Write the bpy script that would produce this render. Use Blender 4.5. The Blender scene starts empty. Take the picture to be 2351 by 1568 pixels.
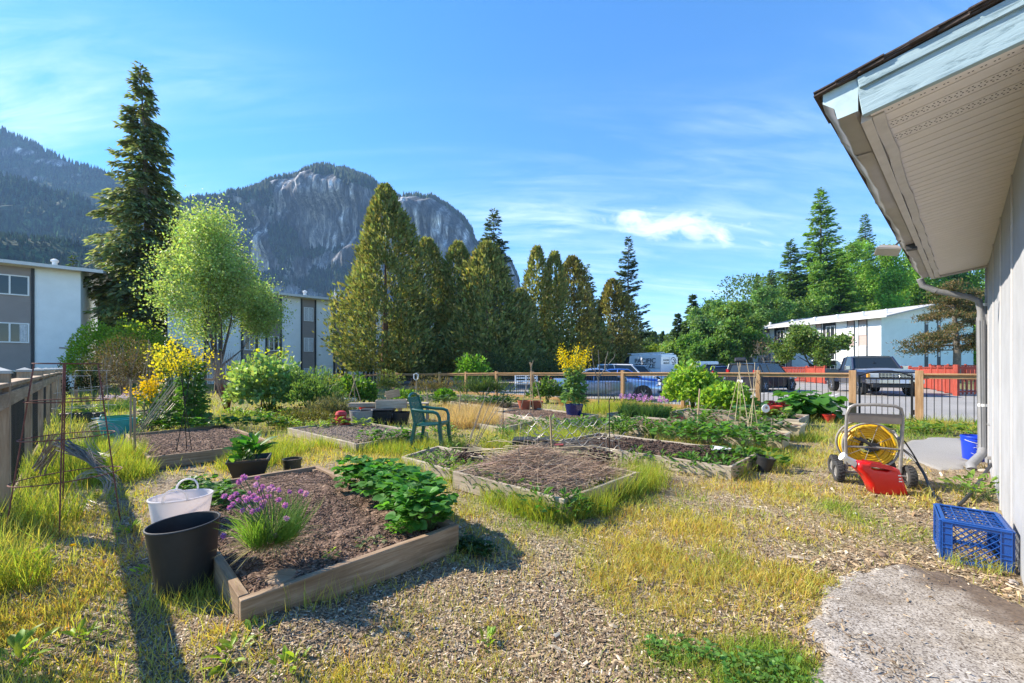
import bpy, bmesh, math, random
import numpy as np
from mathutils import Vector, Matrix

# ------------------------------------------------------------------ camera, world, sun, exposure
F, CX, HY, CZ = 949.0, 1175.5, 845.0, 1.4          # photo focal length, centre, horizon (in 2351 px wide units), eye height
S = bpy.context.scene
C = S.collection
cam_d = bpy.data.cameras.new('camera'); cam = bpy.data.objects.new('camera', cam_d); C.objects.link(cam)
cam.location = (0, 0, CZ); cam.rotation_euler = (math.radians(90), 0, 0)
cam_d.sensor_width = 36; cam_d.sensor_fit = 'HORIZONTAL'; cam_d.lens = F/2351*36
cam_d.shift_y = (HY-784)/2351; cam_d.clip_start = .05; cam_d.clip_end = 20000
S.camera = cam
SUN_EL, SUN_T = math.radians(37), math.radians(16)
sun_dir = Vector((-math.cos(SUN_T)*math.cos(SUN_EL), math.sin(SUN_T)*math.cos(SUN_EL), math.sin(SUN_EL)))
sd = bpy.data.lights.new('sun', 'SUN'); sd.energy = 4.6; sd.angle = math.radians(.53); sd.color = (1, .91, .77)
sun = bpy.data.objects.new('sun', sd); C.objects.link(sun); sun.rotation_euler = (-sun_dir).to_track_quat('-Z', 'Y').to_euler()
S.view_settings.view_transform = 'Standard'; S.view_settings.look = 'None'
S.view_settings.exposure = 1.48; S.view_settings.gamma = 1; S.view_settings.use_curve_mapping = False
S.cycles.use_denoising = True
S.cycles.max_bounces = 6; S.cycles.diffuse_bounces = 3; S.cycles.glossy_bounces = 3; S.cycles.transmission_bounces = 5
S.cycles.transparent_max_bounces = 8; S.cycles.volume_bounces = 0
S.cycles.sample_clamp_indirect = 4

W = bpy.data.worlds.new('World'); S.world = W; W.use_nodes = True
nt = W.node_tree; N = nt.nodes; L = nt.links
bg = N['Background']; bg.inputs[1].default_value = .125
sky = N.new('ShaderNodeTexSky'); sky.sky_type = 'NISHITA'; sky.sun_disc = False
sky.sun_elevation = SUN_EL; sky.sun_rotation = math.atan2(sun_dir.x, sun_dir.y); sky.altitude = 50
sky.air_density = 1.0; sky.dust_density = .0; sky.ozone_density = 4.0
hs = N.new('ShaderNodeHueSaturation'); hs.inputs['Saturation'].default_value = 1.25; hs.inputs['Value'].default_value = .84
L.new(sky.outputs[0], hs.inputs['Color'])
tint = N.new('ShaderNodeMix'); tint.data_type = 'RGBA'; tint.blend_type = 'MULTIPLY'; tint.inputs[0].default_value = 1; tint.inputs[7].default_value = (1.0, 1.045, 1.10, 1); L.new(hs.outputs[0], tint.inputs[6])
tc = N.new('ShaderNodeTexCoord'); sp = N.new('ShaderNodeSeparateXYZ'); L.new(tc.outputs['Generated'], sp.inputs[0])
def wm(op, a, b=None, c=None, clamp=False):
    n = N.new('ShaderNodeMath'); n.operation = op; n.use_clamp = clamp
    for i, v in enumerate((a, b, c)):
        if v is None: continue
        if hasattr(v, 'links'): L.new(v, n.inputs[i])
        else: n.inputs[i].default_value = v
    return n.outputs[0]
zc = wm('MAXIMUM', sp.outputs[2], .03)
cu = wm('DIVIDE', sp.outputs[0], wm('ADD', zc, .25)); cv = wm('DIVIDE', sp.outputs[1], wm('ADD', zc, .25))
cmb = N.new('ShaderNodeCombineXYZ'); L.new(cu, cmb.inputs[0]); L.new(cv, cmb.inputs[1])
mp = N.new('ShaderNodeMapping'); mp.inputs['Rotation'].default_value = (0, 0, math.radians(-34)); mp.inputs['Scale'].default_value = (.55, 3.0, 1)
mp.inputs['Location'].default_value = (.35, .2, 0)
L.new(cmb.outputs[0], mp.inputs[0])
def wnoise(vec, scale, detail, rough=.55, dist=0):
    n = N.new('ShaderNodeTexNoise'); n.inputs['Scale'].default_value = scale; n.inputs['Detail'].default_value = detail
    n.inputs['Roughness'].default_value = rough; n.inputs['Distortion'].default_value = dist; L.new(vec, n.inputs['Vector']); return n.outputs[0]
n1 = wnoise(mp.outputs[0], 1.1, 7, .6, .5)
n2 = wnoise(cmb.outputs[0], .55, 3)
n3 = wnoise(mp.outputs[0], 4.0, 6, .65, 1.0)
cir = wm('MULTIPLY', wm('MULTIPLY', wm('SUBTRACT', n1, .36), 3.6, clamp=True), wm('MULTIPLY', wm('SUBTRACT', n2, .33), 4.5, clamp=True))
cir = wm('MULTIPLY', cir, wm('ADD', wm('MULTIPLY', wm('SUBTRACT', n3, .35), 2.6, clamp=True), .12))
lowv = wm('MULTIPLY', wm('SUBTRACT', .58, sp.outputs[2]), 3.0, clamp=True)
cir = wm('MULTIPLY', wm('MULTIPLY', cir, 1.05), lowv, clamp=True)
cir = wm('MULTIPLY', cir, wm('ADD', wm('MULTIPLY', wm('MULTIPLY', wm('SUBTRACT', sp.outputs[2], .2), 5.0, clamp=True), .55), .45))
# one small fair weather cloud
ydiv = wm('MAXIMUM', sp.outputs[1], .05)
uu = wm('DIVIDE', sp.outputs[0], ydiv); vv = wm('DIVIDE', sp.outputs[2], ydiv)
c2 = N.new('ShaderNodeCombineXYZ'); L.new(uu, c2.inputs[0]); L.new(wm('MULTIPLY', vv, 2.0), c2.inputs[1])
cn = wnoise(c2.outputs[0], 11, 7, .6, .6)
du = wm('DIVIDE', wm('SUBTRACT', uu, .395), .185); dv = wm('DIVIDE', wm('SUBTRACT', vv, wm('SUBTRACT', .385, wm('MULTIPLY', uu, .10))), .05)
dd = wm('SQRT', wm('ADD', wm('MULTIPLY', du, du), wm('MULTIPLY', dv, dv)))
cl = wm('MULTIPLY', wm('SUBTRACT', wm('ADD', wm('SUBTRACT', 1.0, dd), wm('MULTIPLY', wm('SUBTRACT', cn, .5), 3.4)), .12), 1.05, clamp=True)
front = wm('GREATER_THAN', sp.outputs[1], .1)
cl = wm('MULTIPLY', wm('MULTIPLY', cl, front), .9)
mx = N.new('ShaderNodeMix'); mx.data_type = 'RGBA'; L.new(cir, mx.inputs[0]); L.new(tint.outputs[2], mx.inputs[6]); mx.inputs[7].default_value = (4.3, 5.0, 5.5, 1)
mx2 = N.new('ShaderNodeMix'); mx2.data_type = 'RGBA'; L.new(cl, mx2.inputs[0]); L.new(mx.outputs[2], mx2.inputs[6]); mx2.inputs[7].default_value = (4.9, 5.1, 5.4, 1)
L.new(mx2.outputs[2], bg.inputs[0])

# ------------------------------------------------------------------ helpers
PI = math.pi
def G(px, py, z=0.0):
    Y = F*(CZ-z)/(py-HY); return Vector(((px-CX)/F*Y, Y, z))
def at(px, Y, z=0.0): return Vector(((px-CX)/F*Y, Y, z))
def zz(py, Y): return CZ-(py-HY)/F*Y
DL = Vector((-.719, .695, 0))      # garden grid: away to the left
DR = Vector((.695, .719, 0))       # garden grid: away to the right
def nrm(a): return a/np.maximum(np.linalg.norm(a, axis=-1, keepdims=True), 1e-9)

def hash2(ix, iy, seed):
    h = (ix.astype(np.int64)*374761393 + iy.astype(np.int64)*668265263 + seed*1442695041) & 0xffffffff
    h = ((h ^ (h >> 13))*1274126177) & 0xffffffff
    return ((h ^ (h >> 16)) & 0xffff)/65535.0
def vnoise(x, y, seed=0):
    x = np.asarray(x, float); y = np.asarray(y, float)
    ix = np.floor(x); iy = np.floor(y); fx = x-ix; fy = y-iy; fx = fx*fx*(3-2*fx); fy = fy*fy*(3-2*fy)
    a = hash2(ix, iy, seed); b = hash2(ix+1, iy, seed); c = hash2(ix, iy+1, seed); d = hash2(ix+1, iy+1, seed)
    return (a*(1-fx)+b*fx)*(1-fy)+(c*(1-fx)+d*fx)*fy
def fbm(x, y, seed=0, octv=4):
    s = 0; a = .5; t = 0
    for o in range(octv):
        s = s+a*vnoise(np.asarray(x)*2**o+o*17.3, np.asarray(y)*2**o+o*9.1, seed+o); t += a; a *= .5
    return s/t

# ---- materials
MATS = {}
def newmat(name):
    m = bpy.data.materials.new(name); m.use_nodes = True
    return m, m.node_tree.nodes, m.node_tree.links, m.node_tree.nodes['Principled BSDF']
def ramp(n, l, fac, cols):
    r = n.new('ShaderNodeValToRGB'); e = r.color_ramp.elements
    while len(e) > 1: e.remove(e[-1])
    e[0].position = cols[0][0]; e[0].color = (*cols[0][1], 1)
    for p, c in cols[1:]:
        x = e.new(p); x.color = (*c, 1)
    l.new(fac, r.inputs[0]); return r.outputs[0]
def tnoise(n, l, vec, scale, detail=4, rough=.55, dist=0):
    t = n.new('ShaderNodeTexNoise'); t.inputs['Scale'].default_value = scale; t.inputs['Detail'].default_value = detail
    t.inputs['Roughness'].default_value = rough; t.inputs['Distortion'].default_value = dist
    if vec is not None: l.new(vec, t.inputs['Vector'])
    return t.outputs[0]
def bump(n, l, h, strength, dist, b):
    x = n.new('ShaderNodeBump'); x.inputs['Strength'].default_value = strength; x.inputs['Distance'].default_value = dist
    l.new(h, x.inputs['Height']); l.new(x.outputs[0], b.inputs['Normal'])
def mixc(n, l, fac, a, b, mode='MIX'):
    m = n.new('ShaderNodeMix'); m.data_type = 'RGBA'; m.blend_type = mode
    for s, v in ((0, fac), (6, a), (7, b)):
        if hasattr(v, 'links'): l.new(v, m.inputs[s])
        elif s == 0: m.inputs[0].default_value = v
        else: m.inputs[s].default_value = (*v, 1)
    return m.outputs[2]
def objco(n, l, scale=(1, 1, 1), rnd=True):
    t = n.new('ShaderNodeTexCoord'); m = n.new('ShaderNodeMapping'); m.inputs['Scale'].default_value = scale
    l.new(t.outputs['Object'], m.inputs[0])
    if rnd:
        oi = n.new('ShaderNodeObjectInfo'); v = n.new('ShaderNodeVectorMath'); v.operation = 'SCALE'
        cm = n.new('ShaderNodeCombineXYZ')
        for i in range(3): l.new(oi.outputs['Random'], cm.inputs[i])
        l.new(cm.outputs[0], v.inputs[0]); v.inputs['Scale'].default_value = 37; l.new(v.outputs[0], m.inputs['Location'])
    return m.outputs[0]
def plain(name, col, rough=.6, metal=0., var=.18, vs=6., bs=0., bscale=60., spec=.5, coat=0., trans=0.):
    if name in MATS: return MATS[name]
    m, n, l, b = newmat(name); co = objco(n, l)
    c0 = tuple(max(0, c*(1-var)) for c in col); c1 = tuple(min(1, c*(1+var)) for c in col)
    f = tnoise(n, l, co, vs, 6, .65)
    l.new(ramp(n, l, f, [(.3, c0), (.7, c1)]), b.inputs['Base Color'])
    b.inputs['Roughness'].default_value = rough; b.inputs['Metallic'].default_value = metal
    b.inputs['Specular IOR Level'].default_value = spec; b.inputs['Coat Weight'].default_value = coat; b.inputs['Coat Roughness'].default_value = .06
    if trans: b.inputs['Transmission Weight'].default_value = trans
    if bs: bump(n, l, tnoise(n, l, co, bscale, 5, .6), bs, .01, b)
    MATS[name] = m; return m
def wood(name, c0, c1, c2, gs=1.0, rough=.8, knots=True, bs=.5):
    """grain runs along the object's local x"""
    m, n, l, b = newmat(name)
    co = objco(n, l, (1.2*gs, 16*gs, 16*gs)); g = tnoise(n, l, co, 2.2, 8, .7, .8)
    co2 = objco(n, l, (.8, 3, 3)); big = tnoise(n, l, co2, 2.0, 4, .6)
    colr = ramp(n, l, g, [(.28, c0), (.5, c1), (.72, c2)])
    st = ramp(n, l, big, [(.35, (.55, .53, .50)), (.6, (1, 1, 1))])
    o = mixc(n, l, .75, colr, st, 'MULTIPLY')
    co3 = objco(n, l, (.5, 26, 26)); ck = tnoise(n, l, co3, 1.6, 3, .5, .3)
    crack = ramp(n, l, ck, [(.26, (.25, .22, .2)), (.32, (1, 1, 1))])
    o = mixc(n, l, .8, o, crack, 'MULTIPLY')
    l.new(o, b.inputs['Base Color']); b.inputs['Roughness'].default_value = rough; b.inputs['Specular IOR Level'].default_value = .25
    bump(n, l, g, bs, .004, b); MATS[name] = m; return m
def leafmat(name, trans=.38, rough=.5, spec=.35):
    m, n, l, b = newmat(name)
    a = n.new('ShaderNodeAttribute'); a.attribute_name = 'Col'
    l.new(a.outputs['Color'], b.inputs['Base Color']); b.inputs['Roughness'].default_value = rough; b.inputs['Specular IOR Level'].default_value = spec
    t = n.new('ShaderNodeBsdfTranslucent'); g = mixc(n, l, 1.0, a.outputs['Color'], (1.4, 1.35, .62), 'MULTIPLY'); l.new(g, t.inputs['Color'])
    mx = n.new('ShaderNodeMixShader'); mx.inputs[0].default_value = trans
    l.new(b.outputs[0], mx.inputs[1]); l.new(t.outputs[0], mx.inputs[2]); l.new(mx.outputs[0], n['Material Output'].inputs[0])
    MATS[name] = m; return m
def attrmat(name, rough=.8, bs=0, bscale=40, spec=.3):
    m, n, l, b = newmat(name)
    a = n.new('ShaderNodeAttribute'); a.attribute_name = 'Col'; l.new(a.outputs['Color'], b.inputs['Base Color'])
    b.inputs['Roughness'].default_value = rough; b.inputs['Specular IOR Level'].default_value = spec
    if bs: bump(n, l, tnoise(n, l, objco(n, l), bscale, 5), bs, .01, b)
    MATS[name] = m; return m

M_leaf = leafmat('leaf', .45); M_needle = leafmat('needle', .38, .6, .2); M_grass = leafmat('grass_blade', .45, .55, .25); M_petal = leafmat('petal', .3, .7, .1)
M_chip = attrmat('wood_chip', .9); M_stone = attrmat('stone', .85, .4, 30)
M_bark = plain('bark', (.085, .065, .05), .95, var=.45, vs=9, bs=.8, bscale=18)
M_bark_grey = plain('bark_grey', (.17, .15, .125), .95, var=.4, vs=7, bs=.8, bscale=14)
M_twig = plain('dry_twig', (.30, .235, .19), .9, var=.35, vs=3)
M_stem = plain('green_stem', (.10, .16, .045), .7, var=.3)
M_fence = wood('cedar_fence_wood', (.34, .19, .085), (.47, .28, .14), (.56, .36, .20))
M_fence_old = wood('brown_fence_wood', (.28, .19, .115), (.42, .30, .195), (.54, .41, .28))
M_board = wood('weathered_board', (.20, .125, .07), (.33, .225, .14), (.46, .345, .235))
M_grey = wood('grey_board', (.28, .225, .165), (.44, .37, .28), (.58, .51, .41))
M_stake = wood('stake_wood', (.26, .19, .12), (.40, .30, .19), (.5, .4, .28))
M_bamboo = plain('bamboo', (.50, .40, .24), .6, var=.25, vs=4)
M_black = plain('black_metal', (.012, .012, .013), .45, var=.3, spec=.4)
M_rust = plain('rusty_wire', (.16, .055, .04), .8, var=.45, vs=20)
M_wire = plain('grey_wire', (.32, .30, .28), .5, .5, var=.3)
M_blackplastic = plain('black_plastic', (.020, .020, .021), .5, var=.25, bs=.1)
M_steel = plain('grey_tube', (.25, .235, .22), .5, .2, var=.25, vs=15)

# ---- objects
def tag(o, label=None, cat=None, group=None, kind=None):
    if label: o['label'] = label
    if cat: o['category'] = cat
    if group: o['group'] = group
    if kind: o['kind'] = kind
    return o
def thing(name, label, cat, loc=(0, 0, 0), rz=0., group=None):
    o = bpy.data.objects.new(name, None); C.objects.link(o); o.location = loc; o.rotation_euler = (0, 0, rz); o.empty_display_size = .2
    return tag(o, label, cat, group)
def add(name, me, mat, parent=None, loc=(0, 0, 0), rot=(0, 0, 0), kind=None):
    if mat is not None and len(me.materials) == 0: me.materials.append(mat)
    o = bpy.data.objects.new(name, me); C.objects.link(o); o.parent = parent; o.location = loc; o.rotation_euler = rot
    if kind: o['kind'] = kind
    return o
def dup(o, parent=None):
    c = o.copy(); C.objects.link(c); c.parent = parent
    for ch in list(o.children): dup(ch, c)
    return c
def npmesh(name, V, Fs, col=None, smooth=False):
    V = np.asarray(V, np.float32); me = bpy.data.meshes.new(name)
    if not isinstance(Fs, (list, tuple)): Fs = [Fs]
    Fs = [np.asarray(f, np.int32) for f in Fs if len(f)]
    me.vertices.add(len(V)); me.vertices.foreach_set('co', V.ravel())
    nl = sum(f.size for f in Fs); npoly = sum(len(f) for f in Fs)
    me.loops.add(nl); me.polygons.add(npoly)
    me.loops.foreach_set('vertex_index', np.concatenate([f.ravel() for f in Fs]))
    tot = np.concatenate([np.full(len(f), f.shape[1], np.int32) for f in Fs])
    st = np.concatenate([[0], np.cumsum(tot)[:-1]]).astype(np.int32)
    me.polygons.foreach_set('loop_start', st); me.polygons.foreach_set('loop_total', tot)
    if smooth: me.polygons.foreach_set('use_smooth', np.ones(npoly, bool))
    if col is not None:
        a = me.color_attributes.new('Col', 'FLOAT_COLOR', 'POINT'); c = np.ones((len(V), 4), np.float32); c[:, :3] = col
        a.data.foreach_set('color', c.ravel())
    me.update(calc_edges=True); return me
# leaf templates: x = side, y = normal bend, z = along
T_DIAM = (np.array([[0, 0, 0], [-.5, .06, .45], [0, 0, 1], [.5, .06, .45]]), np.array([[0, 1, 2], [0, 2, 3]]))
T_OVAL = (np.array([[0, 0, 0], [-.42, .09, .3], [-.40, .08, .68], [0, -.1, 1], [.40, .08, .68], [.42, .09, .3], [0, 0, .5]]),
          np.array([[0, 1, 6], [1, 2, 6], [2, 3, 6], [3, 4, 6], [4, 5, 6], [5, 0, 6]]))
T_BLADE = (np.array([[-.5, 0, 0], [.5, 0, 0], [-.4, .10, .45], [.4, .10, .45], [0, .42, 1]]), np.array([[0, 1, 3], [0, 3, 2], [2, 3, 4]]))
T_TRI = (np.array([[-.5, 0, 0], [.5, 0, 0], [0, .25, 1]]), np.array([[0, 1, 2]]))
T_STRAP = (np.array([[-.3, 0, 0], [.3, 0, 0], [-.5, .06, .35], [.5, .06, .35], [-.38, .2, .7], [.38, .2, .7], [0, .42, 1]]),
           np.array([[0, 1, 3], [0, 3, 2], [2, 3, 5], [2, 5, 4], [4, 5, 6]]))
def stamp(T, pos, d, width, length, rng, up=None, col=None, jit=.0):
    """place template T at pos (n,3), pointing along d (n,3)"""
    TV, TF = T; n = len(pos); d = nrm(np.asarray(d, float))
    if up is None: up = rng.normal(size=(n, 3))
    side = nrm(np.cross(d, up)); nn = np.cross(side, d)
    w = np.broadcast_to(width, (n,))[:, None, None]; ln = np.broadcast_to(length, (n,))[:, None, None]
    V = pos[:, None, :]+side[:, None, :]*TV[None, :, 0:1]*w+nn[:, None, :]*TV[None, :, 1:2]*ln+d[:, None, :]*TV[None, :, 2:3]*ln
    k = len(TV); Fc = (TF[None]+(np.arange(n)*k)[:, None, None]).reshape(-1, 3)
    cc = None
    if col is not None: cc = np.repeat(np.broadcast_to(col, (n, 3)), k, axis=0)
    return V.reshape(-1, 3), Fc, cc
def join(parts):
    Vs, Fs, Cs = [], [], []; o = 0
    for V, Fc, c in parts:
        Vs.append(V); Fs.append(Fc+o); Cs.append(c); o += len(V)
    return np.concatenate(Vs), np.concatenate(Fs), (np.concatenate(Cs) if Cs[0] is not None else None)
def leafcol(base, n, rng, b=.35, h=.12):
    c = np.array(base)[None]*(1+rng.normal(size=(n, 1))*b*.6).clip(.35, 2.0)
    c = c*(1+rng.normal(size=(n, 3))*np.array([h, h*.5, h])); return c.clip(.004, .9)

class MB:
    def __init__(s): s.v = []; s.f = []
    def box(s, c, d, rz=0., M=None):
        x, y, z = d[0]/2, d[1]/2, d[2]/2; o = len(s.v); R = Matrix.Rotation(rz, 3, 'Z')
        for p in ((-x, -y, -z), (x, -y, -z), (x, y, -z), (-x, y, -z), (-x, -y, z), (x, -y, z), (x, y, z), (-x, y, z)):
            q = R @ Vector(p)
            if M is not None: q = M @ q
            s.v.append(q+Vector(c))
        for f in ((0, 3, 2, 1), (4, 5, 6, 7), (0, 1, 5, 4), (1, 2, 6, 5), (2, 3, 7, 6), (3, 0, 4, 7)): s.f.append([i+o for i in f])
        return s
    def hexa(s, pts):
        o = len(s.v); s.v += [Vector(p) for p in pts]
        for f in ((0, 3, 2, 1), (4, 5, 6, 7), (0, 1, 5, 4), (1, 2, 6, 5), (2, 3, 7, 6), (3, 0, 4, 7)): s.f.append([i+o for i in f])
        return s
    def tube(s, pts, r, n=6, cap=True, closed=False):
        pts = [Vector(p) for p in pts]; m = len(pts)
        rr = r if hasattr(r, '__len__') else [r]*m; o = len(s.v); ref = Vector((.13, .27, 1)).normalized(); pu = None
        for i, p in enumerate(pts):
            if closed: t = (pts[(i+1) % m]-pts[i-1])
            else: t = pts[min(i+1, m-1)]-pts[max(i-1, 0)]
            t.normalize()
            if pu is None:
                pu = t.cross(ref)
                if pu.length < .05: pu = t.cross(Vector((1, 0, 0)))
            else: pu = pu-t*pu.dot(t)
            pu.normalize(); w = t.cross(pu)
            for k in range(n):
                a = 2*PI*k/n; s.v.append(p+(pu*math.cos(a)+w*math.sin(a))*rr[i])
        e = m if closed else m-1
        for i in range(e):
            j = (i+1) % m
            for k in range(n): s.f.append([o+i*n+k, o+i*n+(k+1) % n, o+j*n+(k+1) % n, o+j*n+k])
        if cap and not closed:
            s.f.append([o+k for k in range(n)][::-1]); s.f.append([o+(m-1)*n+k for k in range(n)])
        return s
    def lathe(s, prof, n=20, c=(0, 0, 0), axis='Z', sx=1., sy=1., caps=False):
        o = len(s.v); c = Vector(c)
        for r, z in prof:
            for k in range(n):
                a = 2*PI*k/n; x, y = r*math.cos(a)*sx, r*math.sin(a)*sy
                s.v.append(c+(Vector((x, y, z)) if axis == 'Z' else Vector((z, x, y)) if axis == 'X' else Vector((x, z, y))))
        for i in range(len(prof)-1):
            for k in range(n): s.f.append([o+i*n+k, o+i*n+(k+1) % n, o+(i+1)*n+(k+1) % n, o+(i+1)*n+k])
        if caps:
            s.f.append([o+k for k in range(n)][::-1]); s.f.append([o+(len(prof)-1)*n+k for k in range(n)])
        return s
    def poly(s, pts):
        o = len(s.v); s.v += [Vector(p) for p in pts]; s.f.append(list(range(o, o+len(pts)))); return s
    def loft(s, rings, cap=True):
        o = len(s.v); n = len(rings[0])
        for r in rings: s.v += [Vector(p) for p in r]
        for i in range(len(rings)-1):
            for k in range(n): s.f.append([o+i*n+k, o+i*n+(k+1) % n, o+(i+1)*n+(k+1) % n, o+(i+1)*n+k])
        if cap: s.f.append([o+k for k in range(n)][::-1]); s.f.append([o+(len(rings)-1)*n+k for k in range(n)])
        return s
    def mesh(s, name, smooth=False, bev=0., seg=1):
        me = bpy.data.meshes.new(name); me.from_pydata([tuple(v) for v in s.v], [], s.f)
        bm = bmesh.new(); bm.from_mesh(me); bmesh.ops.recalc_face_normals(bm, faces=bm.faces)
        if bev: bmesh.ops.bevel(bm, geom=[e for e in bm.edges if len(e.link_faces) == 2 and e.calc_face_angle(0) > .6], offset=bev, segments=seg, affect='EDGES')
        bm.to_mesh(me); bm.free()
        if smooth:
            me.polygons.foreach_set('use_smooth', [True]*len(me.polygons)); me.set_sharp_from_angle(angle=math.radians(40))
        me.update(); return me
    def build(s, name, mat, parent=None, smooth=False, bev=0., loc=(0, 0, 0), rot=(0, 0, 0), kind=None, seg=1):
        return add(name, s.mesh(name, smooth, bev, seg), mat, parent, loc, rot, kind)
def board(name, p0, p1, h, t, mat, parent=None, zc=None, bev=.004, wob=0., seed=0):
    """straight board from p0 to p1 (world or parent frame), grain along its length"""
    p0, p1 = Vector(p0), Vector(p1); d = p1-p0; ln = d.length; rn = random.Random(seed)
    nseg = 6 if wob else 1; rings = []
    for i in range(nseg+1):
        x = ln*i/nseg; a = rn.uniform(-wob, wob); b = rn.uniform(-wob, wob)
        rings.append([(x, -t/2+a, -h/2), (x, t/2+a, -h/2), (x, t/2+a, h/2+b), (x, -t/2+a, h/2+b)])
    m = MB().loft(rings); me = m.mesh(name, bev=bev)
    q = d.normalized(); rz = math.atan2(q.y, q.x); ry = -math.asin(max(-1, min(1, q.z)))
    return add(name, me, mat, parent, p0, (0, ry, rz))
def prism2d(name, outer, holes, th, bev=.0, bres=2):
    """filled 2d outline (local x,z) with holes, extruded in local y"""
    cu = bpy.data.curves.new(name, 'CURVE'); cu.dimensions = '2D'; cu.fill_mode = 'BOTH'; cu.extrude = max(th/2-bev, .0005); cu.bevel_depth = bev; cu.bevel_resolution = bres; cu.offset = -bev
    for pl in [outer]+holes:
        s = cu.splines.new('POLY'); s.points.add(len(pl)-1); s.use_cyclic_u = True
        for i, p in enumerate(pl): s.points[i].co = (p[0], p[1], 0, 1)
    o = bpy.data.objects.new(name, cu); C.objects.link(o); dg = bpy.context.evaluated_depsgraph_get(); dg.update()
    me = bpy.data.meshes.new_from_object(o.evaluated_get(dg)); bpy.data.objects.remove(o)
    me.transform(Matrix.Rotation(PI/2, 4, 'X')); me.name = name; return me
def arc(c, r, a0, a1, n, plane='XZ'):
    out = []
    for i in range(n+1):
        a = a0+(a1-a0)*i/n; x, y = r*math.cos(a), r*math.sin(a)
        out.append(Vector(c)+(Vector((x, 0, y)) if plane == 'XZ' else Vector((x, y, 0)) if plane == 'XY' else Vector((0, x, y))))
    return out

# ------------------------------------------------------------------ ground
rng = np.random.default_rng(7)
# (px, py, radius m, kind, strength)
BLOBS = [(620, 1130, .9, 'gold', 1), (500, 1180, .8, 'gold', .6), (700, 1040, 1.3, 'gold', 1), (880, 1055, .8, 'gold', 1), (1120, 1000, 1.2, 'gold', 1), (1000, 1070, .7, 'gold', 1),
         (1520, 1200, .7, 'gold', .9), (1700, 1130, .9, 'gold', .85), (1640, 1240, .6, 'gold', .6), (1850, 1050, 1.0, 'gold', .7), (1450, 1260, .5, 'gold', .8),
         (1400, 1330, .45, 'gold', .7), (1600, 1400, .4, 'gold', .7), (1780, 1330, .4, 'gold', .7), (1750, 1520, .3, 'gold', .7), (1900, 1000, 1.0, 'gold', .9), (300, 920, 2, 'gold', 1),
         (450, 1500, .25, 'gold', .5), (330, 1330, .35, 'gold', .55), (900, 1400, .25, 'gold', .35), (1100, 1420, .3, 'gold', .3), (1040, 1180, .35, 'gold', .8), (760, 1540, .3, 'gold', .5),
         (2020, 1190, .50, 'green', 1.1), (1920, 1170, .35, 'green', 1), (2090, 1240, .3, 'green', 1), (1850, 1260, .25, 'green', .8), (1540, 1510, .22, 'green', 1), (1760, 1500, .22, 'green', 1),
         (1830, 1560, .3, 'green', .8), (1640, 1560, .3, 'green', .8), (1480, 1150, .5, 'green', .9), (1150, 1150, .5, 'green', .9), (1250, 1190, .4, 'green', 1), (1050, 1100, .35, 'green', .8),
         (2120, 1000, 1.3, 'green', 1), (1850, 1000, .8, 'green', .7), (260, 1020, 1.3, 'green', 1), (60, 1250, .5, 'gold', .6), (40, 1450, .4, 'gold', .6), (120, 1150, .8, 'green', .8), (20, 1560, .3, 'green', .6), (600, 960, 2.0, 'green', 1), (780, 930, 3, 'gold', 1), (500, 940, 2.5, 'gold', 1), (1000, 1010, .8, 'green', .8), (1300, 1250, .4, 'green', .7), (1600, 1150, .5, 'green', .6),
         (170, 960, 3, 'green', .8), (600, 925, 3, 'green', .8), (880, 1000, .7, 'green', .6), (1500, 920, 3, 'green', .7), (540, 1380, .15, 'green', .7), (240, 1290, .4, 'gold', .6),
         (1750, 1050, .5, 'green', .9), (2240, 1130, .3, 'green', .9), (1290, 1010, 1.2, 'green', .6), (160, 1540, .3, 'gold', .7), (440, 1250, .4, 'gold', .7),
         (2000, 1290, .35, 'bare', 1), (2200, 1090, .8, 'bare', 1.3), (2130, 1200, .45, 'bare', 1.2), (2350, 1350, .6, 'bare', 1.5), (980, 1330, .25, 'bare', .9), (850, 1500, .2, 'bare', .8),
         (1080, 1330, .35, 'bare', 1), (1250, 1500, .4, 'bare', .6), (300, 1440, .35, 'bare', .8), (340, 1220, .4, 'bare', .5), (820, 1400, .4, 'bare', .9), (470, 1420, .3, 'bare', .6)]
def zones(x, y):
    x = np.asarray(x, float); y = np.asarray(y, float); gold = np.zeros_like(x); green = np.zeros_like(x); bare = np.zeros_like(x)
    for px, py, r, k, s in BLOBS:
        p = G(px, py); g = s*np.exp(-((x-p.x)**2+(y-p.y)**2)/(r*r))
        if k == 'gold': gold = np.maximum(gold, g)
        elif k == 'green': green = np.maximum(green, g)
        else: bare = np.maximum(bare, g)
    n = fbm(x*.9, y*.9, 3); n2 = fbm(x*3.1, y*3.1, 9, 3); n3 = fbm(x*11, y*11, 5, 3)
    gold = (gold*.72+.8*(n-.45)+1.3*(n2-.5)+.9*(n3-.5)+.20).clip(0, 1)
    green = (green*.95+.7*(fbm(x*1.3, y*1.3, 31)-.55)+.9*(n2-.5)+.5*(n3-.5)-.12).clip(0, 1)
    bare = (bare*.85+1.1*(fbm(x*2.3, y*2.3, 77)-.58)+.8*(n3-.5)).clip(0, 1)
    far = np.clip((y-7)/5, 0, 1)
    return np.maximum(gold*(1-bare*.85), far*.6), np.maximum(green*(1-bare*.85), far*.25), bare*(1-far)
def gz(x, y):
    """height of the ground, kept slightly uneven inside the garden"""
    x = np.asarray(x, float); y = np.asarray(y, float); f = np.clip((9.5-y)/3, 0, 1)
    return ((fbm(x*1.6, y*1.6, 12)-.5)*.035+(fbm(x*7, y*7, 4, 3)-.5)*.020)*f-.004+.075*np.exp(-((x+1.36)**2+(y-2.12)**2)/.16)
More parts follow.
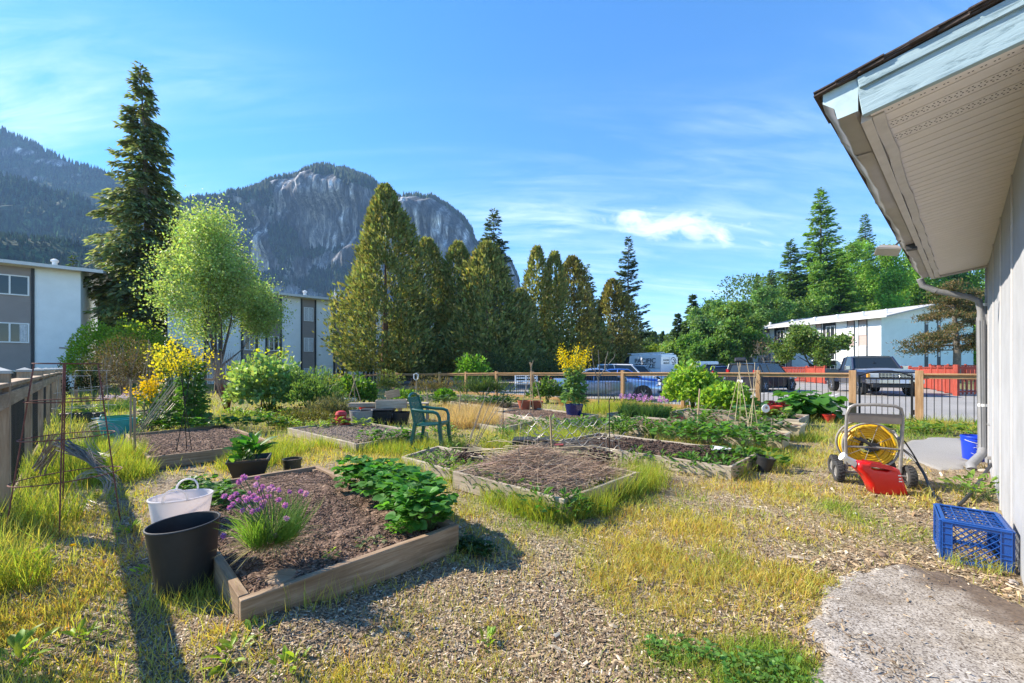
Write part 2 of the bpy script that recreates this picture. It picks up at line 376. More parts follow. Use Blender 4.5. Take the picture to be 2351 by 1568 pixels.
def axis_(a, b, st, lo, hi, gr=1.09):
    v = list(np.arange(a, b, st)); s = st
    u = b
    while u < hi: v.append(u); s = min(s*gr, 400); u += s
    v.append(hi); s = st; u = a; w = []
    while u > lo: s = min(s*gr, 400); u -= s; w.append(max(u, lo))
    return np.array(w[::-1]+v)
xs = axis_(-5, 5.2, .045, -9000, 9000); ys = axis_(1.2, 8, .045, -400, 12000)
gx, gy = np.meshgrid(xs, ys); V = np.stack([gx, gy, gz(gx, gy)], -1).reshape(-1, 3)
nx, ny = len(xs), len(ys); ii = np.arange(nx*ny).reshape(ny, nx)
Fq = np.stack([ii[:-1, :-1], ii[:-1, 1:], ii[1:, 1:], ii[1:, :-1]], -1).reshape(-1, 4)
zg = zones(V[:, 0], V[:, 1]); col = np.stack(zg, -1)
m, n, l, b = newmat('garden_ground')
geo = n.new('ShaderNodeNewGeometry'); pos = geo.outputs['Position']
def vor(scale, mapping, feat='F1'):
    mpn = n.new('ShaderNodeMapping'); mpn.inputs['Scale'].default_value = mapping; mpn.inputs['Rotation'].default_value = (0, 0, scale*.01)
    wv = n.new('ShaderNodeTexNoise'); wv.inputs['Scale'].default_value = 9; l.new(pos, wv.inputs['Vector'])
    ad = n.new('ShaderNodeMix'); ad.data_type = 'RGBA'; ad.blend_type = 'LINEAR_LIGHT'; ad.inputs[0].default_value = .05; l.new(pos, ad.inputs[6]); l.new(wv.outputs['Color'], ad.inputs[7])
    l.new(ad.outputs[2], mpn.inputs[0])
    v = n.new('ShaderNodeTexVoronoi'); v.feature = feat; v.inputs['Scale'].default_value = scale; l.new(mpn.outputs[0], v.inputs['Vector']); return v
v1 = vor(62, (1, .45, 1)); v2 = vor(85, (.4, 1, 1))
sx1 = n.new('ShaderNodeSeparateColor'); l.new(v1.outputs['Color'], sx1.inputs[0]); sx2 = n.new('ShaderNodeSeparateColor'); l.new(v2.outputs['Color'], sx2.inputs[0])
chip = ramp(n, l, sx1.outputs[0], [(0, (.055, .035, .02)), (.25, (.15, .10, .055)), (.5, (.26, .18, .10)), (.78, (.36, .265, .16)), (1, (.50, .41, .28))])
chip2 = ramp(n, l, sx2.outputs[1], [(0, (.06, .045, .033)), (.3, (.2, .15, .10)), (.6, (.33, .27, .19)), (1, (.5, .45, .38))])
chipm = mixc(n, l, .45, chip, chip2)
at_ = n.new('ShaderNodeAttribute'); at_.attribute_name = 'Col'; sc = n.new('ShaderNodeSeparateColor'); l.new(at_.outputs['Color'], sc.inputs[0])
fine = tnoise(n, l, pos, 160, 3, .7); mid = tnoise(n, l, pos, 22, 5, .7)
goldc = ramp(n, l, fine, [(.25, (.15, .12, .035)), (.5, (.36, .29, .10)), (.75, (.52, .44, .20))])
greenc = ramp(n, l, fine, [(.25, (.035, .05, .012)), (.5, (.10, .14, .025)), (.75, (.22, .24, .05))])
darkc = ramp(n, l, mid, [(.3, (.06, .045, .033)), (.7, (.12, .09, .065))])
def mfac(a, mul):
    x = n.new('ShaderNodeMath'); x.operation = 'MULTIPLY'; x.use_clamp = True; l.new(a, x.inputs[0]); x.inputs[1].default_value = mul; return x.outputs[0]
o1 = mixc(n, l, mfac(sc.outputs[0], .72), chipm, goldc)
o2 = mixc(n, l, mfac(sc.outputs[1], .8), o1, greenc)
dk = n.new('ShaderNodeMath'); dk.operation = 'GREATER_THAN'; dk.inputs[1].default_value = .63; l.new(mid, dk.inputs[0])
o3 = mixc(n, l, mfac(dk.outputs[0], .35), o2, darkc)
cdn = n.new('ShaderNodeVectorMath'); cdn.operation = 'LENGTH'; l.new(pos, cdn.inputs[0])
mr = n.new('ShaderNodeMapRange'); mr.inputs[1].default_value = 35; mr.inputs[2].default_value = 80; l.new(cdn.outputs['Value'], mr.inputs[0])
farc = ramp(n, l, tnoise(n, l, pos, .15, 5), [(.3, (.05, .08, .02)), (.7, (.11, .14, .035))])
o4 = mixc(n, l, mr.outputs[0], o3, farc)
l.new(o4, b.inputs['Base Color']); b.inputs['Roughness'].default_value = .95; b.inputs['Specular IOR Level'].default_value = .15
hsum = n.new('ShaderNodeMath'); hsum.operation = 'ADD'; l.new(v1.outputs['Distance'], hsum.inputs[0]); l.new(sx1.outputs[1], hsum.inputs[1])
bump(n, l, hsum.outputs[0], .9, .012, b)
o = add('ground', npmesh('ground', V, Fq, col, smooth=True), m); tag(o, kind='structure')

def poly_mask(x, y, pl):
    ins = np.zeros(x.shape, bool); k = len(pl)
    for i in range(k):
        x1, y1 = pl[i][:2]; x2, y2 = pl[(i+1) % k][:2]
        if y1 == y2: continue
        c = ((y1 > y) != (y2 > y)) & (x < (x2-x1)*(y-y1)/(y2-y1)+x1); ins ^= c
    return ins
SLAB = [G(*p) for p in ((1850, 1445), (1868, 1400), (1915, 1355), (1990, 1315), (2070, 1296), (2180, 1318), (2330, 1385), (2480, 1440))]+[Vector((3.1, 1.5, 0)), Vector((2.2, .7, 0)), Vector((1.25, .9, 0)), G(1875, 1640), G(1872, 1568), G(1890, 1500)]
PATCH = [G(*p) for p in ((2085, 1012), (2150, 1005), (2212, 1008), (2240, 1030), (2230, 1060), (2215, 1078), (2160, 1082), (2100, 1062), (2060, 1040))]
def slab(name, pl, st, z, mat):
    x0, x1 = min(p.x for p in pl), max(p.x for p in pl); y0, y1 = min(p.y for p in pl), max(p.y for p in pl)
    a, bb = np.meshgrid(np.arange(x0-.1, x1+.1, st), np.arange(y0-.1, y1+.1, st))
    dmin = np.full(a.shape, 9.)
    for i in range(len(pl)):
        p, q = pl[i], pl[(i+1) % len(pl)]; vx, vy = q.x-p.x, q.y-p.y; L2 = vx*vx+vy*vy+1e-9
        t = (((a-p.x)*vx+(bb-p.y)*vy)/L2).clip(0, 1); dmin = np.minimum(dmin, np.hypot(a-p.x-t*vx, bb-p.y-t*vy))
    ins = poly_mask(a, bb, pl); sdv = np.where(ins, dmin, -dmin)+(fbm(a*4, bb*4, 3)-.5)*.22+(fbm(a*22, bb*22, 6, 2)-.5)*.07
    zz_ = z+(sdv.clip(-.1, .04)-.04)*.5
    stn = np.zeros(a.shape)
    for px, py, r, s in ((2210, 1345, .22, 1), (2120, 1310, .12, .8), (2290, 1385, .2, 1), (2160, 1322, .15, .9), (2350, 1420, .2, .9), (2250, 1372, .14, .8)):
        p = G(px, py); stn = np.maximum(stn, s*np.exp(-((a-p.x)**2+(bb-p.y)**2)/(r*r)))
    stn = (stn*1.25+(fbm(a*9, bb*9, 8)-.5)*1.1).clip(0, .92)
    keep = sdv > -.08; V = np.stack([a, bb, zz_], -1).reshape(-1, 3); id_ = np.arange(a.size).reshape(a.shape)
    k4 = keep[:-1, :-1] & keep[:-1, 1:] & keep[1:, 1:] & keep[1:, :-1]
    Fq = np.stack([id_[:-1, :-1], id_[:-1, 1:], id_[1:, 1:], id_[1:, :-1]], -1)[k4]
    used = np.unique(Fq); mp_ = np.full(a.size, -1); mp_[used] = np.arange(len(used))
    c3 = np.stack([stn.ravel()]*3, -1)[used]
    return tag(add(name, npmesh(name, V[used], mp_[Fq], c3, smooth=True), mat), kind='structure')
m, n, l, b = newmat('exposed_aggregate'); geo = n.new('ShaderNodeNewGeometry'); pos = geo.outputs['Position']
v = n.new('ShaderNodeTexVoronoi'); v.inputs['Scale'].default_value = 130; l.new(pos, v.inputs['Vector']); sc = n.new('ShaderNodeSeparateColor'); l.new(v.outputs['Color'], sc.inputs[0])
c = ramp(n, l, sc.outputs[0], [(0, (.10, .08, .065)), (.22, (.21, .18, .15)), (.36, (.34, .305, .265)), (.8, (.40, .36, .315)), (1, (.54, .50, .45))])
bigc = ramp(n, l, tnoise(n, l, pos, 3.5, 5, .6), [(.3, (.55, .50, .43)), (.65, (1, 1, 1))]); c = mixc(n, l, .9, c, bigc, 'MULTIPLY')
a = n.new('ShaderNodeAttribute'); a.attribute_name = 'Col'; rr = n.new('ShaderNodeSeparateColor'); l.new(a.outputs['Color'], rr.inputs[0])
c = mixc(n, l, rr.outputs[0], c, ramp(n, l, tnoise(n, l, pos, 40, 6, .7), [(.3, (.05, .033, .023)), (.6, (.12, .082, .055)), (.75, (.22, .17, .125))])); l.new(c, b.inputs['Base Color']); b.inputs['Roughness'].default_value = .85
bump(n, l, sc.outputs[0], .5, .004, b)
slab('concrete_path', SLAB, .02, .016, m)
m, n, l, b = newmat('old_asphalt'); geo = n.new('ShaderNodeNewGeometry'); pos = geo.outputs['Position']
c = ramp(n, l, tnoise(n, l, pos, 150, 3, .8), [(.3, (.17, .16, .15)), (.5, (.30, .285, .265)), (.75, (.43, .41, .385))])
c2 = ramp(n, l, tnoise(n, l, pos, .45, 6, .6), [(.3, (.78, .77, .75)), (.7, (1.05, 1.03, 1.0))]); c = mixc(n, l, 1, c, c2, 'MULTIPLY')
l.new(c, b.inputs['Base Color']); b.inputs['Roughness'].default_value = .9; bump(n, l, tnoise(n, l, pos, 220, 2), .4, .004, b); M_asph = m
slab('pavement', PATCH, .04, .014, m)

# fence line of the garden's right side: point (10, 10.22) running away to the left
FR0, FRD = Vector((10.0, 10.22, 0)), Vector((-.714, .70, 0)); FRN = Vector((.70, .714, 0))
def frp(t, off=0, z=0): return FR0+FRD*t+FRN*off+Vector((0, 0, z))
lot = [frp(-14, .45, .02), frp(26, .45, .02), Vector((-14, 42, .02)), Vector((-14, 46, .02)), Vector((10, 62, .02)), Vector((34, 74, .02)), Vector((37, 60, .02)), Vector((40.5, 50, .02)), Vector((26.5, 27.5, .02)), Vector((40, 22, .02)), Vector((60, 2, .02))]
o = MB().poly(lot).build('parking_lot', M_asph); tag(o, kind='structure')
M_paint = plain('road_paint', (.62, .61, .58), .8, var=.15, vs=8)
k = MB()
for t in range(7):
    a = frp(3+t*2.9, 11.5, .026); k.box(a, (.1, 4.6, .002), math.atan2(FRN.y, FRN.x)-PI/2)
for t in range(6):
    a = Vector((24.5-.7*t*3, 30+.7*t*3, .026)); k.box(a, (.1, 4.6, .002), math.radians(-60))
tag(k.build('lane_marking', M_paint), 'faded white parking lines on the grey lot', kind='structure')

# ------------------------------------------------------------------ mountains
def mountain(name, pts, D, Dw, seed, style, back=500):
    rg = np.random.default_rng(seed); px = np.arange(pts[0][0], pts[-1][0]+1, 2.5); yt = np.interp(px, [p[0] for p in pts], [p[1] for p in pts])
    yt = yt+(fbm(px*.05, px*0, seed, 4)-.5)*(10 if style == 'rock' else 8)
    R = 110; v = np.linspace(0, 1, R); PX, VV = np.meshgrid(px, v); YT = np.broadcast_to(yt, PX.shape)
    X = (PX-CX)/F*D; ZT = CZ+(HY-YT)/F*D; Z = ZT*(1-VV)-2*VV
    if style == 'rock': prof = Dw*(.30*np.minimum(VV*7, 1)**.7+.22*VV+.48*np.clip((VV-.5)*2, 0, 1)**1.6)
    else: prof = Dw*VV**.9
    g1 = np.abs(fbm(X*.018+Z*.004, Z*.004, seed+1, 4)-.5)*2; g2 = fbm(X*.006, Z*.006, seed+5, 4); g3 = np.abs(fbm(X*.07, Z*.010, seed+9, 3)-.5)*2
    rel = (g2-.5)*(260 if style == 'rock' else 300)+(g1-.3)*(70 if style == 'rock' else 40)+(g3-.3)*(20 if style == 'rock' else 8)
    Y = D-prof+rel*np.minimum(VV*5, 1)
    depth_edge = np.minimum(1, (HY-YT)/100)
    PYs = HY-(HY-YT)*(1-VV)     # nominal picture row
    if style == 'rock':
        fm = np.zeros(PX.shape)
        def blob(cx, cy, rx, ry, s): return s*np.exp(-((PX-cx)/rx)**2-((PYs-cy)/ry)**2)
        fm = np.maximum(fm, 1.2*np.exp(-((PYs-YT)/20.)**2))
        for bb in ((520, 560, 95, 130, 1.5), (600, 470, 55, 45, .9), (650, 640, 30, 110, .75), (700, 560, 38, 60, 1.0), (790, 430, 45, 35, 1.1), (905, 520, 24, 60, 1.2), (860, 445, 40, 22, 1.0), (470, 700, 120, 200, 1.4), (760, 600, 90, 14, .7), (640, 420, 40, 18, .8), (1000, 560, 30, 25, .6), (930, 480, 10, 22, 1.0), (800, 670, 140, 24, 1.0), (1120, 690, 60, 60, .9)):
            fm = np.maximum(fm, blob(*bb))
        for bb in ((735, 500, 32, 60, 1.3), (790, 520, 30, 70, 1.2), (780, 460, 22, 30, 1.2), (1010, 520, 60, 45, .9), (1040, 610, 55, 70, 1.0), (670, 610, 25, 40, .5), (690, 480, 12, 40, .6)):
            fm = fm-blob(*bb)
        fm = fm+(fbm(X*.02, Z*.012, seed+2, 5)-.5)*1.5
        fmask = (fm-.38)*5
    else:
        fm = .9+(fbm(X*.006, Z*.011, seed+2, 5)-.5)*1.6
        if style == 'bare':
            for cx, cy, rx, ry, s in ((60, 362, 45, 14, 1.4), (150, 380, 30, 10, 1.1), (135, 440, 40, 10, .9), (25, 395, 30, 9, .8)): fm = fm-s*np.exp(-((PX-cx)/rx)**2-((PYs-cy)/ry)**2)
        fmask = (fm-.42)*5
    fmask = fmask.clip(0, 1)
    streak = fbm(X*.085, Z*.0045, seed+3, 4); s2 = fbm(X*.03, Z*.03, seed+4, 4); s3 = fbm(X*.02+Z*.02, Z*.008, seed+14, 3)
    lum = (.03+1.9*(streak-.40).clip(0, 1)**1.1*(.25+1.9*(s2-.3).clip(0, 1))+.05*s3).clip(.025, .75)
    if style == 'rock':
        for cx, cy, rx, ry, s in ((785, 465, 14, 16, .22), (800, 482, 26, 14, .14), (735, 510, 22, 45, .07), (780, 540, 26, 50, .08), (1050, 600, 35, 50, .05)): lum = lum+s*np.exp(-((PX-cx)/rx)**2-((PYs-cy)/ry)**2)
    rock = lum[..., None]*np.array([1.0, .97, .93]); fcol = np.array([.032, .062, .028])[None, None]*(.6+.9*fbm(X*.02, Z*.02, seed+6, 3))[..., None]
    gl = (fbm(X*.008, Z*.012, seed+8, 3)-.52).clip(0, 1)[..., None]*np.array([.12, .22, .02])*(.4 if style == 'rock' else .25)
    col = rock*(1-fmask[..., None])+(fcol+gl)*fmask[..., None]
    nb = 8; Xb = np.repeat(X[:1], nb, 0); tb = (np.arange(1, nb+1)/nb)[:, None]; Yb = Y[:1]+tb*back; Zb = Z[:1]*(1-tb**1.4*.9)
    V = np.stack([np.concatenate([Xb[::-1], X]), np.concatenate([Yb[::-1], Y]), np.concatenate([Zb[::-1], Z])], -1); cc = np.concatenate([np.broadcast_to(np.array([.03, .05, .022]), (nb, len(px), 3)), col])
    h_, w_ = V.shape[:2]; id_ = np.arange(h_*w_).reshape(h_, w_); Fq = np.stack([id_[:-1, :-1], id_[1:, :-1], id_[1:, 1:], id_[:-1, 1:]], -1).reshape(-1, 4)
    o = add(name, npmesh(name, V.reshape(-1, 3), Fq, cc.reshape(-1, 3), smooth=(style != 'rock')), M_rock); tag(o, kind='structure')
    # conifers standing on the forested ground
    n_ = 15000 if style == 'rock' else 9000
    r = (rg.random(n_*3)**1.15*(R-6)).astype(int); cidx = rg.integers(0, len(px)-1, n_*3); k_ = fmask[r, cidx] > rg.random(n_*3)*.9+.1; r = r[k_][:n_]; cidx = cidx[k_][:n_]
    top = rg.integers(0, len(px)-1, len(px)); r = np.concatenate([r, np.zeros(len(top), int)]); cidx = np.concatenate([cidx, top]); nn = len(r)
    P = np.stack([X[r, cidx], Y[r, cidx], Z[r, cidx]], -1)+rg.normal(size=(nn, 3))*np.array([D*.0015, 3, 0]); H = D*(.0065+.0085*rg.random(nn)); Wd = H*(.22+.1*rg.random(nn))
    T = np.array([[-1, 0, -.15], [0, -1, -.15], [1, 0, -.15], [0, 1, -.15], [0, 0, 1]]); TF = np.array([[0, 1, 4], [1, 2, 4], [2, 3, 4], [3, 0, 4]])
    Vt = P[:, None]+np.stack([T[None, :, 0]*Wd[:, None], T[None, :, 1]*Wd[:, None], T[None, :, 2]*H[:, None]], -1)
    Ft = (TF[None]+(np.arange(nn)*5)[:, None, None]).reshape(-1, 3); ct = np.repeat(leafcol((.03, .05, .022), nn, rg, .5, .15), 5, 0)
    o = add('forest', npmesh('forest', Vt.reshape(-1, 3), Ft, ct), M_rock); tag(o, 'dark conifer forest covering the mountain slopes', kind='stuff')
M_rock = attrmat('mountain_rock', .95, spec=.1)
n, l, b = M_rock.node_tree.nodes, M_rock.node_tree.links, M_rock.node_tree.nodes['Principled BSDF']
g = n.new('ShaderNodeNewGeometry'); mpn = n.new('ShaderNodeMapping'); mpn.inputs['Scale'].default_value = (.09, .09, .012); l.new(g.outputs['Position'], mpn.inputs[0])
tn = tnoise(n, l, mpn.outputs[0], 1, 7, .7, .3); a = [x for x in n if x.bl_idname == 'ShaderNodeAttribute'][0]
mp2 = n.new('ShaderNodeMapping'); mp2.inputs['Scale'].default_value = (.30, .30, .022); l.new(g.outputs['Position'], mp2.inputs[0]); tn2 = tnoise(n, l, mp2.outputs[0], 1, 8, .8, .6)
finec = ramp(n, l, tn2, [(.38, (.35, .35, .37)), (.5, (1, 1, 1)), (.62, (1.7, 1.7, 1.65))]); a_col = mixc(n, l, 1, a.outputs['Color'], finec, 'MULTIPLY')
l.new(mixc(n, l, 1, a_col, ramp(n, l, tn, [(.30, (.15, .15, .16)), (.45, (.7, .7, .7)), (.55, (1.1, 1.1, 1.1)), (.7, (2.2, 2.2, 2.2))]), 'MULTIPLY'), b.inputs['Base Color'])
mountain('mountain', [(-260, 262), (-100, 276), (0, 298), (60, 325), (150, 370), (225, 393), (330, 440), (400, 468), (445, 470), (520, 462), (600, 500), (760, 640)], 1800, 650, 3, 'bare')
mountain('cliff', [(400, 500), (445, 470), (490, 462), (545, 456), (590, 438), (640, 415), (690, 402), (720, 392), (760, 389), (800, 395), (850, 415), (880, 435), (905, 447), (925, 466), (934, 478), (940, 458), (965, 457), (990, 459), (1020, 470), (1045, 488), (1065, 505), (1082, 530), (1091, 558), (1120, 575), (1150, 585), (1172, 605), (1186, 640), (1198, 700), (1215, 800)], 1500, 470, 11, 'rock')
mountain('hill', [(-300, 330), (-100, 372), (0, 400), (70, 420), (120, 440), (180, 452), (240, 488), (330, 530), (430, 575), (560, 640), (700, 740)], 1150, 500, 23, 'forest')
mountain('foothill', [(-300, 500), (-60, 530), (60, 548), (160, 556), (240, 590), (400, 640), (600, 720)], 620, 220, 29, 'forest', back=150)

# ------------------------------------------------------------------ apartment blocks
M_white = plain('white_stucco', (.86, .88, .86), .9, var=.05, vs=1.5, bs=.15, bscale=30)
M_white_shaded = plain('shaded_white_stucco', (.74, .84, .80), .9, var=.05, vs=1.0)  # greenish shade of the white gable end put into its colour
M_taupe = plain('taupe_siding', (.31, .265, .24), .85, var=.05, vs=2)
M_pink = plain('pinkish_siding', (.47, .36, .32), .85, var=.06)
M_dark = plain('dark_trim', (.035, .037, .040), .6)
M_frame = plain('white_frame', (.80, .80, .78), .5, var=.03)
M_curt = plain('curtain', (.62, .62, .62), .9, var=.25, vs=12)
M_inside = plain('dark_room', (.02, .02, .022), .9)
M_roof = plain('pale_roof_shingle', (.42, .41, .40), .9, var=.2, vs=3, bs=.3, bscale=30)
M_roofd = plain('roof_edge_metal', (.62, .62, .60), .6, var=.08)
def glassmat(name, tint=(.03, .035, .04)):
    m, n, l, b = newmat(name); b.inputs['Base Color'].default_value = (*tint, 1); b.inputs['Roughness'].default_value = .04; b.inputs['Specular IOR Level'].default_value = .55; MATS[name] = m; return m
M_glass = glassmat('window_glass')
WIN = {}
def window(parent, x, z, w, h, nsec=2, curtain=False, y=-.075, fr=.07, rot=None):
    key = (round(w, 2), round(h, 2), nsec)
    if key not in WIN:
        f = MB()
        for zc_ in (-h/2, h/2): f.box((0, 0, zc_), (w+fr, .06, fr))
        for i in range(nsec+1): f.box((-w/2+w*i/nsec, -.002, 0), (fr, .064, h-fr))
        WIN[key] = (f.mesh('window'), MB().box((0, 0, 0), (w/nsec-fr, .015, h-fr)).mesh('pane'))
    wf = add('window', WIN[key][0], M_frame, parent, (x, y, z))
    for i in range(nsec):
        add('pane', WIN[key][1], M_glass, wf, (-w/2+w*(i+.5)/nsec, .012, 0))
    if curtain:
        for sx in (-1, 1):
            c = MB(); o1_ = [(sx*(w/2-.06-q*.05), -.004+.012*(q % 2)) for q in range(7)]; c.loft([[(x_, y_-.003, -h/2+.05), (x_, y_+.003, -h/2+.05), (x_, y_+.003, h/2-.05), (x_, y_-.003, h/2-.05)] for x_, y_ in o1_]); c.build('curtain', M_curt, wf)
    return wf
def gableblock(name, label, loc, rz, Lx, Dp, eave, rise, ov, wallmat, overx=(.5, .5)):
    t = thing(name, label, 'building', loc, rz)
    w = MB()
    w.loft([[(x, 0, -.5), (x, Dp, -.5), (x, Dp, eave), (x, Dp/2, eave+rise), (x, 0, eave)] for x in (0, Lx)])
    w.build('wall', wallmat, t)
    th = .16; sl = rise/(Dp/2); x0, x1 = -overx[0], Lx+overx[1]; z0 = eave-ov*sl
    r = MB(); r.loft([[(x, -ov, z0+.02), (x, Dp/2, eave+rise+.02), (x, Dp+ov, z0+.02), (x, Dp+ov, z0+.02+th), (x, Dp/2, eave+rise+.02+th), (x, -ov, z0+.02+th)] for x in (x0, x1)])
    rf = r.build('roof', M_roof, t)
    g_ = MB(); g_.box(((x0+x1)/2, -ov-.05, z0+.09), (x1-x0, .09, .2)); g_.build('fascia', M_roofd, rf)
    return t, rf, z0+.18, sl
def fpos(px, o_, d_):
    k = (px-CX)/F; return (k*o_.y-o_.x)/(d_.x-k*d_.y)
def vent(t, rf, x, y, z):
    v_ = MB().lathe([(.13, -.2), (.13, .35), (.2, .38), (.2, .5), (.05, .58)], 10, (x, y, z)); v_.build('roof_vent', M_frame, rf, smooth=True)
ang = math.radians(41); d_ = Vector((math.cos(ang), math.sin(ang), 0))
# left block
c0 = at(185, 27.05); LL = 16
t, rf, zr, sl = gableblock('apartment_building', 'white and taupe three storey block above the left fence', c0-d_*LL, ang, LL, 11, 7.75, .8, .7, M_white, (.5, 1.1))
tb = 2.0
MB().box((LL-tb-.06, -.03, 3.6), (.14, .06, 8.0)).build('trim', M_dark, t)
MB().box((LL-tb-2.2, -.02, 3.6), (4.1, .04, 8.0)).build('siding_panel', M_taupe, t)
for zc_, cu_ in ((6.45, False), (3.55, True), (.65, False)):
    window(t, LL-tb-.2-1.15, zc_, 2.25, 1.15, 3, cu_)
MB().box((LL-tb-4.3, -.03, 3.6), (.14, .06, 8.0)).build('trim', M_dark, t)
vent(t, rf, LL-1.5, 3, 8.3)
MB().box((LL-.7, -.04, 2.7), (.5, .04, .09)).build('wall_mark', plain('rust_mark', (.35, .33, .3)), t)
for i in range(5):
    MB().box((LL-9+i*1.1, -.03, 6.3), (.9, .02, .02)).build('trim', M_frame, t)
# middle block
c1 = at(385, 31.6); LM = 42
t, rf, zr, sl = gableblock('apartment_building', 'long blue white three storey block behind the big cedar', c1, ang, LM, 11, 7.9, .9, .6, M_white, (.9, .5))
bays = [(470, 505), (555, 590), (611, 645), (692, 724)]
xs_ = [(fpos(a_, c1, d_), fpos(b_, c1, d_)) for a_, b_ in bays]; w0 = xs_[3][1]-xs_[3][0]; gap = xs_[3][0]-xs_[2][1]
x = xs_[3][1]
while x+gap+w0 < LM: xs_.append((x+gap, x+gap+w0)); x += gap+w0
for i, (a_, b_) in enumerate(xs_):
    MB().box(((a_+b_)/2, -.02, 3.65), (b_-a_-.16, .04, 8.2)).build('siding_panel', M_taupe, t)
    for e in (a_, b_): MB().box((e, -.03, 3.65), (.13, .07, 8.2)).build('trim', M_dark, t)
    for zc_ in (6.35, 3.55, .75): window(t, (a_+b_)/2, zc_, min(1.3, (b_-a_)*.62), 1.2, 2, (i+int(zc_)) % 3 == 0)
MB().box((LM/2, -.015, 1.6), (LM-.1, .02, .05)).build('trim', M_roofd, t)
for px in (598, 722, 470): vent(t, rf, fpos(px, c1, d_), 3.2, 8.5)
for x in (22, 27.5, 33):      # ground floor patios under the trees
    p_ = MB(); p_.box((x, -.9, 1.05), (2.4, .05, .06)); p_.box((x, -.9, .1), (2.4, .05, .06))
    for q in range(13): p_.box((x-1.2+q*.2, -.9, .57), (.025, .025, .9))
    p_.build('balcony_rail', M_frame, t)
    MB().box((x, -.45, 2.7), (2.6, .95, .14)).build('balcony', M_white, t)
MB().box((19.5, -.02, .6), (1.6, .06, 1.6)).build('door', plain('brown_door', (.16, .05, .035)), t)
# right block
d2 = Vector((.328, -.945, 0)); LR = 18.4; c2_ = at(2023, 51.2); o2 = c2_-d2*LR
t, rf, zr, sl = gableblock('apartment_building', 'white three storey block with balconies beyond the parked pickup', o2, math.atan2(d2.y, d2.x), LR, 19.7, 7.75, 1.9, .9, M_white, (.9, 1.1))
MB().box((LR+.02, 9.85, 3.6), (.04, 19.6, 8.1)).build('end_wall', M_white_shaded, t)
def fx(px): return fpos(px, o2, d2)
for a_, b_, kind in ((1742, 1750, 'p'), (1757, 1766, 'p'), (1806, 1817, 'p'), (1874, 1886, 'p'), (1946, 1962, 'p'), (1972, 1991, 'p')):
    xa, xb = fx(a_), fx(b_)
    MB().box(((xa+xb)/2, -.02, 3.6), (xb-xa, .04, 8.1)).build('siding_panel', M_pink, t)
    for e in (xa, xb): MB().box((e, -.03, 3.6), (.09, .07, 8.1)).build('trim', M_dark, t)
    for zc_ in (6.3, 3.6, .9): window(t, (xa+xb)/2, zc_, (xb-xa)*.8, 1.25, 2, True)
for px in (1790, 1904):
    xa = fx(px); MB().box((xa, -.02, 3.6), (1.7, .05, 8.1)).build('recess_shade', M_dark, t)  # flat dark panel painted for the shade inside the balcony recess
    for zc_ in (6.2, 3.5, .8):
        window(t, xa+.2, zc_, 1.1, 1.9, 2)
        if zc_ > 1:
            bl = MB().box((xa-.2, -.75, zc_-1.05), (2.5, 1.4, .12)).build('balcony', M_white, t)
            r_ = MB(); r_.box((xa-.2, -1.42, zc_), (2.5, .04, .05)); r_.box((xa-1.43, -.75, zc_), (.04, 1.4, .05))
            for q in range(13): r_.box((xa-1.44+q*.207, -1.42, zc_-.5), (.022, .022, .98))
            for q in range(7): r_.box((xa-1.43, -1.4+q*.2, zc_-.5), (.022, .022, .98))
            r_.build('balcony_rail', M_dark, bl)
for yy in (9.0, 11.7):        # dark strips with small windows on the gable end
    MB().box((LR+.05, yy, 4.0), (.04, .75, 8.6+.2*(yy < 10))).build('trim', M_dark, t)
    for zc_ in (7.4, 5.6, 3.2, .9, -.0):
        s_ = MB().box((LR+.085, yy, zc_), (.03, .36, .55)).build('window', M_frame, t); MB().box((LR+.105, yy, zc_), (.02, .2, .36)).build('pane', M_glass, s_)
for px in (1755, 1806, 1857, 1908, 1967, 2020):
    x_ = fpos(px, o2+Vector((.9, .3, 0)), d2)
    vent(t, rf, x_, 2.2, 8.35)
# low garage roof edge seen beside the dumpsters
t = thing('storage_shed', 'long dark green shed behind the white van', 'shed', at(1610, 62), math.radians(8))
MB().box((0, 2, 1.4), (17, 4, 3.0)).build('wall', plain('dark_green_metal', (.035, .07, .065), .6), t)
rs_ = MB().box((0, 2, 3.0), (17.6, 4.6, .18)).build('roof', M_steel, t)

# ------------------------------------------------------------------ the grey house at the right with its eave
M_house = plain('grey_house_wall', (.34, .35, .375), .85, var=.14, vs=2.2, bs=.1, bscale=25)
M_soffit = plain('soffit_vinyl', (.74, .70, .68), .6, var=.05)
M_fasc = plain('grey_fascia_paint', (.55, .53, .52), .6, var=.1, bs=.2, bscale=12)
m, n, l, b = newmat('peeling_blue_paint'); co = objco(n, l, (1.5, 10, 10)); g1 = tnoise(n, l, co, 3.2, 8, .72, .9); co2 = objco(n, l, (2, 6, 6)); g2 = tnoise(n, l, co2, 2.5, 8, .75)
c = ramp(n, l, g1, [(.30, (.16, .20, .21)), (.37, (.16, .24, .27)), (.45, (.27, .37, .41)), (.8, (.33, .45, .49))]); c = mixc(n, l, ramp(n, l, g2, [(.70, (0, 0, 0)), (.74, (1, 1, 1))]), c, (.52, .50, .45))
l.new(c, b.inputs['Base Color']); b.inputs['Roughness'].default_value = .55; bump(n, l, g1, .9, .006, b); M_blue = m
M_gut = plain('gutter_brown_grey', (.33, .31, .30), .45, var=.12, vs=4)
M_pipe = plain('grey_downspout', (.22, .22, .225), .5, var=.12, bs=.2, bscale=20)
M_shing = plain('dark_shingle', (.06, .045, .04), .95, var=.5, vs=20, bs=1, bscale=30)
wc = Vector((6.95, 6.04, 0)); wd = Vector((3.288-6.95, 2.657-6.04, 0)).normalized()     # corner, direction towards the viewer
wn = Vector((-.6784, .7347, 0)); wang = math.atan2(-wd.y, -wd.x)
house = thing('house', 'grey house with sloped blue rake board at the right edge', 'house', wc, math.atan2(wd.y, wd.x))
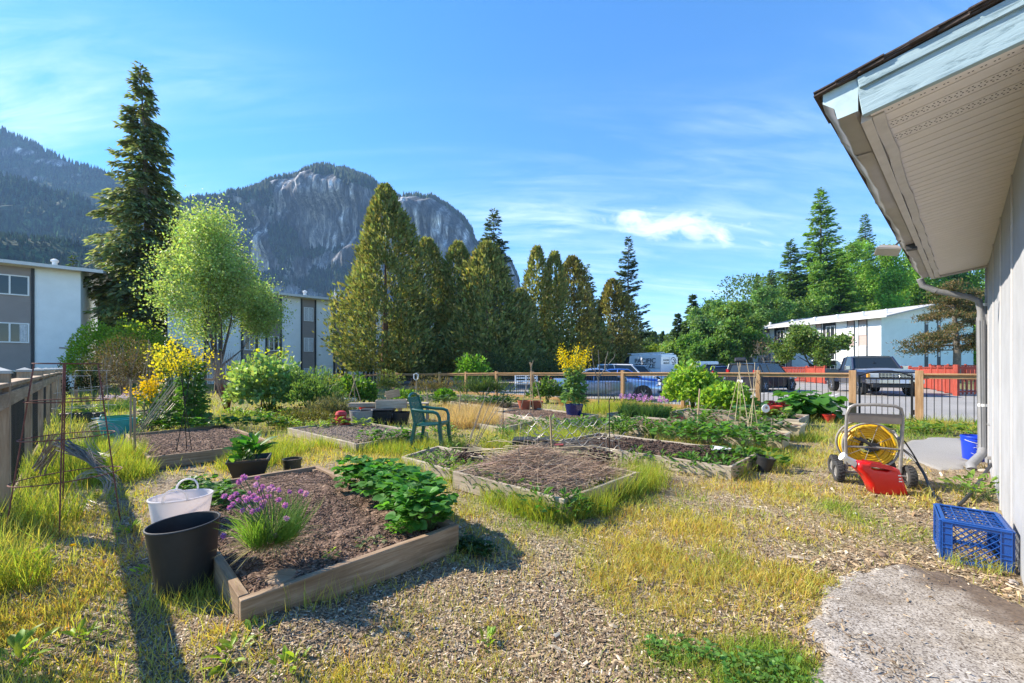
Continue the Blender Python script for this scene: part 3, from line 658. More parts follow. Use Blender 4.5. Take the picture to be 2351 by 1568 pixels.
# local frame: x towards the viewer along the wall, y: rotate(x)+90
hy = Vector((-wd.y, wd.x, 0)); sgn = 1 if hy.dot(wn) > 0 else -1
def HL(p):     # world -> house local
    q = Vector(p)-wc; return Vector((q.dot(wd), q.dot(hy), q.z))
TL = 6.35
w = MB(); w.hexa([HL(wc+Vector((0, 0, -.3))), HL(wc+wd*TL+Vector((0, 0, -.3))), HL(wc+wd*TL-wn*6+Vector((0, 0, -.3))), HL(wc-wn*6+Vector((0, 0, -.3))),
                  HL(wc+Vector((0, 0, 2.93))), HL(wc+wd*TL+Vector((0, 0, 2.93))), HL(wc+wd*TL-wn*6+Vector((0, 0, 3.9))), HL(wc-wn*6+Vector((0, 0, 3.9)))])
w.build('wall', M_house, house)
for s_ in (.32, 1.6, 2.9, 4.2, 5.5):
    p = wc+wd*s_+wn*.006; board('wall_seam', HL(p+Vector((0, 0, 0))), HL(p+Vector((0, 0, 2.9))), .014, .01, M_fasc, house, bev=0)
MB().box(HL(wc+wd*.06+wn*.012+Vector((0, 0, 1.46))), (.12, .03, 2.85)).build('corner_trim', M_house, house)
E0 = Vector((1.946, 2.29, 2.80)); E1 = Vector((6.46, 6.36, 2.80)); ed = (E1-E0).normalized(); en = Vector((-ed.y, ed.x, 0))   # eave near and far ends; en points away from house
EL = (E1-E0).length; pitch = .15
inw = -en+Vector((0, 0, pitch))
def EP(s, i, z=0.): return E0+ed*s+inw*i+Vector((0, 0, z))
# soffit as separate vinyl strips running from the fascia to the wall, each with an edge
ns = 58; sw = EL/ns; 
for k in range(ns):
    s0 = k*sw; s1 = s0+sw-.007
    wd_ = 3.4 if k < 2 else .95
    m_ = MB()
    a_ = [EP(s0, .03, .0), EP(s1, .03, .0), EP(s1, wd_, .0), EP(s0, wd_, .0)]
    m_.hexa([HL(p+Vector((0, 0, .0))) for p in a_]+[HL(p+Vector((0, 0, .02))) for p in a_])
    m_.build('soffit_panel', M_soffit, house)
m_ = MB(); a_ = [EP(-.01, .0, .022), EP(EL, .0, .022), EP(EL, 6.8, .022), EP(-.01, 6.8, .022)]
m_.hexa([HL(p) for p in a_]+[HL(p+Vector((0, 0, .16))) for p in a_]); m_.build('roof_deck', M_dark, house)
# vent holes of the near soffit panels
hm = MB()
for k in (0, 1, 2):
    for q in range(60):
        for r_ in range(3):
            p = EP(k*sw*2+.02+r_*.022, .07+q*.021+.007*((r_+q) % 2), -.0012); hm.box(HL(p), (.0035, .007, .002))
hm.build('vent_hole', M_dark, house, kind='stuff')
# fascia along the eave: board, j channel
def strip(nm, s0, s1, i0, i1, z0, z1, mat, wav=0., nseg=24, seed=0):
    m_ = MB(); rings = []; rn = random.Random(seed)
    for k in range(nseg+1):
        s_ = s0+(s1-s0)*k/nseg; wv_ = wav*math.sin(k*1.7+seed)*math.sin(k*.63)+rn.uniform(-.3, .3)*wav
        rings.append([HL(EP(s_, i0+wv_, z0)), HL(EP(s_, i1+wv_, z0)), HL(EP(s_, i1+wv_, z1)), HL(EP(s_, i0+wv_, z1))])
    return m_.loft(rings).build(nm, mat, house, smooth=False)
strip('fascia', .02, EL, -.012, .032, -.03, .19, M_fasc, 0, 8)
strip('fascia_edge', .03, EL, .036, .085, -.022, -.003, M_fasc, .008, 30, 3)
# gutter: folded profile, slightly bent along its run
m_ = MB(); prof = [(-.012, .185), (-.015, .02), (-.03, .006), (-.10, .006), (-.115, .02), (-.125, .075), (-.165, .115), (-.178, .125), (-.178, .185), (-.166, .185), (-.166, .13), (-.155, .12), (-.11, .08), (-.10, .02), (-.03, .018), (-.022, .185)]
rings = []
for k in range(41):
    s_ = -.05+(EL+.03)*k/40; w_ = .010*math.sin(k*.55)+.006*math.sin(k*1.9); dz = .012*math.sin(k*.4+1)
    rings.append([HL(E0+ed*s_+en*(-a_+w_*(a_ < -.05))+Vector((0, 0, z_+dz*(a_ < -.05)))) for a_, z_ in prof])
gut = m_.loft(rings, cap=False).build('gutter', M_gut, house, smooth=True)
m_ = MB(); p_ = [(-.015, .19), (-.015, .01), (-.105, .004), (-.12, .07), (-.172, .12), (-.172, .19)]
m_.poly([HL(E0+ed*-.052+en*-a_+Vector((0, 0, z_))) for a_, z_ in p_]); m_.build('gutter_end', plain('pale_blue_metal', (.42, .55, .58), .5), gut)
for s_ in (.55, 3.35):
    rr_ = [[HL(E0+ed*(s_+o_)+en*(-a_*1.03)+Vector((0, 0, z_-.004))) for a_, z_ in prof[1:9]] for o_ in (0, .035)]
    MB().loft(rr_, cap=False).build('gutter_joint', M_gut, gut)
p = E0+ed*3.55+en*.05; MB().box(HL(p+Vector((0, 0, -.02))), (.11, .09, .07)).build('gutter_clip', M_dark, gut)
# rake board on the near gable, peeling pale blue paint
rk = board('rake_board', HL(EP(-.035, -.012, .085)), HL(EP(-.035, 3.6, .085)), .215, .035, M_blue, house, bev=.003)
board('rake_trim', HL(EP(-.060, -.012, .158)), HL(EP(-.060, 3.6, .158)), .062, .018, M_blue, house, bev=.002)
board('rake_shadow_board', HL(EP(.0, .03, -.008)), HL(EP(.0, 3.6, -.008)), .02, .03, M_soffit, house, bev=0)
rn = random.Random(5)
for layer in range(3):
    for k in range(40):
        i0 = -.21+k*.1; ext = rn.uniform(.0, .02)+.006*layer
        a_ = [EP(-.07-ext, i0, .195+layer*.009+rn.uniform(0, .004)), EP(.3, i0, .195+layer*.009), EP(.3, i0+.106, .197+layer*.009), EP(-.07-ext-rn.uniform(-.006, .006), i0+.106, .197+layer*.009+rn.uniform(0, .004))]
        MB().hexa([HL(p) for p in a_]+[HL(p+Vector((0, 0, .008))) for p in a_]).build('shingle', M_shing, house)
m_ = MB(); a_ = [EP(.29, -.2, .19), EP(EL+.05, -.2, .19), EP(EL+.05, 6.8, .19), EP(.29, 6.8, .19)]
m_.hexa([HL(p) for p in a_]+[HL(p+Vector((0, 0, .025))) for p in a_]); m_.build('roof', M_shing, house)
# far gable end board
board('far_rake_board', HL(EP(EL+.02, 0, .07)), HL(EP(EL+.02, 1.2, .07)), .2, .03, M_fasc, house)
# downspout from the far gutter end across to the corner and down to an elbow
def dspout(nm, pts, r, mat, par, n=8): return MB().tube([HL(p) for p in pts], r, n).build(nm, mat, par, smooth=True)
def gzw(px, py, Y): return at(px, Y, zz(py, Y))
P0 = gzw(2112, 640, 6.3); P1 = gzw(2118, 655, 6.3); P2 = gzw(2150, 668, 6.2); P3 = gzw(2225, 682, 6.0); P4 = gzw(2246, 690, 5.95); P5 = gzw(2252, 712, 5.95)
Pb = gzw(2256, 1030, 5.95); P6 = gzw(2254, 1043, 5.9); P7 = gzw(2240, 1056, 5.8); P8 = gzw(2228, 1068, 5.7); P9 = gzw(2231, 1078, 5.66)
ds = thing('downspout', 'grey corrugated downspout running down the house corner', 'downspout', wc, math.atan2(wd.y, wd.x))
ds_ = lambda nm, pts, r, mat: MB().tube([HL(p) for p in pts], r, 10).build(nm, mat, ds, smooth=True)
ds_('pipe', [P0, P1, P2], .042, M_pipe); ds_('pipe', [P2, P3, P4, P5, P5-Vector((0, 0, .1))], .040, M_pipe)
ds_('pipe', [P5-Vector((0, 0, .1)), Pb], .046, M_pipe); ds_('elbow', [Pb, P6, P7, P8, P9], [.050, .052, .054, .054, .056], M_pipe)
rib = MB()
for i in range(7):
    a = 2*PI*i/7
    q = Vector((math.cos(a)*.047, math.sin(a)*.047, 0)); rib.tube([HL(P5+q-Vector((0, 0, .15))), HL(Pb+q)], .005, 4)
rib.build('rib', M_pipe, ds)
for py in (930, 700): MB().lathe([(.052, -.02), (.052, .02)], 12, HL(gzw(2255.5, py, 5.95))).build('strap', M_frame, ds)
for i in range(9):
    t_ = i/8; pts = [Pb, P6, P7, P8, P9]; k = min(3, int(t_*4)); q = pts[k].lerp(pts[k+1], t_*4-k)
    MB().lathe([(.057, -.004), (.057, .004)], 12, HL(q)).build('corrugation', M_pipe, ds)
# flat conduit / water pipe with the garden tap on the wall
tp = thing('water_pipe', 'thin grey water pipe with a tap on the house wall', 'pipe', wc, math.atan2(wd.y, wd.x))
W0 = gzw(2290, 600, 5.45); W1 = gzw(2290, 1075, 5.45)
MB().tube([HL(W0), HL(W1)], .016, 8).build('pipe', M_pipe, tp, smooth=True)
MB().tube([HL(gzw(2252, 595, 6.0)), HL(gzw(2270, 588, 5.7)), HL(W0+Vector((0, 0, .03))), HL(W0-Vector((0, 0, .1)))], .02, 8).build('pipe', M_pipe, tp, smooth=True)
MB().tube([HL(gzw(2290, 980, 5.45)), HL(gzw(2268, 974, 5.6))], .014, 8).build('tee', M_pipe, tp, smooth=True)
MB().lathe([(.03, -.03), (.03, .03)], 12, HL(gzw(2290, 980, 5.45))).build('tee', M_pipe, tp, smooth=True)
MB().box(HL(gzw(2296, 1048, 5.3)), (.12, .05, .05)).box(HL(gzw(2280, 1052, 5.35)), (.07, .09, .04)).build('tap', M_steel, tp, bev=.004)
MB().tube([HL(gzw(2288, 1040, 5.3)), HL(gzw(2300, 1076, 5.2)), HL(gzw(2302, 1083, 5.15))], .012, 6).build('tap_spout', M_steel, tp)
# flood light below the gutter
fl_ = thing('flood_light', 'square flood light hanging under the far gutter', 'lamp', gzw(2038, 575, 4.6), math.radians(-35)); fl_.scale = (.78, .78, .78)
MB().hexa([(-.09, -.07, -.05), (.09, -.07, -.05), (.09, .07, -.05), (-.09, .07, -.05), (-.14, -.10, .02), (.14, -.10, .02), (.14, .10, .02), (-.14, .10, .02)]).build('housing', M_gut, fl_, bev=.006, rot=(math.radians(160), math.radians(12), 0))
MB().box((0, 0, .025), (.26, .18, .008)).build('lens', plain('frosted_lens', (.40, .40, .38), .3), fl_, rot=(math.radians(160), math.radians(12), 0))
MB().tube([(0, 0, 0), (.08, .04, .06), (.14, .06, .13)], .014, 6).build('bracket', M_dark, fl_)

# ------------------------------------------------------------------ garden fences
def post_box(w, h): return MB().box((0, 0, h/2), (w, w, h))
PM = post_box(.115, 1.0).mesh('post', bev=.006)
def vpost(nm, w, h, mat, parent, loc, rz, z0=-.35):
    """post with grain running up: built lying along x, then stood up"""
    m_ = MB().box((h/2, 0, 0), (h, w, w)); return m_.build(nm, mat, parent, bev=.005, loc=(loc[0], loc[1], z0), rot=(0, -PI/2, rz))
BAR = MB().box((0, 0, 0), (.014, .014, 1)).mesh('bar')
def fence_run(t_, p0, p1, z0, z1, mat, bars=True, sp_=.115, side=1, bottom=True, rail_off=.0, face=None):
    """one panel between two post centres: cap rail, sub rail, bottom board and square metal bars; z = top of rail at each end"""
    p0, p1 = Vector(p0), Vector(p1); d = (p1-p0); ln = d.length; u = d/ln; a = p0+u*.05; b_ = p1-u*.05; nv = Vector((-u.y, u.x, 0))
    board('cap_rail', a+Vector((0, 0, z0-.02)), b_+Vector((0, 0, z1-.02)), .038, .135, mat, t_)
    board('rail', a+Vector((0, 0, z0-.087)), b_+Vector((0, 0, z1-.087)), .088, .04, mat, t_)
    if bottom: board('bottom_board', a+Vector((0, 0, .07)), b_+Vector((0, 0, .07)), .13, .04, mat, t_)
    if bars:
        nb = int(ln/sp_); rz = math.atan2(u.y, u.x)
        for i in range(1, nb):
            p = p0+u*(ln*i/nb); zt = z0+(z1-z0)*i/nb-.125; zb = .14
            o_ = add('bar', BAR, M_black, t_, (p.x, p.y, (zt+zb)/2), (0, 0, rz)); o_.scale = (1, 1, zt-zb)
def fz(t): return 1.27-.004*max(t, 0)-.00012*max(t, 0)**2
ts = [1.22+.0, 3.457, 5.75, 8.05, 10.35, 12.7, 15.1, 17.5, 19.95, 22.3, 24.8, 27.3, 29.3]
zf = [1.27, 1.265, 1.26, 1.24, 1.21, 1.19, 1.17, 1.13, 1.10, 1.07, 1.04, .98, .93]
rzf = math.atan2(FRD.y, FRD.x)
f1 = thing('garden_fence', 'cedar rail fence with thin black bars left of the gate', 'fence', (0, 0, 0))
for i, t in enumerate(ts):
    vpost('post', .125 if i else .15, zf[i]+.07+.35, M_fence, f1, frp(t), rzf)
    if i: fence_run(f1, frp(ts[i-1]), frp(t), zf[i-1], zf[i], M_fence, bars=True, sp_=.125)
f2 = thing('garden_fence', 'short cedar fence with black bars between gate and house', 'fence', (0, 0, 0))
vpost('post', .15, 1.34+.35, M_fence, f2, frp(-.05), rzf); fence_run(f2, frp(-.05), frp(-2.5), 1.27, 1.27, M_fence, sp_=.125); vpost('post', .13, 1.34+.35, M_fence, f2, frp(-2.5), rzf)
# black metal gate with arched top
g_ = thing('garden_gate', 'black metal gate with an arched top in the cedar fence', 'gate', frp(.58), rzf)
gw = .50; m_ = MB()
for x in (-gw, gw): m_.box((x, 0, .62), (.045, .045, 1.2))
m_.box((0, 0, 1.14), (2*gw, .04, .035)); m_.box((0, 0, .12), (2*gw, .04, .035)); m_.build('frame', M_black, g_)
MB().tube([(x, 0, 1.20+.13*(1-(x/gw)**2)) for x in np.linspace(-gw, gw, 17)], .020, 6).build('arch', M_black, g_, smooth=True)
for i in range(1, 9):
    o_ = add('bar', BAR, M_black, g_, (-gw+2*gw*i/9, 0, .63)); o_.scale = (1, 1, 1.0)
for z_ in (.3, 1.0): MB().lathe([(.03, -.06), (.03, .06)], 10, (-gw-.02, 0, z_)).build('hinge', M_black, g_)
MB().box((gw-.02, -.04, .95), (.06, .05, .12)).build('latch', M_black, g_)
# brown fence at the far left end of the garden
f3 = thing('garden_fence', 'low brown fence closing the far left end of the garden', 'fence', (0, 0, 0))
C0 = frp(29.3); C1 = Vector((-19.4, 18.4, 0)); nf = 7
for i in range(nf+1):
    p = C0.lerp(C1, i/nf); z_ = .93-.14*(i/nf)
    vpost('post', .115, z_+.1+.35, M_fence_old, f3, p, rzf)
    if i: fence_run(f3, C0.lerp(C1, (i-1)/nf), p, .93-.14*((i-1)/nf), z_, M_fence_old, sp_=.2)
# left fence: capped posts, heavy rails, dark bars
lf = thing('garden_fence', 'brown rail fence with capped posts and dark bars along the left edge', 'fence', (0, 0, 0))
LD = Vector((-.723, .691, 0)); 
def lfp(Y): return Vector((-.70-1.047*Y, Y, 0))
Ys = [1.95, 3.62, 5.30, 6.98, 8.66, 10.34, 12.0, 13.7, 15.4, 17.1, 18.6]; rzl = math.atan2(LD.y, LD.x)
capm = MB().box((0, 0, .012), (.15, .15, .025)).loft([[(-.07, -.07, .025), (.07, -.07, .025), (.07, .07, .025), (-.07, .07, .025)], [(-.004, -.004, .055), (.004, -.004, .055), (.004, .004, .055), (-.004, .004, .055)]]).mesh('post_cap')
M_cap = plain('aged_copper_cap', (.30, .32, .31), .5, .3)
for i, Y in enumerate(Ys):
    p = lfp(Y); po = vpost('post', .125, 1.355+.35, M_fence_old, lf, p, rzl)
    c_ = add('post_cap', capm, M_cap, lf, (p.x, p.y, 1.352), (0, 0, rzl))
    if i:
        q = lfp(Ys[i-1]); zr_ = 1.275 if i < 8 else 1.25
        fence_run(lf, q, p, zr_, zr_, M_fence_old, bars=True, sp_=.135, bottom=True)
        u = LD; board('rail', q+u*.06+Vector((.03, .03, zr_-.15)), p-u*.06+Vector((.03, .03, zr_-.15)), .13, .035, M_fence_old, lf)
# red board fences round the neighbouring yard
M_red = wood('red_fence_paint', (.33, .055, .035), (.42, .075, .05), (.48, .12, .08), .8, .8, bs=.2)
PIK = MB().box((.5, 0, 0), (1, .018, .125)).mesh('picket')
def redfence(label, pts, h, post=True, sp_=.15):
    t_ = thing('red_fence', label, 'fence', (0, 0, 0), 0, 'red board fences across the parking lot')
    for a, b_ in zip(pts[:-1], pts[1:]):
        a, b_ = Vector(a), Vector(b_); ln = (b_-a).length; u = (b_-a)/ln; rz = math.atan2(u.y, u.x); nn_ = Vector((-u.y, u.x, 0))
        if nn_.y > 0: nn_ = -nn_
        for i in range(int(ln/sp_)):
            p = a+u*(i+.5)*sp_; o_ = add('picket', PIK, M_red, t_, (p.x, p.y, .08), (0, -PI/2, rz)); o_.scale = (h-.2+.02*((i*7) % 3), 1, 1)
        for z_ in (h-.05, .22): board('rail', a+nn_*.03+Vector((0, 0, z_)), b_+nn_*.03+Vector((0, 0, z_)), .09, .045, M_red, t_)
        board('cap_rail', a+Vector((0, 0, h)), b_+Vector((0, 0, h)), .04, .14, M_red, t_)
        k = max(1, round(ln/2.4))
        for i in range(k+1): vpost('post', .16, h+.12+.3, M_red, t_, a+u*ln*i/k+nn_*.02, rz, -.3)
redfence('long red board fence behind the pickup towards the house', [at(2068, 33), at(2140, 26.5), at(2192, 20.8)], 1.45)
redfence('short red fence with open pickets beside the house downspout', [at(2195, 20.6), at(2330, 22.0)], 1.45, sp_=.34)
redfence('distant red board fence between dark hatchback and pickup', [at(1782, 42), at(1852, 40), at(1894, 36)], 1.5)
redfence('dark red fence in front of the right block gable', [at(2135, 42), at(2255, 44)], 1.7)
redfence('dull red fence under the cedars left of the yellow plant', [at(1238, 45), at(1268, 41), at(1300, 41)], 1.5)

# ------------------------------------------------------------------ trees and shrubs
def conifer(label, loc, H, R, cb=.12, seed=1, n=14000, col=(.035, .055, .025), ls=.42, droop=.5, gap=0., prof=None, group=None, name='conifer_tree', up_tip=.3, trunk=None, bark=None):
    rg = np.random.default_rng(seed); t = thing(name, label, 'tree', loc, 0, group)
    tr = trunk or H*.014; lx, ly = rg.uniform(-.02, .02, 2)*H
    MB().tube([(lx*(k/6)**2, ly*(k/6)**2, -.3+(H*.985+.3)*k/6) for k in range(7)], [max(tr*(1-k/6.3), .015) for k in range(7)], 8).build('trunk', bark or M_bark, t, smooth=True)
    nb = int(60+H*14); u = np.sort(rg.random(nb)**.85); 
    if prof is None: prof = lambda q: (1-q)**.85*np.minimum(1, .55+q*3)
    zb = H*(cb+(1-cb)*u); az = rg.random(nb)*2*PI; Lb = R*prof(u)*(rg.uniform(.55, 1.12, nb))+R*.04
    if gap: Lb *= np.where(rg.random(nb) < gap, .45, 1)
    slope = .35*u-droop*.35*(1-u)+rg.normal(size=nb)*.08
    wts = (Lb+.15)**1.25; ki = rg.choice(nb, n, p=wts/wts.sum())
    tt = rg.random(n)**.62; L_ = Lb[ki]; a = az[ki]
    side = rg.normal(size=n)*.17*L_*(1.15-tt)*(.4+tt)
    rad = tt*L_; zp = zb[ki]+L_*(slope[ki]*tt-droop*.28*tt*tt+up_tip*.25*tt**3)-np.abs(side)*.25-rg.random(n)**2*.13*L_*droop
    ca, sa = np.cos(a), np.sin(a); P = np.stack([ca*rad-sa*side, sa*rad+ca*side, zp], -1)
    P[:, 0] += lx*(P[:, 2]/H)**2; P[:, 1] += ly*(P[:, 2]/H)**2
    sgn = np.sign(side)*rg.uniform(.2, 1.2, n)
    d = np.stack([ca-sa*sgn, sa+ca*sgn, -droop*rg.uniform(.2, 1.0, n)+.15+.5*(u[ki] > .93)], -1)
    ln = ls*rg.uniform(.55, 1.25, n)*(1-.35*u[ki]); V, Fc, cc = stamp(T_DIAM, P, d, ln*.36, ln, rg, up=np.array([0, 0, 1.])+rg.normal(size=(n, 3))*.45, col=leafcol(col, n, rg, .45, .12)*(1+.6*(tt[:, None] > .82)*rg.random((n, 1))))
    add('crown', npmesh('crown', V, Fc, cc), M_needle, t)
    m_ = MB()
    for k in range(0, nb, 2):
        c, s_ = math.cos(az[k]), math.sin(az[k]); pts = []
        for q in (0, .35, .7, .95):
            r_ = q*Lb[k]; z_ = zb[k]+Lb[k]*(slope[k]*q-droop*.28*q*q+up_tip*.25*q**3); pts.append((c*r_+lx*(z_/H)**2, s_*r_+ly*(z_/H)**2, z_))
        m_.tube(pts, [tr*.28*(1-u[k])+.02, .03, .02, .01], 3, cap=False)
    m_.build('limb', bark or M_bark, t, kind='stuff')
    return t
def cedar(label, loc, H, R, seed=1, n=13000, col=(.075, .075, .022), base=.04, ls=.34, tops=None, group=None, name='cedar_tree', fat=.55, col2=None, trunkr=None):
    rg = np.random.default_rng(seed); t = thing(name, label, 'tree', loc, 0, group)
    tr = trunkr or H*.02
    MB().tube([(0, 0, -.3), (0, 0, H*.1), (0, 0, H*.35), (0, 0, H*.7)], [tr*1.25, tr, tr*.5, .02], 9).build('trunk', plain('cedar_bark', (.14, .07, .04), .95, var=.35, vs=6, bs=.8, bscale=12), t, smooth=True)
    tops = tops or [(0, 0, 1.)]; parts = []
    for i, (tx, ty, th) in enumerate(tops):
        m_ = int(n/len(tops)); q = rg.random(m_)**1.15; Hh = H*th; az = rg.random(m_)*2*PI
        pr = np.minimum(1, (1-q)**.62*1.05)*np.minimum(1, .62+q*2.6); Rr = R*(1 if len(tops) == 1 else .72)
        lob = 1+.50*(fbm(np.cos(az)*2.2+seed, q*7+np.sin(az)*2.2, seed+i, 3)-.5)*2+.34*(fbm(np.cos(az)*6+seed, q*22+np.sin(az)*6, seed+i+3, 2)-.5)+.09*rg.normal(size=m_)
        dep = 1-.55*rg.random(m_)**1.9
        rad = Rr*pr*lob*dep+.05; z = Hh*(base+(1-base)*q)
        P = np.stack([tx+np.cos(az)*rad, ty+np.sin(az)*rad, z], -1)
        lm = fbm(np.cos(az)*3.5+z*.35, np.sin(az)*3.5-z*.55+seed, seed+7, 3)
        gp = fbm(np.cos(az)*5+z*.9, np.sin(az)*5+z*.7, seed+17, 2); k_ = (lm > .36) & (gp > .30); P, az2, q2, lm, dep = P[k_], az[k_], q[k_], lm[k_], dep[k_]; mm = len(P)
        d = np.stack([np.cos(az2)*.75, np.sin(az2)*.75, .55+.6*q2], -1)+rg.normal(size=(mm, 3))*.42
        cc = leafcol(col, mm, rg, .45, .10)
        if col2 is not None: w_ = (rg.random((mm, 1)) < .3); cc = np.where(w_, leafcol(col2, mm, rg, .3, .1), cc)
        ln = ls*rg.uniform(.6, 1.3, mm); parts.append(stamp(T_DIAM, P, d, ln*.42, ln, rg, col=cc))
    V, Fc, cc = join(parts); add('crown', npmesh('crown', V, Fc, cc), M_needle, t); return t
def limbs(rg, H, spread, nl, depth, start=.25, r0=.12, lean=(0, 0), upness=.55):
    """recursive limb skeleton; returns polylines with radii and end points"""
    segs, ends = [], []
    def grow(p, d, ln, r, k):
        d = d/np.linalg.norm(d); pts = [p]; rr = [r]
        for i in range(3):
            d = d+rg.normal(size=3)*.14+np.array([0, 0, .05]); d /= np.linalg.norm(d); p = p+d*ln/3; pts.append(p); rr.append(r*(1-.22*(i+1)))
        segs.append((pts, rr))
        if k == 0: ends.append(p); ends.append(pts[2]); return
        nn = rg.integers(2, 4)+(k == depth)
        for j in range(nn):
            q = pts[rg.integers(1, 4)] if j else pts[-1]
            nd = d+rg.normal(size=3)*spread*.75; nd[2] = nd[2]*.7+upness*.35
            grow(q, nd, ln*rg.uniform(.62, .85), rr[-1]*.7, k-1)
    base = np.array([0, 0, -.2]); tp = np.array([lean[0], lean[1], H*start]); segs.append(([base, (base+tp)/2+rg.normal(size=3)*.03, tp], [r0*1.2, r0, r0*.85]))
    for j in range(nl):
        a = 2*PI*(j+rg.random()*.6)/nl; nd = np.array([math.cos(a)*spread, math.sin(a)*spread, upness+.5*(j == 0)]); grow(tp*(.75+.25*rg.random()), nd, H*.26, r0*.6, depth-1)
    return segs, np.array(ends)
def broadleaf(label, loc, H, R, seed=1, n=12000, col=(.07, .12, .02), ls=.13, start=.22, nl=5, depth=4, r0=None, bark=None, clump=.55, group=None, name='leafy_tree', upness=.6, aspect=.55, hang=.2, mat=None, cat='tree', thin=3):
    rg = np.random.default_rng(seed); t = thing(name, label, cat, loc, 0, group)
    segs, ends = limbs(rg, H, .62, nl, depth, start, r0 or H*.014, upness=upness)
    e = ends.copy(); cx = e[:, :2].mean(0); rr = np.percentile(np.linalg.norm(e[:, :2]-cx, axis=1), 92); zmx = np.percentile(e[:, 2], 97)
    sc = np.array([R*.9/rr, R*.9/rr, (H*.95-H*start)/(zmx-H*start)])
    f_ = lambda p: np.array([p[0]*sc[0], p[1]*sc[1], (p[2]-H*start)*sc[2]+H*start if p[2] > H*start else p[2]])
    tr = MB(); lm = MB()
    for i, (pts, r_) in enumerate(segs):
        (tr if i == 0 else lm).tube([f_(p) for p in pts], [max(x, .008) for x in r_], 7 if i < 8 else thin, cap=False)
    tr.build('trunk', bark or M_bark_grey, t, smooth=True); lm.build('limb', bark or M_bark_grey, t, smooth=True, kind='stuff')
    e = np.array([f_(p) for p in ends]); k = rg.integers(0, len(e), n); P = e[k]+rg.normal(size=(n, 3))*np.array([clump, clump, clump*.8])*R*.19
    d = rg.normal(size=(n, 3))+np.array([0, 0, -hang]); ln = ls*rg.uniform(.6, 1.3, n); vb = (.75+.5*rg.random(len(e)))[k][:, None]
    V, Fc, cc = stamp(T_DIAM, P, d, ln*aspect, ln, rg, col=leafcol(col, n, rg, .35, .12)*vb); add('crown', npmesh('crown', V, Fc, cc), mat or M_leaf, t); return t
def bush(name, label, loc, rad, n, ls, col, seed=1, cat='shrub', T=None, aspect=.6, group=None, stems=9, shell=.5, up=.4, mat=None, b=.35, twig=None, lumps=.35, zmin=.02):
    rg = np.random.default_rng(seed); t = thing(name, label, cat, loc, 0, group); rx, ry, rz = rad
    d0 = nrm(rg.normal(size=(n, 3))); d0[:, 2] = np.abs(d0[:, 2])*1.0-.25; d0 = nrm(d0)
    lob = 1+lumps*(fbm(d0[:, 0]*2.4+seed, d0[:, 1]*2.4+d0[:, 2]*1.7, seed, 3)-.5)*2.4
    r = (1-shell*rg.random(n)**1.4)*lob; P = d0*r[:, None]*np.array([rx, ry, rz*.62])+np.array([0, 0, rz*.38]); P[:, 2] = np.maximum(P[:, 2], zmin+rg.random(n)*.08)
    d = nrm(d0*.8+rg.normal(size=(n, 3))*.65+np.array([0, 0, up])); ln = ls*rg.uniform(.55, 1.25, n)
    V, Fc, cc = stamp(T or T_DIAM, P, d, ln*aspect, ln, rg, up=np.array([0, 0, 1.])*.6+rg.normal(size=(n, 3))*.6, col=leafcol(col, n, rg, b, .12))
    add('foliage', npmesh('foliage', V, Fc, cc), mat or M_leaf, t)
    m_ = MB()
    for k in range(stems):
        a = rg.random()*2*PI; q = rg.uniform(.3, .9); m_.tube([(rg.normal()*.05*rx, rg.normal()*.05*ry, -.05), (math.cos(a)*rx*q*.4, math.sin(a)*ry*q*.4, rz*.4), (math.cos(a)*rx*q*.85, math.sin(a)*ry*q*.85, rz*(.75+.2*rg.random()))], [.012+rz*.006, .01, .004], 4, cap=False)
    m_.build('stem', twig or M_stem, t, kind='stuff'); return t
def tr_at(px, Y): p = at(px, Y); return p
def ht(py, Y): return zz(py, Y)

conifer('tall dark spruce towering left above the pale leafy tree', at(342, 32), ht(152, 32), 4.3, cb=.20, seed=3, n=21000, col=(.17, .21, .10), ls=.62, droop=1.3, gap=.18, up_tip=.35, trunk=.36, prof=lambda q: (1-q)**.95*np.minimum(1, .66+q*1.6), bark=M_bark_grey)
GC = 'olive cedars in a row behind the garden fence'
OC = (.185, .22, .08); OC2 = (.31, .30, .11)
cedar('tallest pointed olive cedar, in front of the long blue white block', at(885, 33), ht(425, 33)*.99, 3.95, 5, 30000, OC, .07, .36, tops=None, group=GC, col2=OC2, trunkr=.36)
cedar('twin topped olive cedar right of the tallest cedar', at(1012, 36), ht(548, 36), 4.4, 6, 20000, OC, .05, .38, [(-1.2, 0, .99), (1.5, .3, .97)], GC, col2=OC2)
cedar('round shouldered olive cedar before the dark pointed fir', at(1118, 35), ht(560, 35), 3.9, 7, 18000, OC, .05, .38, None, GC, col2=OC2)
cedar('low olive cedar between the tall cedar and its twin topped neighbour', at(950, 34), ht(655, 34), 2.3, 8, 8000, OC, .05, .36, None, GC, col2=OC2)
cedar('short olive cedar left in the right hand cedar group', at(1195, 37), ht(668, 37), 2.3, 9, 9000, OC, .05, .36, None, GC, col2=OC2)
cedar('tall narrow twin tipped cedar beside the short cedar', at(1250, 39), ht(570, 39), 3.0, 10, 17000, OC, .05, .38, [(-.7, 0, 1.), (1.0, .4, .97)], GC, col2=OC2)
cedar('brown green cedar with a thin leader mid cedar group', at(1312, 42), ht(592, 42), 3.4, 11, 15000, (.165, .155, .055), .05, .38, None, GC, col2=OC2)
cedar('rounded brown cedar in front of the dark fir with open branches', at(1405, 46), ht(645, 46), 3.6, 12, 15000, (.175, .16, .055), .04, .38, None, GC, col2=OC2)
cedar('low brown cedar right above the yellow flowering plant', at(1355, 43), ht(720, 43), 2.9, 13, 8000, OC, .04, .36, None, GC, col2=OC2)
conifer('dark pointed fir rising behind the round shouldered cedar', at(1130, 50), ht(482, 50), 4.3, .05, 21, 14000, (.07, .105, .06), .7, .5, prof=lambda q: (1-q)**.8*np.minimum(1, .7+q))
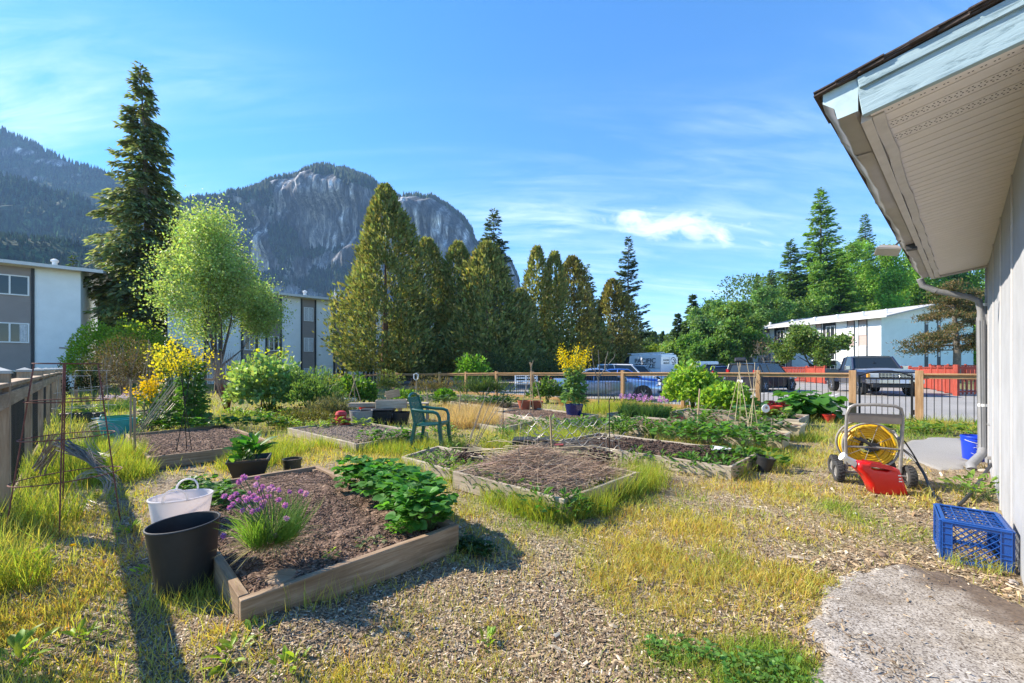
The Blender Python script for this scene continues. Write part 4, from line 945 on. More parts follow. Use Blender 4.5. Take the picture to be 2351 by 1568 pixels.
conifer('small dark fir tip between the cedars', at(1348, 52), ht(608, 52), 3.0, .1, 22, 6000, (.09, .15, .07), .65, .6)
conifer('dark open branched fir at the right end of the cedars', at(1441, 52), ht(545, 52), 3.4, .06, 23, 13000, (.065, .10, .06), .52, .45, up_tip=.8, gap=.1)
broadleaf('pale green weeping leafy tree in front of the long block', at(500, 23), ht(500, 23)*.98, 2.75, 31, 50000, (.30, .41, .14), .14, .13, 7, 4, r0=.16, clump=.95, upness=.62, hang=.6, bark=M_bark)
conifer('small conifer tip just above the left block roof', at(167, 62), ht(578, 62), 1.6, .1, 33, 1800, (.06, .10, .03), .8)
for i, (px, py, Y, R, cl, lb) in enumerate([(275, 640, 50, 4.6, (.08, .14, .03), 'dark green leafy tree behind the tall spruce trunk'), (205, 655, 52, 4, (.05, .10, .025), 'shaded leafy tree beside the left block end wall'),
                                        (395, 690, 52, 4, (.08, .14, .03), 'dark leafy tree right of the tall spruce trunk')]):
    broadleaf(lb, at(px, Y), ht(py, Y), R, 40+i, 6500, cl, .5, .12, 5, 3, group='leafy trees behind the left end of the garden')
# right hand side: woods behind the right block
RT = [('conifer', 1590, 680, 70, 2.6, (0.064, 0.115, 0.051), 'small dark conifer at the left end of the right hand trees'),
      ('conifer', 1557, 722, 78, 2.2, (0.064, 0.115, 0.051), 'lowest dark conifer left of the right hand woods'),
      ('broadleaf', 1642, 692, 66, 4.2, (0.152, 0.280, 0.088), 'blue green leafy tree next to the small dark conifer'),
      ('broadleaf', 1700, 706, 64, 4.4, (0.152, 0.254, 0.051), 'green leafy tree just left of the right block roof'),
      ('broadleaf', 1598, 775, 60, 3.4, (0.128, 0.254, 0.051), 'round green tree above the white van roof rack'),
      ('broadleaf', 1530, 790, 75, 4.0, (0.203, 0.331, 0.064), 'light green low tree behind the white van'),
      ('broadleaf', 1742, 660, 74, 4.5, (0.152, 0.280, 0.075), 'thin topped leafy tree before the tall firs'),
      ('broadleaf', 1770, 690, 78, 5.0, (0.128, 0.229, 0.051), 'dark leafy tree above the left end of the right roof'),
      ('conifer', 1818, 552, 84, 6.0, (0.102, 0.190, 0.055), 'tall green fir left of the tallest fir'),
      ('conifer', 1884, 432, 82, 7.6, (0.152, 0.280, 0.055), 'tallest bright green fir behind the right block'),
      ('conifer', 1990, 492, 100, 6.0, (0.102, 0.190, 0.064), 'fir with a bluish tip left of the flood light'),
      ('conifer', 1930, 600, 78, 6.0, (0.152, 0.280, 0.055), 'broad fir against the right block roof'),
      ('broadleaf', 1965, 560, 92, 6.5, (.20, .36, .06), 'light green tree right behind the tallest fir'),
      ('broadleaf', 1850, 640, 80, 5.5, (.15, .27, .05), 'green leafy tree between the two tall firs'),
      ('broadleaf', 1690, 745, 58, 3.6, (.12, .22, .04), 'low leafy tree by the slim dark cedar'),
      ('broadleaf', 2035, 570, 84, 8.0, (0.203, 0.381, 0.055), 'large light green tree above the right block roof'),
      ('broadleaf', 2120, 560, 86, 8.0, (0.152, 0.304, 0.055), 'large leafy tree under the far gutter end'),
      ('broadleaf', 2210, 600, 84, 8.0, (0.128, 0.254, 0.051), 'leafy tree behind the brown tipped pine'),
      ('broadleaf', 2255, 735, 60, 4.0, (0.254, 0.507, 0.051), 'bright green tree beside the house corner'),
      ('conifer', 1765, 622, 96, 4.0, (0.102, 0.178, 0.075), 'thin grey green conifer between leafy trees')]
for i, (kd, px, py, Y, R, cl, lb) in enumerate(RT):
    if kd == 'conifer': conifer(lb, at(px, Y), ht(py, Y), R, .1, 60+i, int(6000+R*2600), cl, .9, .55, gap=.12, group='trees behind the parking lot and right block', up_tip=.6)
    else: broadleaf(lb, at(px, Y), ht(py, Y), R, 60+i, int(9000+R*1900), cl, .46, .12, 5, 3, group='trees behind the parking lot and right block')
cedar('slim dark clipped cedar beside the bare small tree', at(1688, 62), ht(770, 62), 1.1, 81, 2500, (.045, .06, .018), .02, .45)
broadleaf('small round leafy tree in front of the right block facade', at(1866, 41), ht(752, 41), 2.9, 82, 10000, (.13, .21, .045), .30, .3, 6, 3, r0=.14, bark=M_bark)
bt = broadleaf('bare grey small tree at the left end of the right block', at(1762, 52), ht(772, 52), 2.6, 83, 160, (.2, .12, .10), .2, .25, 6, 4, r0=.13)
# pine with brown tips by the right block gable
def pine(label, loc, H, seed):
    rg = np.random.default_rng(seed); t = thing('pine_tree', label, 'tree', loc, 0)
    MB().tube([(.0, 0, -.3), (.05, 0, H*.3), (-.15, 0, H*.6), (-.35, 0, H)], [.30, .26, .18, .05], 9).build('trunk', M_bark_grey, t, smooth=True)
    parts = []; lm = MB()
    for k in range(46):
        z = H*(.36+.62*rg.random()); a = rg.random()*2*PI; Lb = 3.6*(1-.55*(z/H-.3))*rg.uniform(.5, 1.1)
        if k < 5: z = H*(.33+.05*k); a = PI+rg.normal()*.5; Lb = 4.0
        e = np.array([math.cos(a)*Lb, math.sin(a)*Lb, z-.06*Lb]); lm.tube([(-.1, 0, z), tuple(e*.5+np.array([0, 0, z*.5+.1])), tuple(e)], [.06, .04, .015], 4, cap=False)
        m_ = 330; q = rg.uniform(.35, 1.05, m_); P = np.array([0, 0, z])[None]*(1-q[:, None])+e[None]*q[:, None]+rg.normal(size=(m_, 3))*np.array([.36, .36, .15])
        cl = np.where(rg.random((m_, 1)) < .55, leafcol((.20, .145, .065), m_, rg, .3, .08), leafcol((.06, .085, .03), m_, rg, .3, .1)); parts.append(stamp(T_DIAM, P, rg.normal(size=(m_, 3))+np.array([0, 0, .6]), .07, .30, rg, col=cl))
    lm.build('limb', M_bark_grey, t, kind='stuff'); V, Fc, cc = join(parts); add('crown', npmesh('crown', V, Fc, cc), M_needle, t)
pine('brown tipped pine with bare trunk before the right block gable', at(2196, 38), 9.3, 91)
# far woods closing the view between the things one can tell apart
def woods(px0, px1, Y, ytop, seed, nclump, col, H=6, label='distant mass of green trees on the horizon'):
    rg = np.random.default_rng(seed); parts = []
    for i in range(nclump):
        px = px0+(px1-px0)*(i+rg.random())/nclump; y_ = Y*rg.uniform(.95, 1.15); h_ = zz(ytop+rg.uniform(-14, 12), y_); p = at(px, y_)
        con = rg.random() < .4; m_ = 420 if h_ < 9 else 1500; q = rg.random(m_)
        if con: r = h_*.20*(1-q)*rg.uniform(.5, 1.1, m_)
        else: r = h_*.34*np.sqrt(np.maximum(0, 1-(2*q-1)**2*.9))*rg.uniform(.4, 1.05, m_)
        a = rg.random(m_)*2*PI; P = np.stack([p.x+np.cos(a)*r, p.y+np.sin(a)*r, h_*q], -1)
        cl = leafcol(np.array(col)*((.5, .62, .7) if con else (1, 1, 1))*rg.uniform(.7, 1.3), m_, rg, .35, .1); s_ = min(.75, h_*.07); parts.append(stamp(T_DIAM, P, rg.normal(size=(m_, 3)), s_*.6, s_, rg, col=cl))
    V, Fc, cc = join(parts); o = add('far_woods', npmesh('far_woods', V, Fc, cc), M_leaf); tag(o, label, kind='stuff')
woods(1380, 1800, 130, 775, 101, 60, (.10, .16, .035)); woods(1460, 1760, 100, 800, 102, 34, (.11, .18, .035), label='low green trees behind the parked vans')
woods(1700, 2420, 118, 640, 103, 60, (.09, .16, .03), label='wooded slope behind the right hand block'); woods(-120, 470, 75, 730, 104, 50, (.06, .10, .028), label='dark woods behind the left hand block')
woods(380, 1250, 95, 770, 105, 70, (.06, .09, .028), label='dark woods behind the long block')
# shrubs along the back of the garden
bush('clipped_hedge', 'bright green tall hedge right of the left block', at(222, 25), (1.15, 1.5, ht(742, 25)), 5200, .16, (.24, .38, .035), 111, shell=.35, lumps=.25)
bush('clipped_hedge', 'yellow green hedge under the tall spruce', at(305, 25.5), (1.9, 1.5, ht(728, 25.5)*.98), 6500, .16, (.26, .36, .04), 112, shell=.4, lumps=.3)
bush('brown_shrub', 'brown twiggy shrub in front of the hedges', at(285, 20), (1.7, 1.1, ht(772, 20)), 7500, .09, (.105, .080, .040), 113, shell=.7, twig=M_twig, stems=26, aspect=.35)
bush('brown_shrub', 'sparse grey brown shrub by the far garden corner', at(232, 18), (.9, .8, ht(800, 18)), 2600, .08, (.09, .075, .04), 114, shell=.8, twig=M_twig, stems=20, aspect=.35)
bush('bare_shrub', 'leafless reddish grey shrub beside the pale tree trunk', at(512, 20), (1.25, .9, ht(800, 20)), 1200, .05, (.17, .12, .10), 115, shell=.95, twig=M_twig, stems=90, aspect=.3)
bush('bare_shrub', 'small reddish twig shrub left of the big leafy bush', at(520, 13.4), (.42, .35, 1.0), 260, .04, (.18, .09, .05), 116, shell=.95, twig=M_rust, stems=46, aspect=.3)
rg0 = np.random.default_rng(5)
def spiresh(px, Y, h, seed, lb):
    bush('young_conifer', lb, at(px, Y), (.22, .22, h), 600, .09, (.03, .045, .02), seed, shell=.8, lumps=.2, up=1.2, group='little dark conifers behind the left fence', cat='shrub')
spiresh(185, 17, zz(818, 17), 117, 'little dark conifer tip nearer the left block'); spiresh(215, 17.2, zz(822, 17.2), 118, 'little dark conifer tip nearer the brown shrub'); spiresh(142, 15.5, zz(835, 15.5), 119, 'little dark conifer tip above the wire cage')
bush('leafy_bush', 'big pale green raspberry bush left of the tubs', at(618, 13.2), (1.15, .95, 1.6), 4200, .14, (.24, .36, .12), 120, T=T_OVAL, aspect=.8, shell=.55, lumps=.4, stems=16)
bush('leafy_bush', 'feathery dark green bush right of the raspberry bush', at(712, 12.8), (.95, .8, 1.30), 5200, .12, (.13, .22, .06), 121, aspect=.3, shell=.7, lumps=.4, up=1.0, stems=16)
bush('leafy_bush', 'grey green lavender bush by the red tub', at(762, 11.2), (.62, .5, .62), 2600, .10, (.12, .13, .07), 122, aspect=.22, shell=.7, up=1.2, stems=14)
bush('leafy_bush', 'low olive thyme mound in front of the big bush', at(705, 10.0), (.85, .45, .38), 3600, .06, (.12, .12, .03), 123, aspect=.35, shell=.5, stems=6)
bush('leafy_bush', 'low pale leafy mound left of the thyme mound', at(655, 9.7), (.35, .3, .25), 700, .08, (.14, .19, .05), 124, T=T_OVAL, aspect=.7)
bush('leafy_bush', 'medium green bush behind the black bins', at(818, 14.5), (.75, .6, 1.05), 1700, .16, (.11, .21, .03), 125, T=T_OVAL, aspect=.6, shell=.6)
bush('leafy_bush', 'golden leaved bush left of the wooden stakes', at(775, 15.0), (.65, .5, 1.25), 1500, .12, (.25, .24, .04), 126, aspect=.6, shell=.8)
bush('leafy_bush', 'round light green bush behind the wooden boxes', at(930, 15), (.52, .45, .62), 1300, .10, (.13, .25, .03), 127, aspect=.6)
bush('leafy_bush', 'round bright green bush in the long far bed', at(1021, 15.6), (.42, .38, .62), 1800, .09, (.10, .24, .02), 128, aspect=.6, shell=.4, lumps=.15)
bush('leafy_bush', 'small bright lime bush in front of the twin topped cedar', at(1085, 27), (1.1, .8, 2.3), 1500, .22, (.13, .28, .03), 129, aspect=.6, shell=.7)
bush('leafy_bush', 'dull green juniper under the middle cedars', at(1265, 30), (2.3, 1.2, 2.2), 4200, .22, (.07, .10, .04), 130, aspect=.25, shell=.6)
bush('leafy_bush', 'dark pine bush under the round shouldered cedar', at(1120, 29), (2.0, 1.2, 2.6), 3500, .22, (.055, .075, .03), 131, aspect=.2, shell=.7)
bush('leafy_bush', 'yellow green shrub beside the white van', at(1490, 48), (2.3, 1.5, 4.2), 2600, .34, (.19, .24, .02), 132, shell=.6)
bush('leafy_bush', 'broad green shrub low behind the bare sapling', at(1385, 33), (2.6, 1.2, 1.6), 2600, .2, (.045, .055, .018), 133, shell=.6)
RB = 'raspberry bushes in the raised bed by the fence'
bush('raspberry_bush', 'taller yellow green raspberry bush with a high leafy cane', G(1592, 945), (.85, .6, 1.45), 3600, .13, (.26, .42, .06), 134, T=T_OVAL, aspect=.78, shell=.6, group=RB, lumps=.3, stems=14)
bush('raspberry_bush', 'lower yellow green raspberry bush right of the taller one', G(1668, 953), (.72, .55, 1.0), 2400, .13, (.26, .42, .06), 135, T=T_OVAL, aspect=.78, shell=.65, group=RB, lumps=.3, stems=14)
o = bush('raspberry_cane', 'tall thin leafy cane above the taller raspberry bush', G(1572, 935), (.16, .15, 1.72), 420, .12, (.28, .42, .07), 136, T=T_OVAL, aspect=.78, shell=.95, stems=4, lumps=.1, cat='plant')
bush('leafy_bush', 'wall of tangled green stems behind the middle fence panels', at(1110, 18.6), (1.3, .3, .95), 1800, .20, (.09, .15, .04), 137, aspect=.14, shell=.9, up=1.6)
bush('leafy_bush', 'leafy growth at the fence behind the tripod poles', at(1255, 16.6), (.8, .3, .95), 1100, .14, (.10, .18, .04), 138, aspect=.5, shell=.9, T=T_OVAL)
bush('leafy_bush', 'brownish dry shrub by the far fence posts', at(1000, 21), (1.5, .3, .95), 1500, .14, (.20, .17, .07), 139, aspect=.2, shell=.9, up=1.2)
bush('leafy_bush', 'thin climbing plant on the far fence post', at(890, 22), (.8, .4, 1.3), 1000, .14, (.17, .21, .05), 140, aspect=.4, shell=.9)
# golden lime sapling with an arching dark branch
t = thing('golden_sapling', 'lime yellow leaved sapling above the big raspberry bush', 'tree', at(600, 14.6))
MB().tube([(0, 0, 0), (.05, 0, .8), (.3, 0, 1.5), (.85, 0, 2.05)], [.03, .025, .018, .008], 5).tube([(.03, 0, .6), (-.4, 0, 1.2), (-.9, .05, 1.35)], [.02, .014, .006], 5).tube([(.1, 0, 1.), (-.1, 0, 1.6), (-.12, 0, 2.0)], [.018, .012, .006], 5).build('trunk', M_bark, t)
rg = np.random.default_rng(151); pc = np.array([[-.95, 0, 1.35], [-.6, 0, 1.35], [-.25, 0, 1.5], [-.1, 0, 2.0], [.1, 0, 1.7], [.55, 0, 1.85], [.8, 0, 2.05], [-1.15, 0, 1.2], [.35, 0, 1.6], [-.2, 0, 1.75]])
NQ = 330; k = rg.integers(0, len(pc), NQ); P = pc[k]+rg.normal(size=(NQ, 3))*np.array([.16, .14, .10]); ln = .10*rg.uniform(.6, 1.2, NQ)
V, Fc, cc = stamp(T_OVAL, P, rg.normal(size=(NQ, 3))+np.array([0, 0, -.2]), ln*.8, ln, rg, col=leafcol((.36, .42, .02), NQ, rg, .25, .08)); add('foliage', npmesh('foliage', V, Fc, cc), M_leaf, t)
# flowering kale plants (yellow sprays)
def flowering(label, loc, H, R, seed, nf, fl=(.75, .55, .02), z0=.45, leafn=900, lc=(.07, .14, .03), nst=26, fs=.035, body=.9, cat='plant', spread=1.):
    rg = np.random.default_rng(seed); t = thing('flowering_kale', label, cat, loc, 0); st = MB(); tips = []
    for k in range(nst):
        a = rg.random()*2*PI; r = R*math.sqrt(rg.random())*spread; h_ = H*rg.uniform(.72, 1.0); e = np.array([math.cos(a)*r, math.sin(a)*r, h_]); m_ = e*np.array([.35, .35, .55])
        st.tube([(0, 0, 0), tuple(m_), tuple(e)], [.012, .009, .004], 4, cap=False); tips.append((m_, e))
    st.build('stem', M_stem, t, kind='stuff'); k = rg.integers(0, nst, nf); q = rg.uniform(.42, 1.04, nf)
    mid = np.array([x[0] for x in tips])[k]; e = np.array([x[1] for x in tips])[k]; P = mid+(e-mid)*q[:, None]+rg.normal(size=(nf, 3))*R*.11
    V, Fc, cc = stamp(T_DIAM, P, rg.normal(size=(nf, 3))+np.array([0, 0, .5]), fs*.9, fs*1.2, rg, col=leafcol(fl, nf, rg, .2, .06)); add('flower', npmesh('flower', V, Fc, cc), M_petal, t, kind='stuff')
    m2 = leafn; zq = rg.random(m2)**.9*H*body*.8; a = rg.random(m2)*2*PI; r = R*.62*(.35+.65*rg.random(m2))*(1-.45*zq/H)
    P = np.stack([np.cos(a)*r, np.sin(a)*r, zq+.03], -1); ln = .17*rg.uniform(.5, 1.2, m2)*(1.1-.6*zq/H)
    V, Fc, cc = stamp(T_OVAL, P, np.stack([np.cos(a), np.sin(a), .3+0*a], -1)+rg.normal(size=(m2, 3))*.5, ln*.6, ln, rg, up=np.array([0, 0, 1.])+rg.normal(size=(m2, 3))*.5, col=leafcol(lc, m2, rg, .35, .1)); add('foliage', npmesh('foliage', V, Fc, cc), M_leaf, t); return t
flowering('tall yellow flowering kale in the round planter by the second bed', at(438, 9.2, .1), 1.95, .46, 161, 700, leafn=620, lc=(.09, .20, .045), fs=.042, nst=30, fl=(.78, .62, .03))
flowering('pale yellow flowering stalks left of the tall kale', at(395, 9.9, .1), 1.95, .55, 162, 700, fl=(.75, .66, .05), leafn=250, fs=.055, nst=20)
flowering('low golden flower heads between cage and leaning canes', at(350, 8.8), 1.28, .45, 163, 420, leafn=120, fs=.045, nst=12, fl=(.75, .50, .01))
flowering('yellow mustard flowers in the blue pot', G(1318, 960)+Vector((0, 0, .34)), 1.68, .50, 164, 950, leafn=620, lc=(.15, .27, .10), fs=.042, nst=34, body=.75, fl=(.80, .60, .01))

# ------------------------------------------------------------------ raised beds
def soilmat(name, c0, c1, c2, sc_=55):
    m, n, l, b = newmat(name); g = n.new('ShaderNodeNewGeometry'); pos = g.outputs['Position']
    v = n.new('ShaderNodeTexVoronoi'); v.inputs['Scale'].default_value = sc_; l.new(pos, v.inputs['Vector']); s = n.new('ShaderNodeSeparateColor'); l.new(v.outputs['Color'], s.inputs[0])
    tn = tnoise(n, l, pos, 30, 6, .75); a = ramp(n, l, s.outputs[0], [(0, c0), (.5, c1), (.9, c2), (1, tuple(min(1, x*1.7) for x in c2))])
    o_ = mixc(n, l, 1, a, ramp(n, l, tn, [(.3, (.45, .45, .45)), (.65, (1.2, 1.2, 1.2))]), 'MULTIPLY'); l.new(o_, b.inputs['Base Color']); b.inputs['Roughness'].default_value = .95; b.inputs['Specular IOR Level'].default_value = .15
    ad = n.new('ShaderNodeMath'); ad.operation = 'ADD'; l.new(s.outputs[1], ad.inputs[0]); l.new(tn, ad.inputs[1]); bump(n, l, ad.outputs[0], 1, .012, b); return m
M_soil = soilmat('brown_soil', (.07, .043, .03), (.16, .10, .07), (.28, .19, .135))
M_soild = soilmat('dark_soil', (.03, .018, .013), (.075, .046, .033), (.14, .092, .068))
M_soilg = soilmat('dry_soil', (.10, .072, .055), (.20, .15, .11), (.32, .25, .19))
BEDS = []
def clods(n, pts, r, rng, col, parent, nm='soil_clod', zf_=None, flat=.6):
    """small irregular lumps joined into one mesh (stuff)"""
    T = np.array([[1, 0, 0], [-1, 0, 0], [0, 1, 0], [0, -1, 0], [0, 0, 1], [0, 0, -1]], float); TF = np.array([[0, 2, 4], [2, 1, 4], [1, 3, 4], [3, 0, 4], [2, 0, 5], [1, 2, 5], [3, 1, 5], [0, 3, 5]])
    s = r*rng.uniform(.4, 1.5, (n, 1, 1))*rng.uniform(.5, 1.3, (n, 6, 1)); a = rng.random(n)*2*PI; el = rng.uniform(.6, 1.8, n)
    R_ = np.stack([np.stack([np.cos(a), -np.sin(a)], -1), np.stack([np.sin(a), np.cos(a)], -1)], 1)
    Q = T[None]*s*np.stack([el, 1/el, np.full(n, flat)], -1)[:, None, :]; Q[..., :2] = np.einsum('nij,nkj->nki', R_, Q[..., :2])
    V = pts[:, None]+Q; Fc = (TF[None]+(np.arange(n)*6)[:, None, None]).reshape(-1, 3)
    return add(nm, npmesh(nm, V.reshape(-1, 3), Fc, np.repeat(leafcol(col, n, rng, .6, .07), 6, 0)), M_chip, parent, kind='stuff')
def bed(label, A, B, D_, h, mat, smat, seed, th=.042, st=.06, clod=0, top=-.035, bumpy=.03, extra=None, sides=(1, 1, 1, 1), clodr=.012, clodc=(.17, .108, .075)):
    """A, B, D_ = top corners: A shared, AB and AD the two sides"""
    A, B, D_ = [Vector((p.x, p.y, 0)) for p in (A, B, D_)]; Cc = B+D_-A; t = thing('raised_bed', label, 'garden bed', A)
    q = [A-A, B-A, Cc-A, D_-A]; u = (B-A).normalized(); v = (D_-A).normalized(); cs = [(0, 1), (1, 2), (3, 2), (0, 3)]
    rn = random.Random(seed)
    for i, (a, b_) in enumerate(cs):
        if not sides[i]: continue
        p, r_ = q[a], q[b_]; d = (r_-p).normalized()
        if i in (0, 2): p = p-d*th*.5; r_ = r_+d*th*.5
        else: p = p+d*th*.53; r_ = r_-d*th*.53
        tl = rn.uniform(-.008, .008); board('board', p+Vector((0, 0, h/2+tl)), r_+Vector((0, 0, h/2-tl)), h, th, mat, t, wob=.004, seed=seed*7+i, bev=.004)
    for c_ in q:      # corner blocks inside
        w_ = (q[2]*.5-c_).normalized()
        MB().box(c_+w_*.075+Vector((0, 0, (h-.03)/2)), (.07, .07, h-.03), math.atan2(u.y, u.x)).build('corner_block', mat, t, bev=.003)
    lu, lv = (B-A).length, (D_-A).length; nu, nv = max(4, int(lu/st)), max(4, int(lv/st)); ux, vx = np.meshgrid(np.linspace(.02, .98, nu), np.linspace(.02, .98, nv))
    P = np.array(q[1])[None, None]*ux[..., None]+np.array(q[3])[None, None]*vx[..., None]
    wx, wy = P[..., 0]+A.x, P[..., 1]+A.y; edge = np.minimum(np.minimum(ux, 1-ux)*lu, np.minimum(vx, 1-vx)*lv)
    zs = h+top+(fbm(wx*3, wy*3, seed)-.5)*bumpy*1.6+(fbm(wx*14, wy*14, seed+2, 3)-.5)*bumpy*.9-.02*np.exp(-edge/.05)
    if extra: zs = zs+extra(wx, wy)
    P[..., 2] = zs; id_ = np.arange(nu*nv).reshape(nv, nu); Fq = np.stack([id_[:-1, :-1], id_[:-1, 1:], id_[1:, 1:], id_[1:, :-1]], -1).reshape(-1, 4)
    so = add('soil', npmesh('soil', P.reshape(-1, 3), Fq, smooth=True), smat, t)
    BEDS.append([A, B, Cc, D_])
    if clod:
        rg = np.random.default_rng(seed); a, b_ = rg.random(clod)*.95+.025, rg.random(clod)*.95+.025; Q = np.array(q[1])[None]*a[:, None]+np.array(q[3])[None]*b_[:, None]
        zi = zs[(b_*(nv-1)).round().astype(int), (a*(nu-1)).round().astype(int)]; Q[:, 2] = zi+.002; clods(clod, Q, clodr, rg, clodc, t)
    return t
b1h = .2
B1 = [G(563, 1368, b1h), G(1043, 1206, b1h), G(397, 1122, b1h)]
bed1 = bed('nearest raised bed with chives and strawberry plants', B1[0], B1[1], B1[2], b1h, M_board, M_soil, 1, th=.05, st=.022, clod=15000, top=-.03, bumpy=.045, clodr=.0078,
           extra=lambda x, y: .03*np.exp(-((x+1.5)**2+(y-3.3)**2)/.5))
MB().lathe([(.001, 0), (.085, 0), (.09, .015), (.082, .025), (.001, .027)], 18, G(646, 1330, .160)-Vector((B1[0].x, B1[0].y, 0))).build('stepping_wood', M_board, bed1, smooth=True)
bed('raised bed left of centre with bare soil and tall wire cage', G(345, 1050.5, .18), G(627, 1014.5, .18), G(345, 1050.5, .18)+(G(516, 975.5, .18)-G(627, 1014.5, .18)), .18, M_board, M_soil, 2, clod=5000, clodr=.012)
b3F, b3R, b3B = G(818, 1019, .15), G(980, 992, .15), G(815, 965, .15)
bed('weathered bed of bare soil left of the green chair', b3F, b3R, b3F+(b3B-b3R), .15, M_grey, M_soilg, 3, clod=3000, clodr=.013, clodc=(.19, .15, .125))
b4F, b4L, b4R = G(1294, 1143, .2), G(1044, 1082, .2), G(1464, 1083.6, .2)
bed('overgrown bed heaped with dry stalks in the middle', b4F, b4L, b4R, .2, M_grey, M_soilg, 4, st=.04, clod=5000, top=-.02, bumpy=.09, extra=lambda x, y: .13*np.exp(-((x-.3)**2+(y-4.8)**2)/.22), clodr=.012, clodc=(.20, .15, .12))
b5A = G(1676, 1070, .18); b5 = [b5A, b5A+DL*2.65, b5A+DR*1.25]
bed('low bed of dark soil right of the stalk heap', b5[0], b5[1], b5[2], .17, M_grey, M_soild, 5, st=.05, clod=4500, bumpy=.10, top=-.02, clodr=.017, clodc=(.06, .04, .03))
b6A, b6L, b6R = G(1728, 1001, .2), G(1402, 968, .2), G(1772, 982, .2)
bed('long bed with bean canes left of the beige planters', b6A, b6L, b6R, .2, M_grey, M_soil, 6, clod=2500, clodr=.014)
b7A, b7L = G(1832, 963, .25), G(1540, 944.4, .25)
bed('raised bed under the raspberry bushes by the fence', b7A, b7L, b7A+DR*1.25, .25, M_grey, M_soil, 7)
b8F, b8L, b8R = G(1294.5, 966.5, .2), G(1132.5, 945.6, .2), G(1372.5, 951.6, .2)
bed('raised bed holding the blue pot near the fence', b8F, b8L, b8R, .2, M_grey, M_soil, 8, clod=1500, clodr=.015)
bed('far bed with low green rows behind the dry grass', G(1165, 938, .2), G(1035, 921, .2), G(1232, 929, .2), .2, M_grey, M_soild, 9)
bed('farthest bed with a round green bush by the fence', G(1105, 917, .2), G(960, 908, .2), G(1150, 911, .2), .2, M_grey, M_soild, 10)
bed('small bed of weeds left of the stalk heap', G(1040, 1078, .14), G(926, 1048, .14), G(1115, 1047, .14), .14, M_grey, M_soilg, 12, clod=1500, clodr=.014, clodc=(.2, .15, .12))
bed('hidden bed behind the second bed with strawberry leaves', G(392, 962, .15), G(305, 944, .15), G(470, 950, .15), .15, M_board, M_soil, 13)
bed('low bed with dry grass right of the green chair', G(1158, 982, .12), G(1020, 958, .12), G(1235, 962, .12), .12, M_grey, M_soilg, 14, sides=(1, 1, 1, 1))
bed('chive bed right of the blue pot', G(1440, 962, .16), G(1395, 948, .16), G(1530, 948, .16), .16, M_grey, M_soil, 15)

# ------------------------------------------------------------------ plants in the beds
def leafy(name, label, loc, pts, n, ls, col, seed, cat='plant', T=T_OVAL, aspect=.75, spread=.12, up=.5, h=.18, mat=None, stem=M_stem, group=None, tri=False):
    """leaves on stalks rising round the given crowns (local x, y)"""
    rg = np.random.default_rng(seed); t = thing(name, label, cat, loc, 0, group); pts = np.array(pts, float); k = rg.integers(0, len(pts), n)
    a = rg.random(n)*2*PI; r = spread*rg.random(n)**.7; zt = h*rg.uniform(.35, 1.05, n)*(1-.45*(r/spread)**2)
    P = np.stack([pts[k, 0]+np.cos(a)*r, pts[k, 1]+np.sin(a)*r, zt], -1); base = np.stack([pts[k, 0]+np.cos(a)*r*.15, pts[k, 1]+np.sin(a)*r*.15, 0*a], -1)
    out = np.stack([np.cos(a), np.sin(a), up*np.ones(n)-.5*(r/spread)], -1)+rg.normal(size=(n, 3))*.22
    ln = ls*rg.uniform(.65, 1.2, n); cc = leafcol(col, n, rg, .3, .1); sets = []
    offs = (0,) if not tri else (-1.15, 0, 1.15)
    for o_ in offs:
        co, so = math.cos(o_), math.sin(o_); d = np.stack([out[:, 0]*co-out[:, 1]*so, out[:, 0]*so+out[:, 1]*co, out[:, 2]], -1)
        sets.append(stamp(T, P, d, ln*aspect, ln, rg, up=np.array([0, 0, 1.])+rg.normal(size=(n, 3))*.28, col=cc))
    V, Fc, c3 = join(sets); add('foliage', npmesh('foliage', V, Fc, c3), mat or M_leaf, t)
    d = P-base; V, Fc, _ = stamp(T_TRI, base, d, .006, np.linalg.norm(d, axis=1), rg); add('stalk', npmesh('stalk', V, Fc), stem, t)
    return t
def rel(px, py, o_, z=0): p = G(px, py, z)-o_; return (p.x, p.y)
T_BIG = (np.array([[0, 0, 0], [-.36, .10, .2], [-.50, .10, .45], [-.42, .05, .75], [0, -.08, 1], [.42, .05, .75], [.50, .10, .45], [.36, .10, .2], [0, .0, .35], [0, .02, .7]]),
         np.array([[0, 1, 8], [1, 2, 8], [2, 9, 8], [2, 3, 9], [3, 4, 9], [4, 5, 9], [5, 6, 9], [6, 8, 9], [6, 7, 8], [7, 0, 8]]))
o_ = G(900, 1165, .2); o_.z = .16
leafy('strawberry_plant', 'big dark green strawberry clump along the near bed edge', o_, [rel(px, py, o_, .2) for px, py in ((812, 1112), (840, 1122), (862, 1118), (880, 1140), (905, 1135), (925, 1158), (950, 1150), (965, 1178), (985, 1185), (930, 1180), (895, 1160), (860, 1142), (975, 1165), (945, 1195), (985, 1205), (960, 1205), (835, 1110), (915, 1140), (880, 1125))], 720, .078, (.085, .24, .035), 201, T=T_BIG, aspect=.82, spread=.18, h=.33, tri=True)
o_ = G(925, 1222, .18); o_.z = .17
leafy('lettuce', 'small bright green seedling clump at the near bed front edge', o_, [(0, 0), (.05, .02), (-.04, .01)], 150, .045, (.16, .36, .04), 202, aspect=.6, spread=.07, h=.10)
o_ = G(838, 1248, .18); o_.z = .165
leafy('seedling', 'tiny pale seedling near the front board', o_, [(0, 0), (.06, .03)], 26, .045, (.16, .22, .09), 203, aspect=.5, spread=.06, h=.05)
leafy('seedling', 'tiny yellow green seedling in the near bed front', G(757, 1285, .17), [(0, 0)], 12, .04, (.22, .32, .05), 204, aspect=.5, spread=.04, h=.05)
o_ = G(475, 1135, .2); o_.z = .15
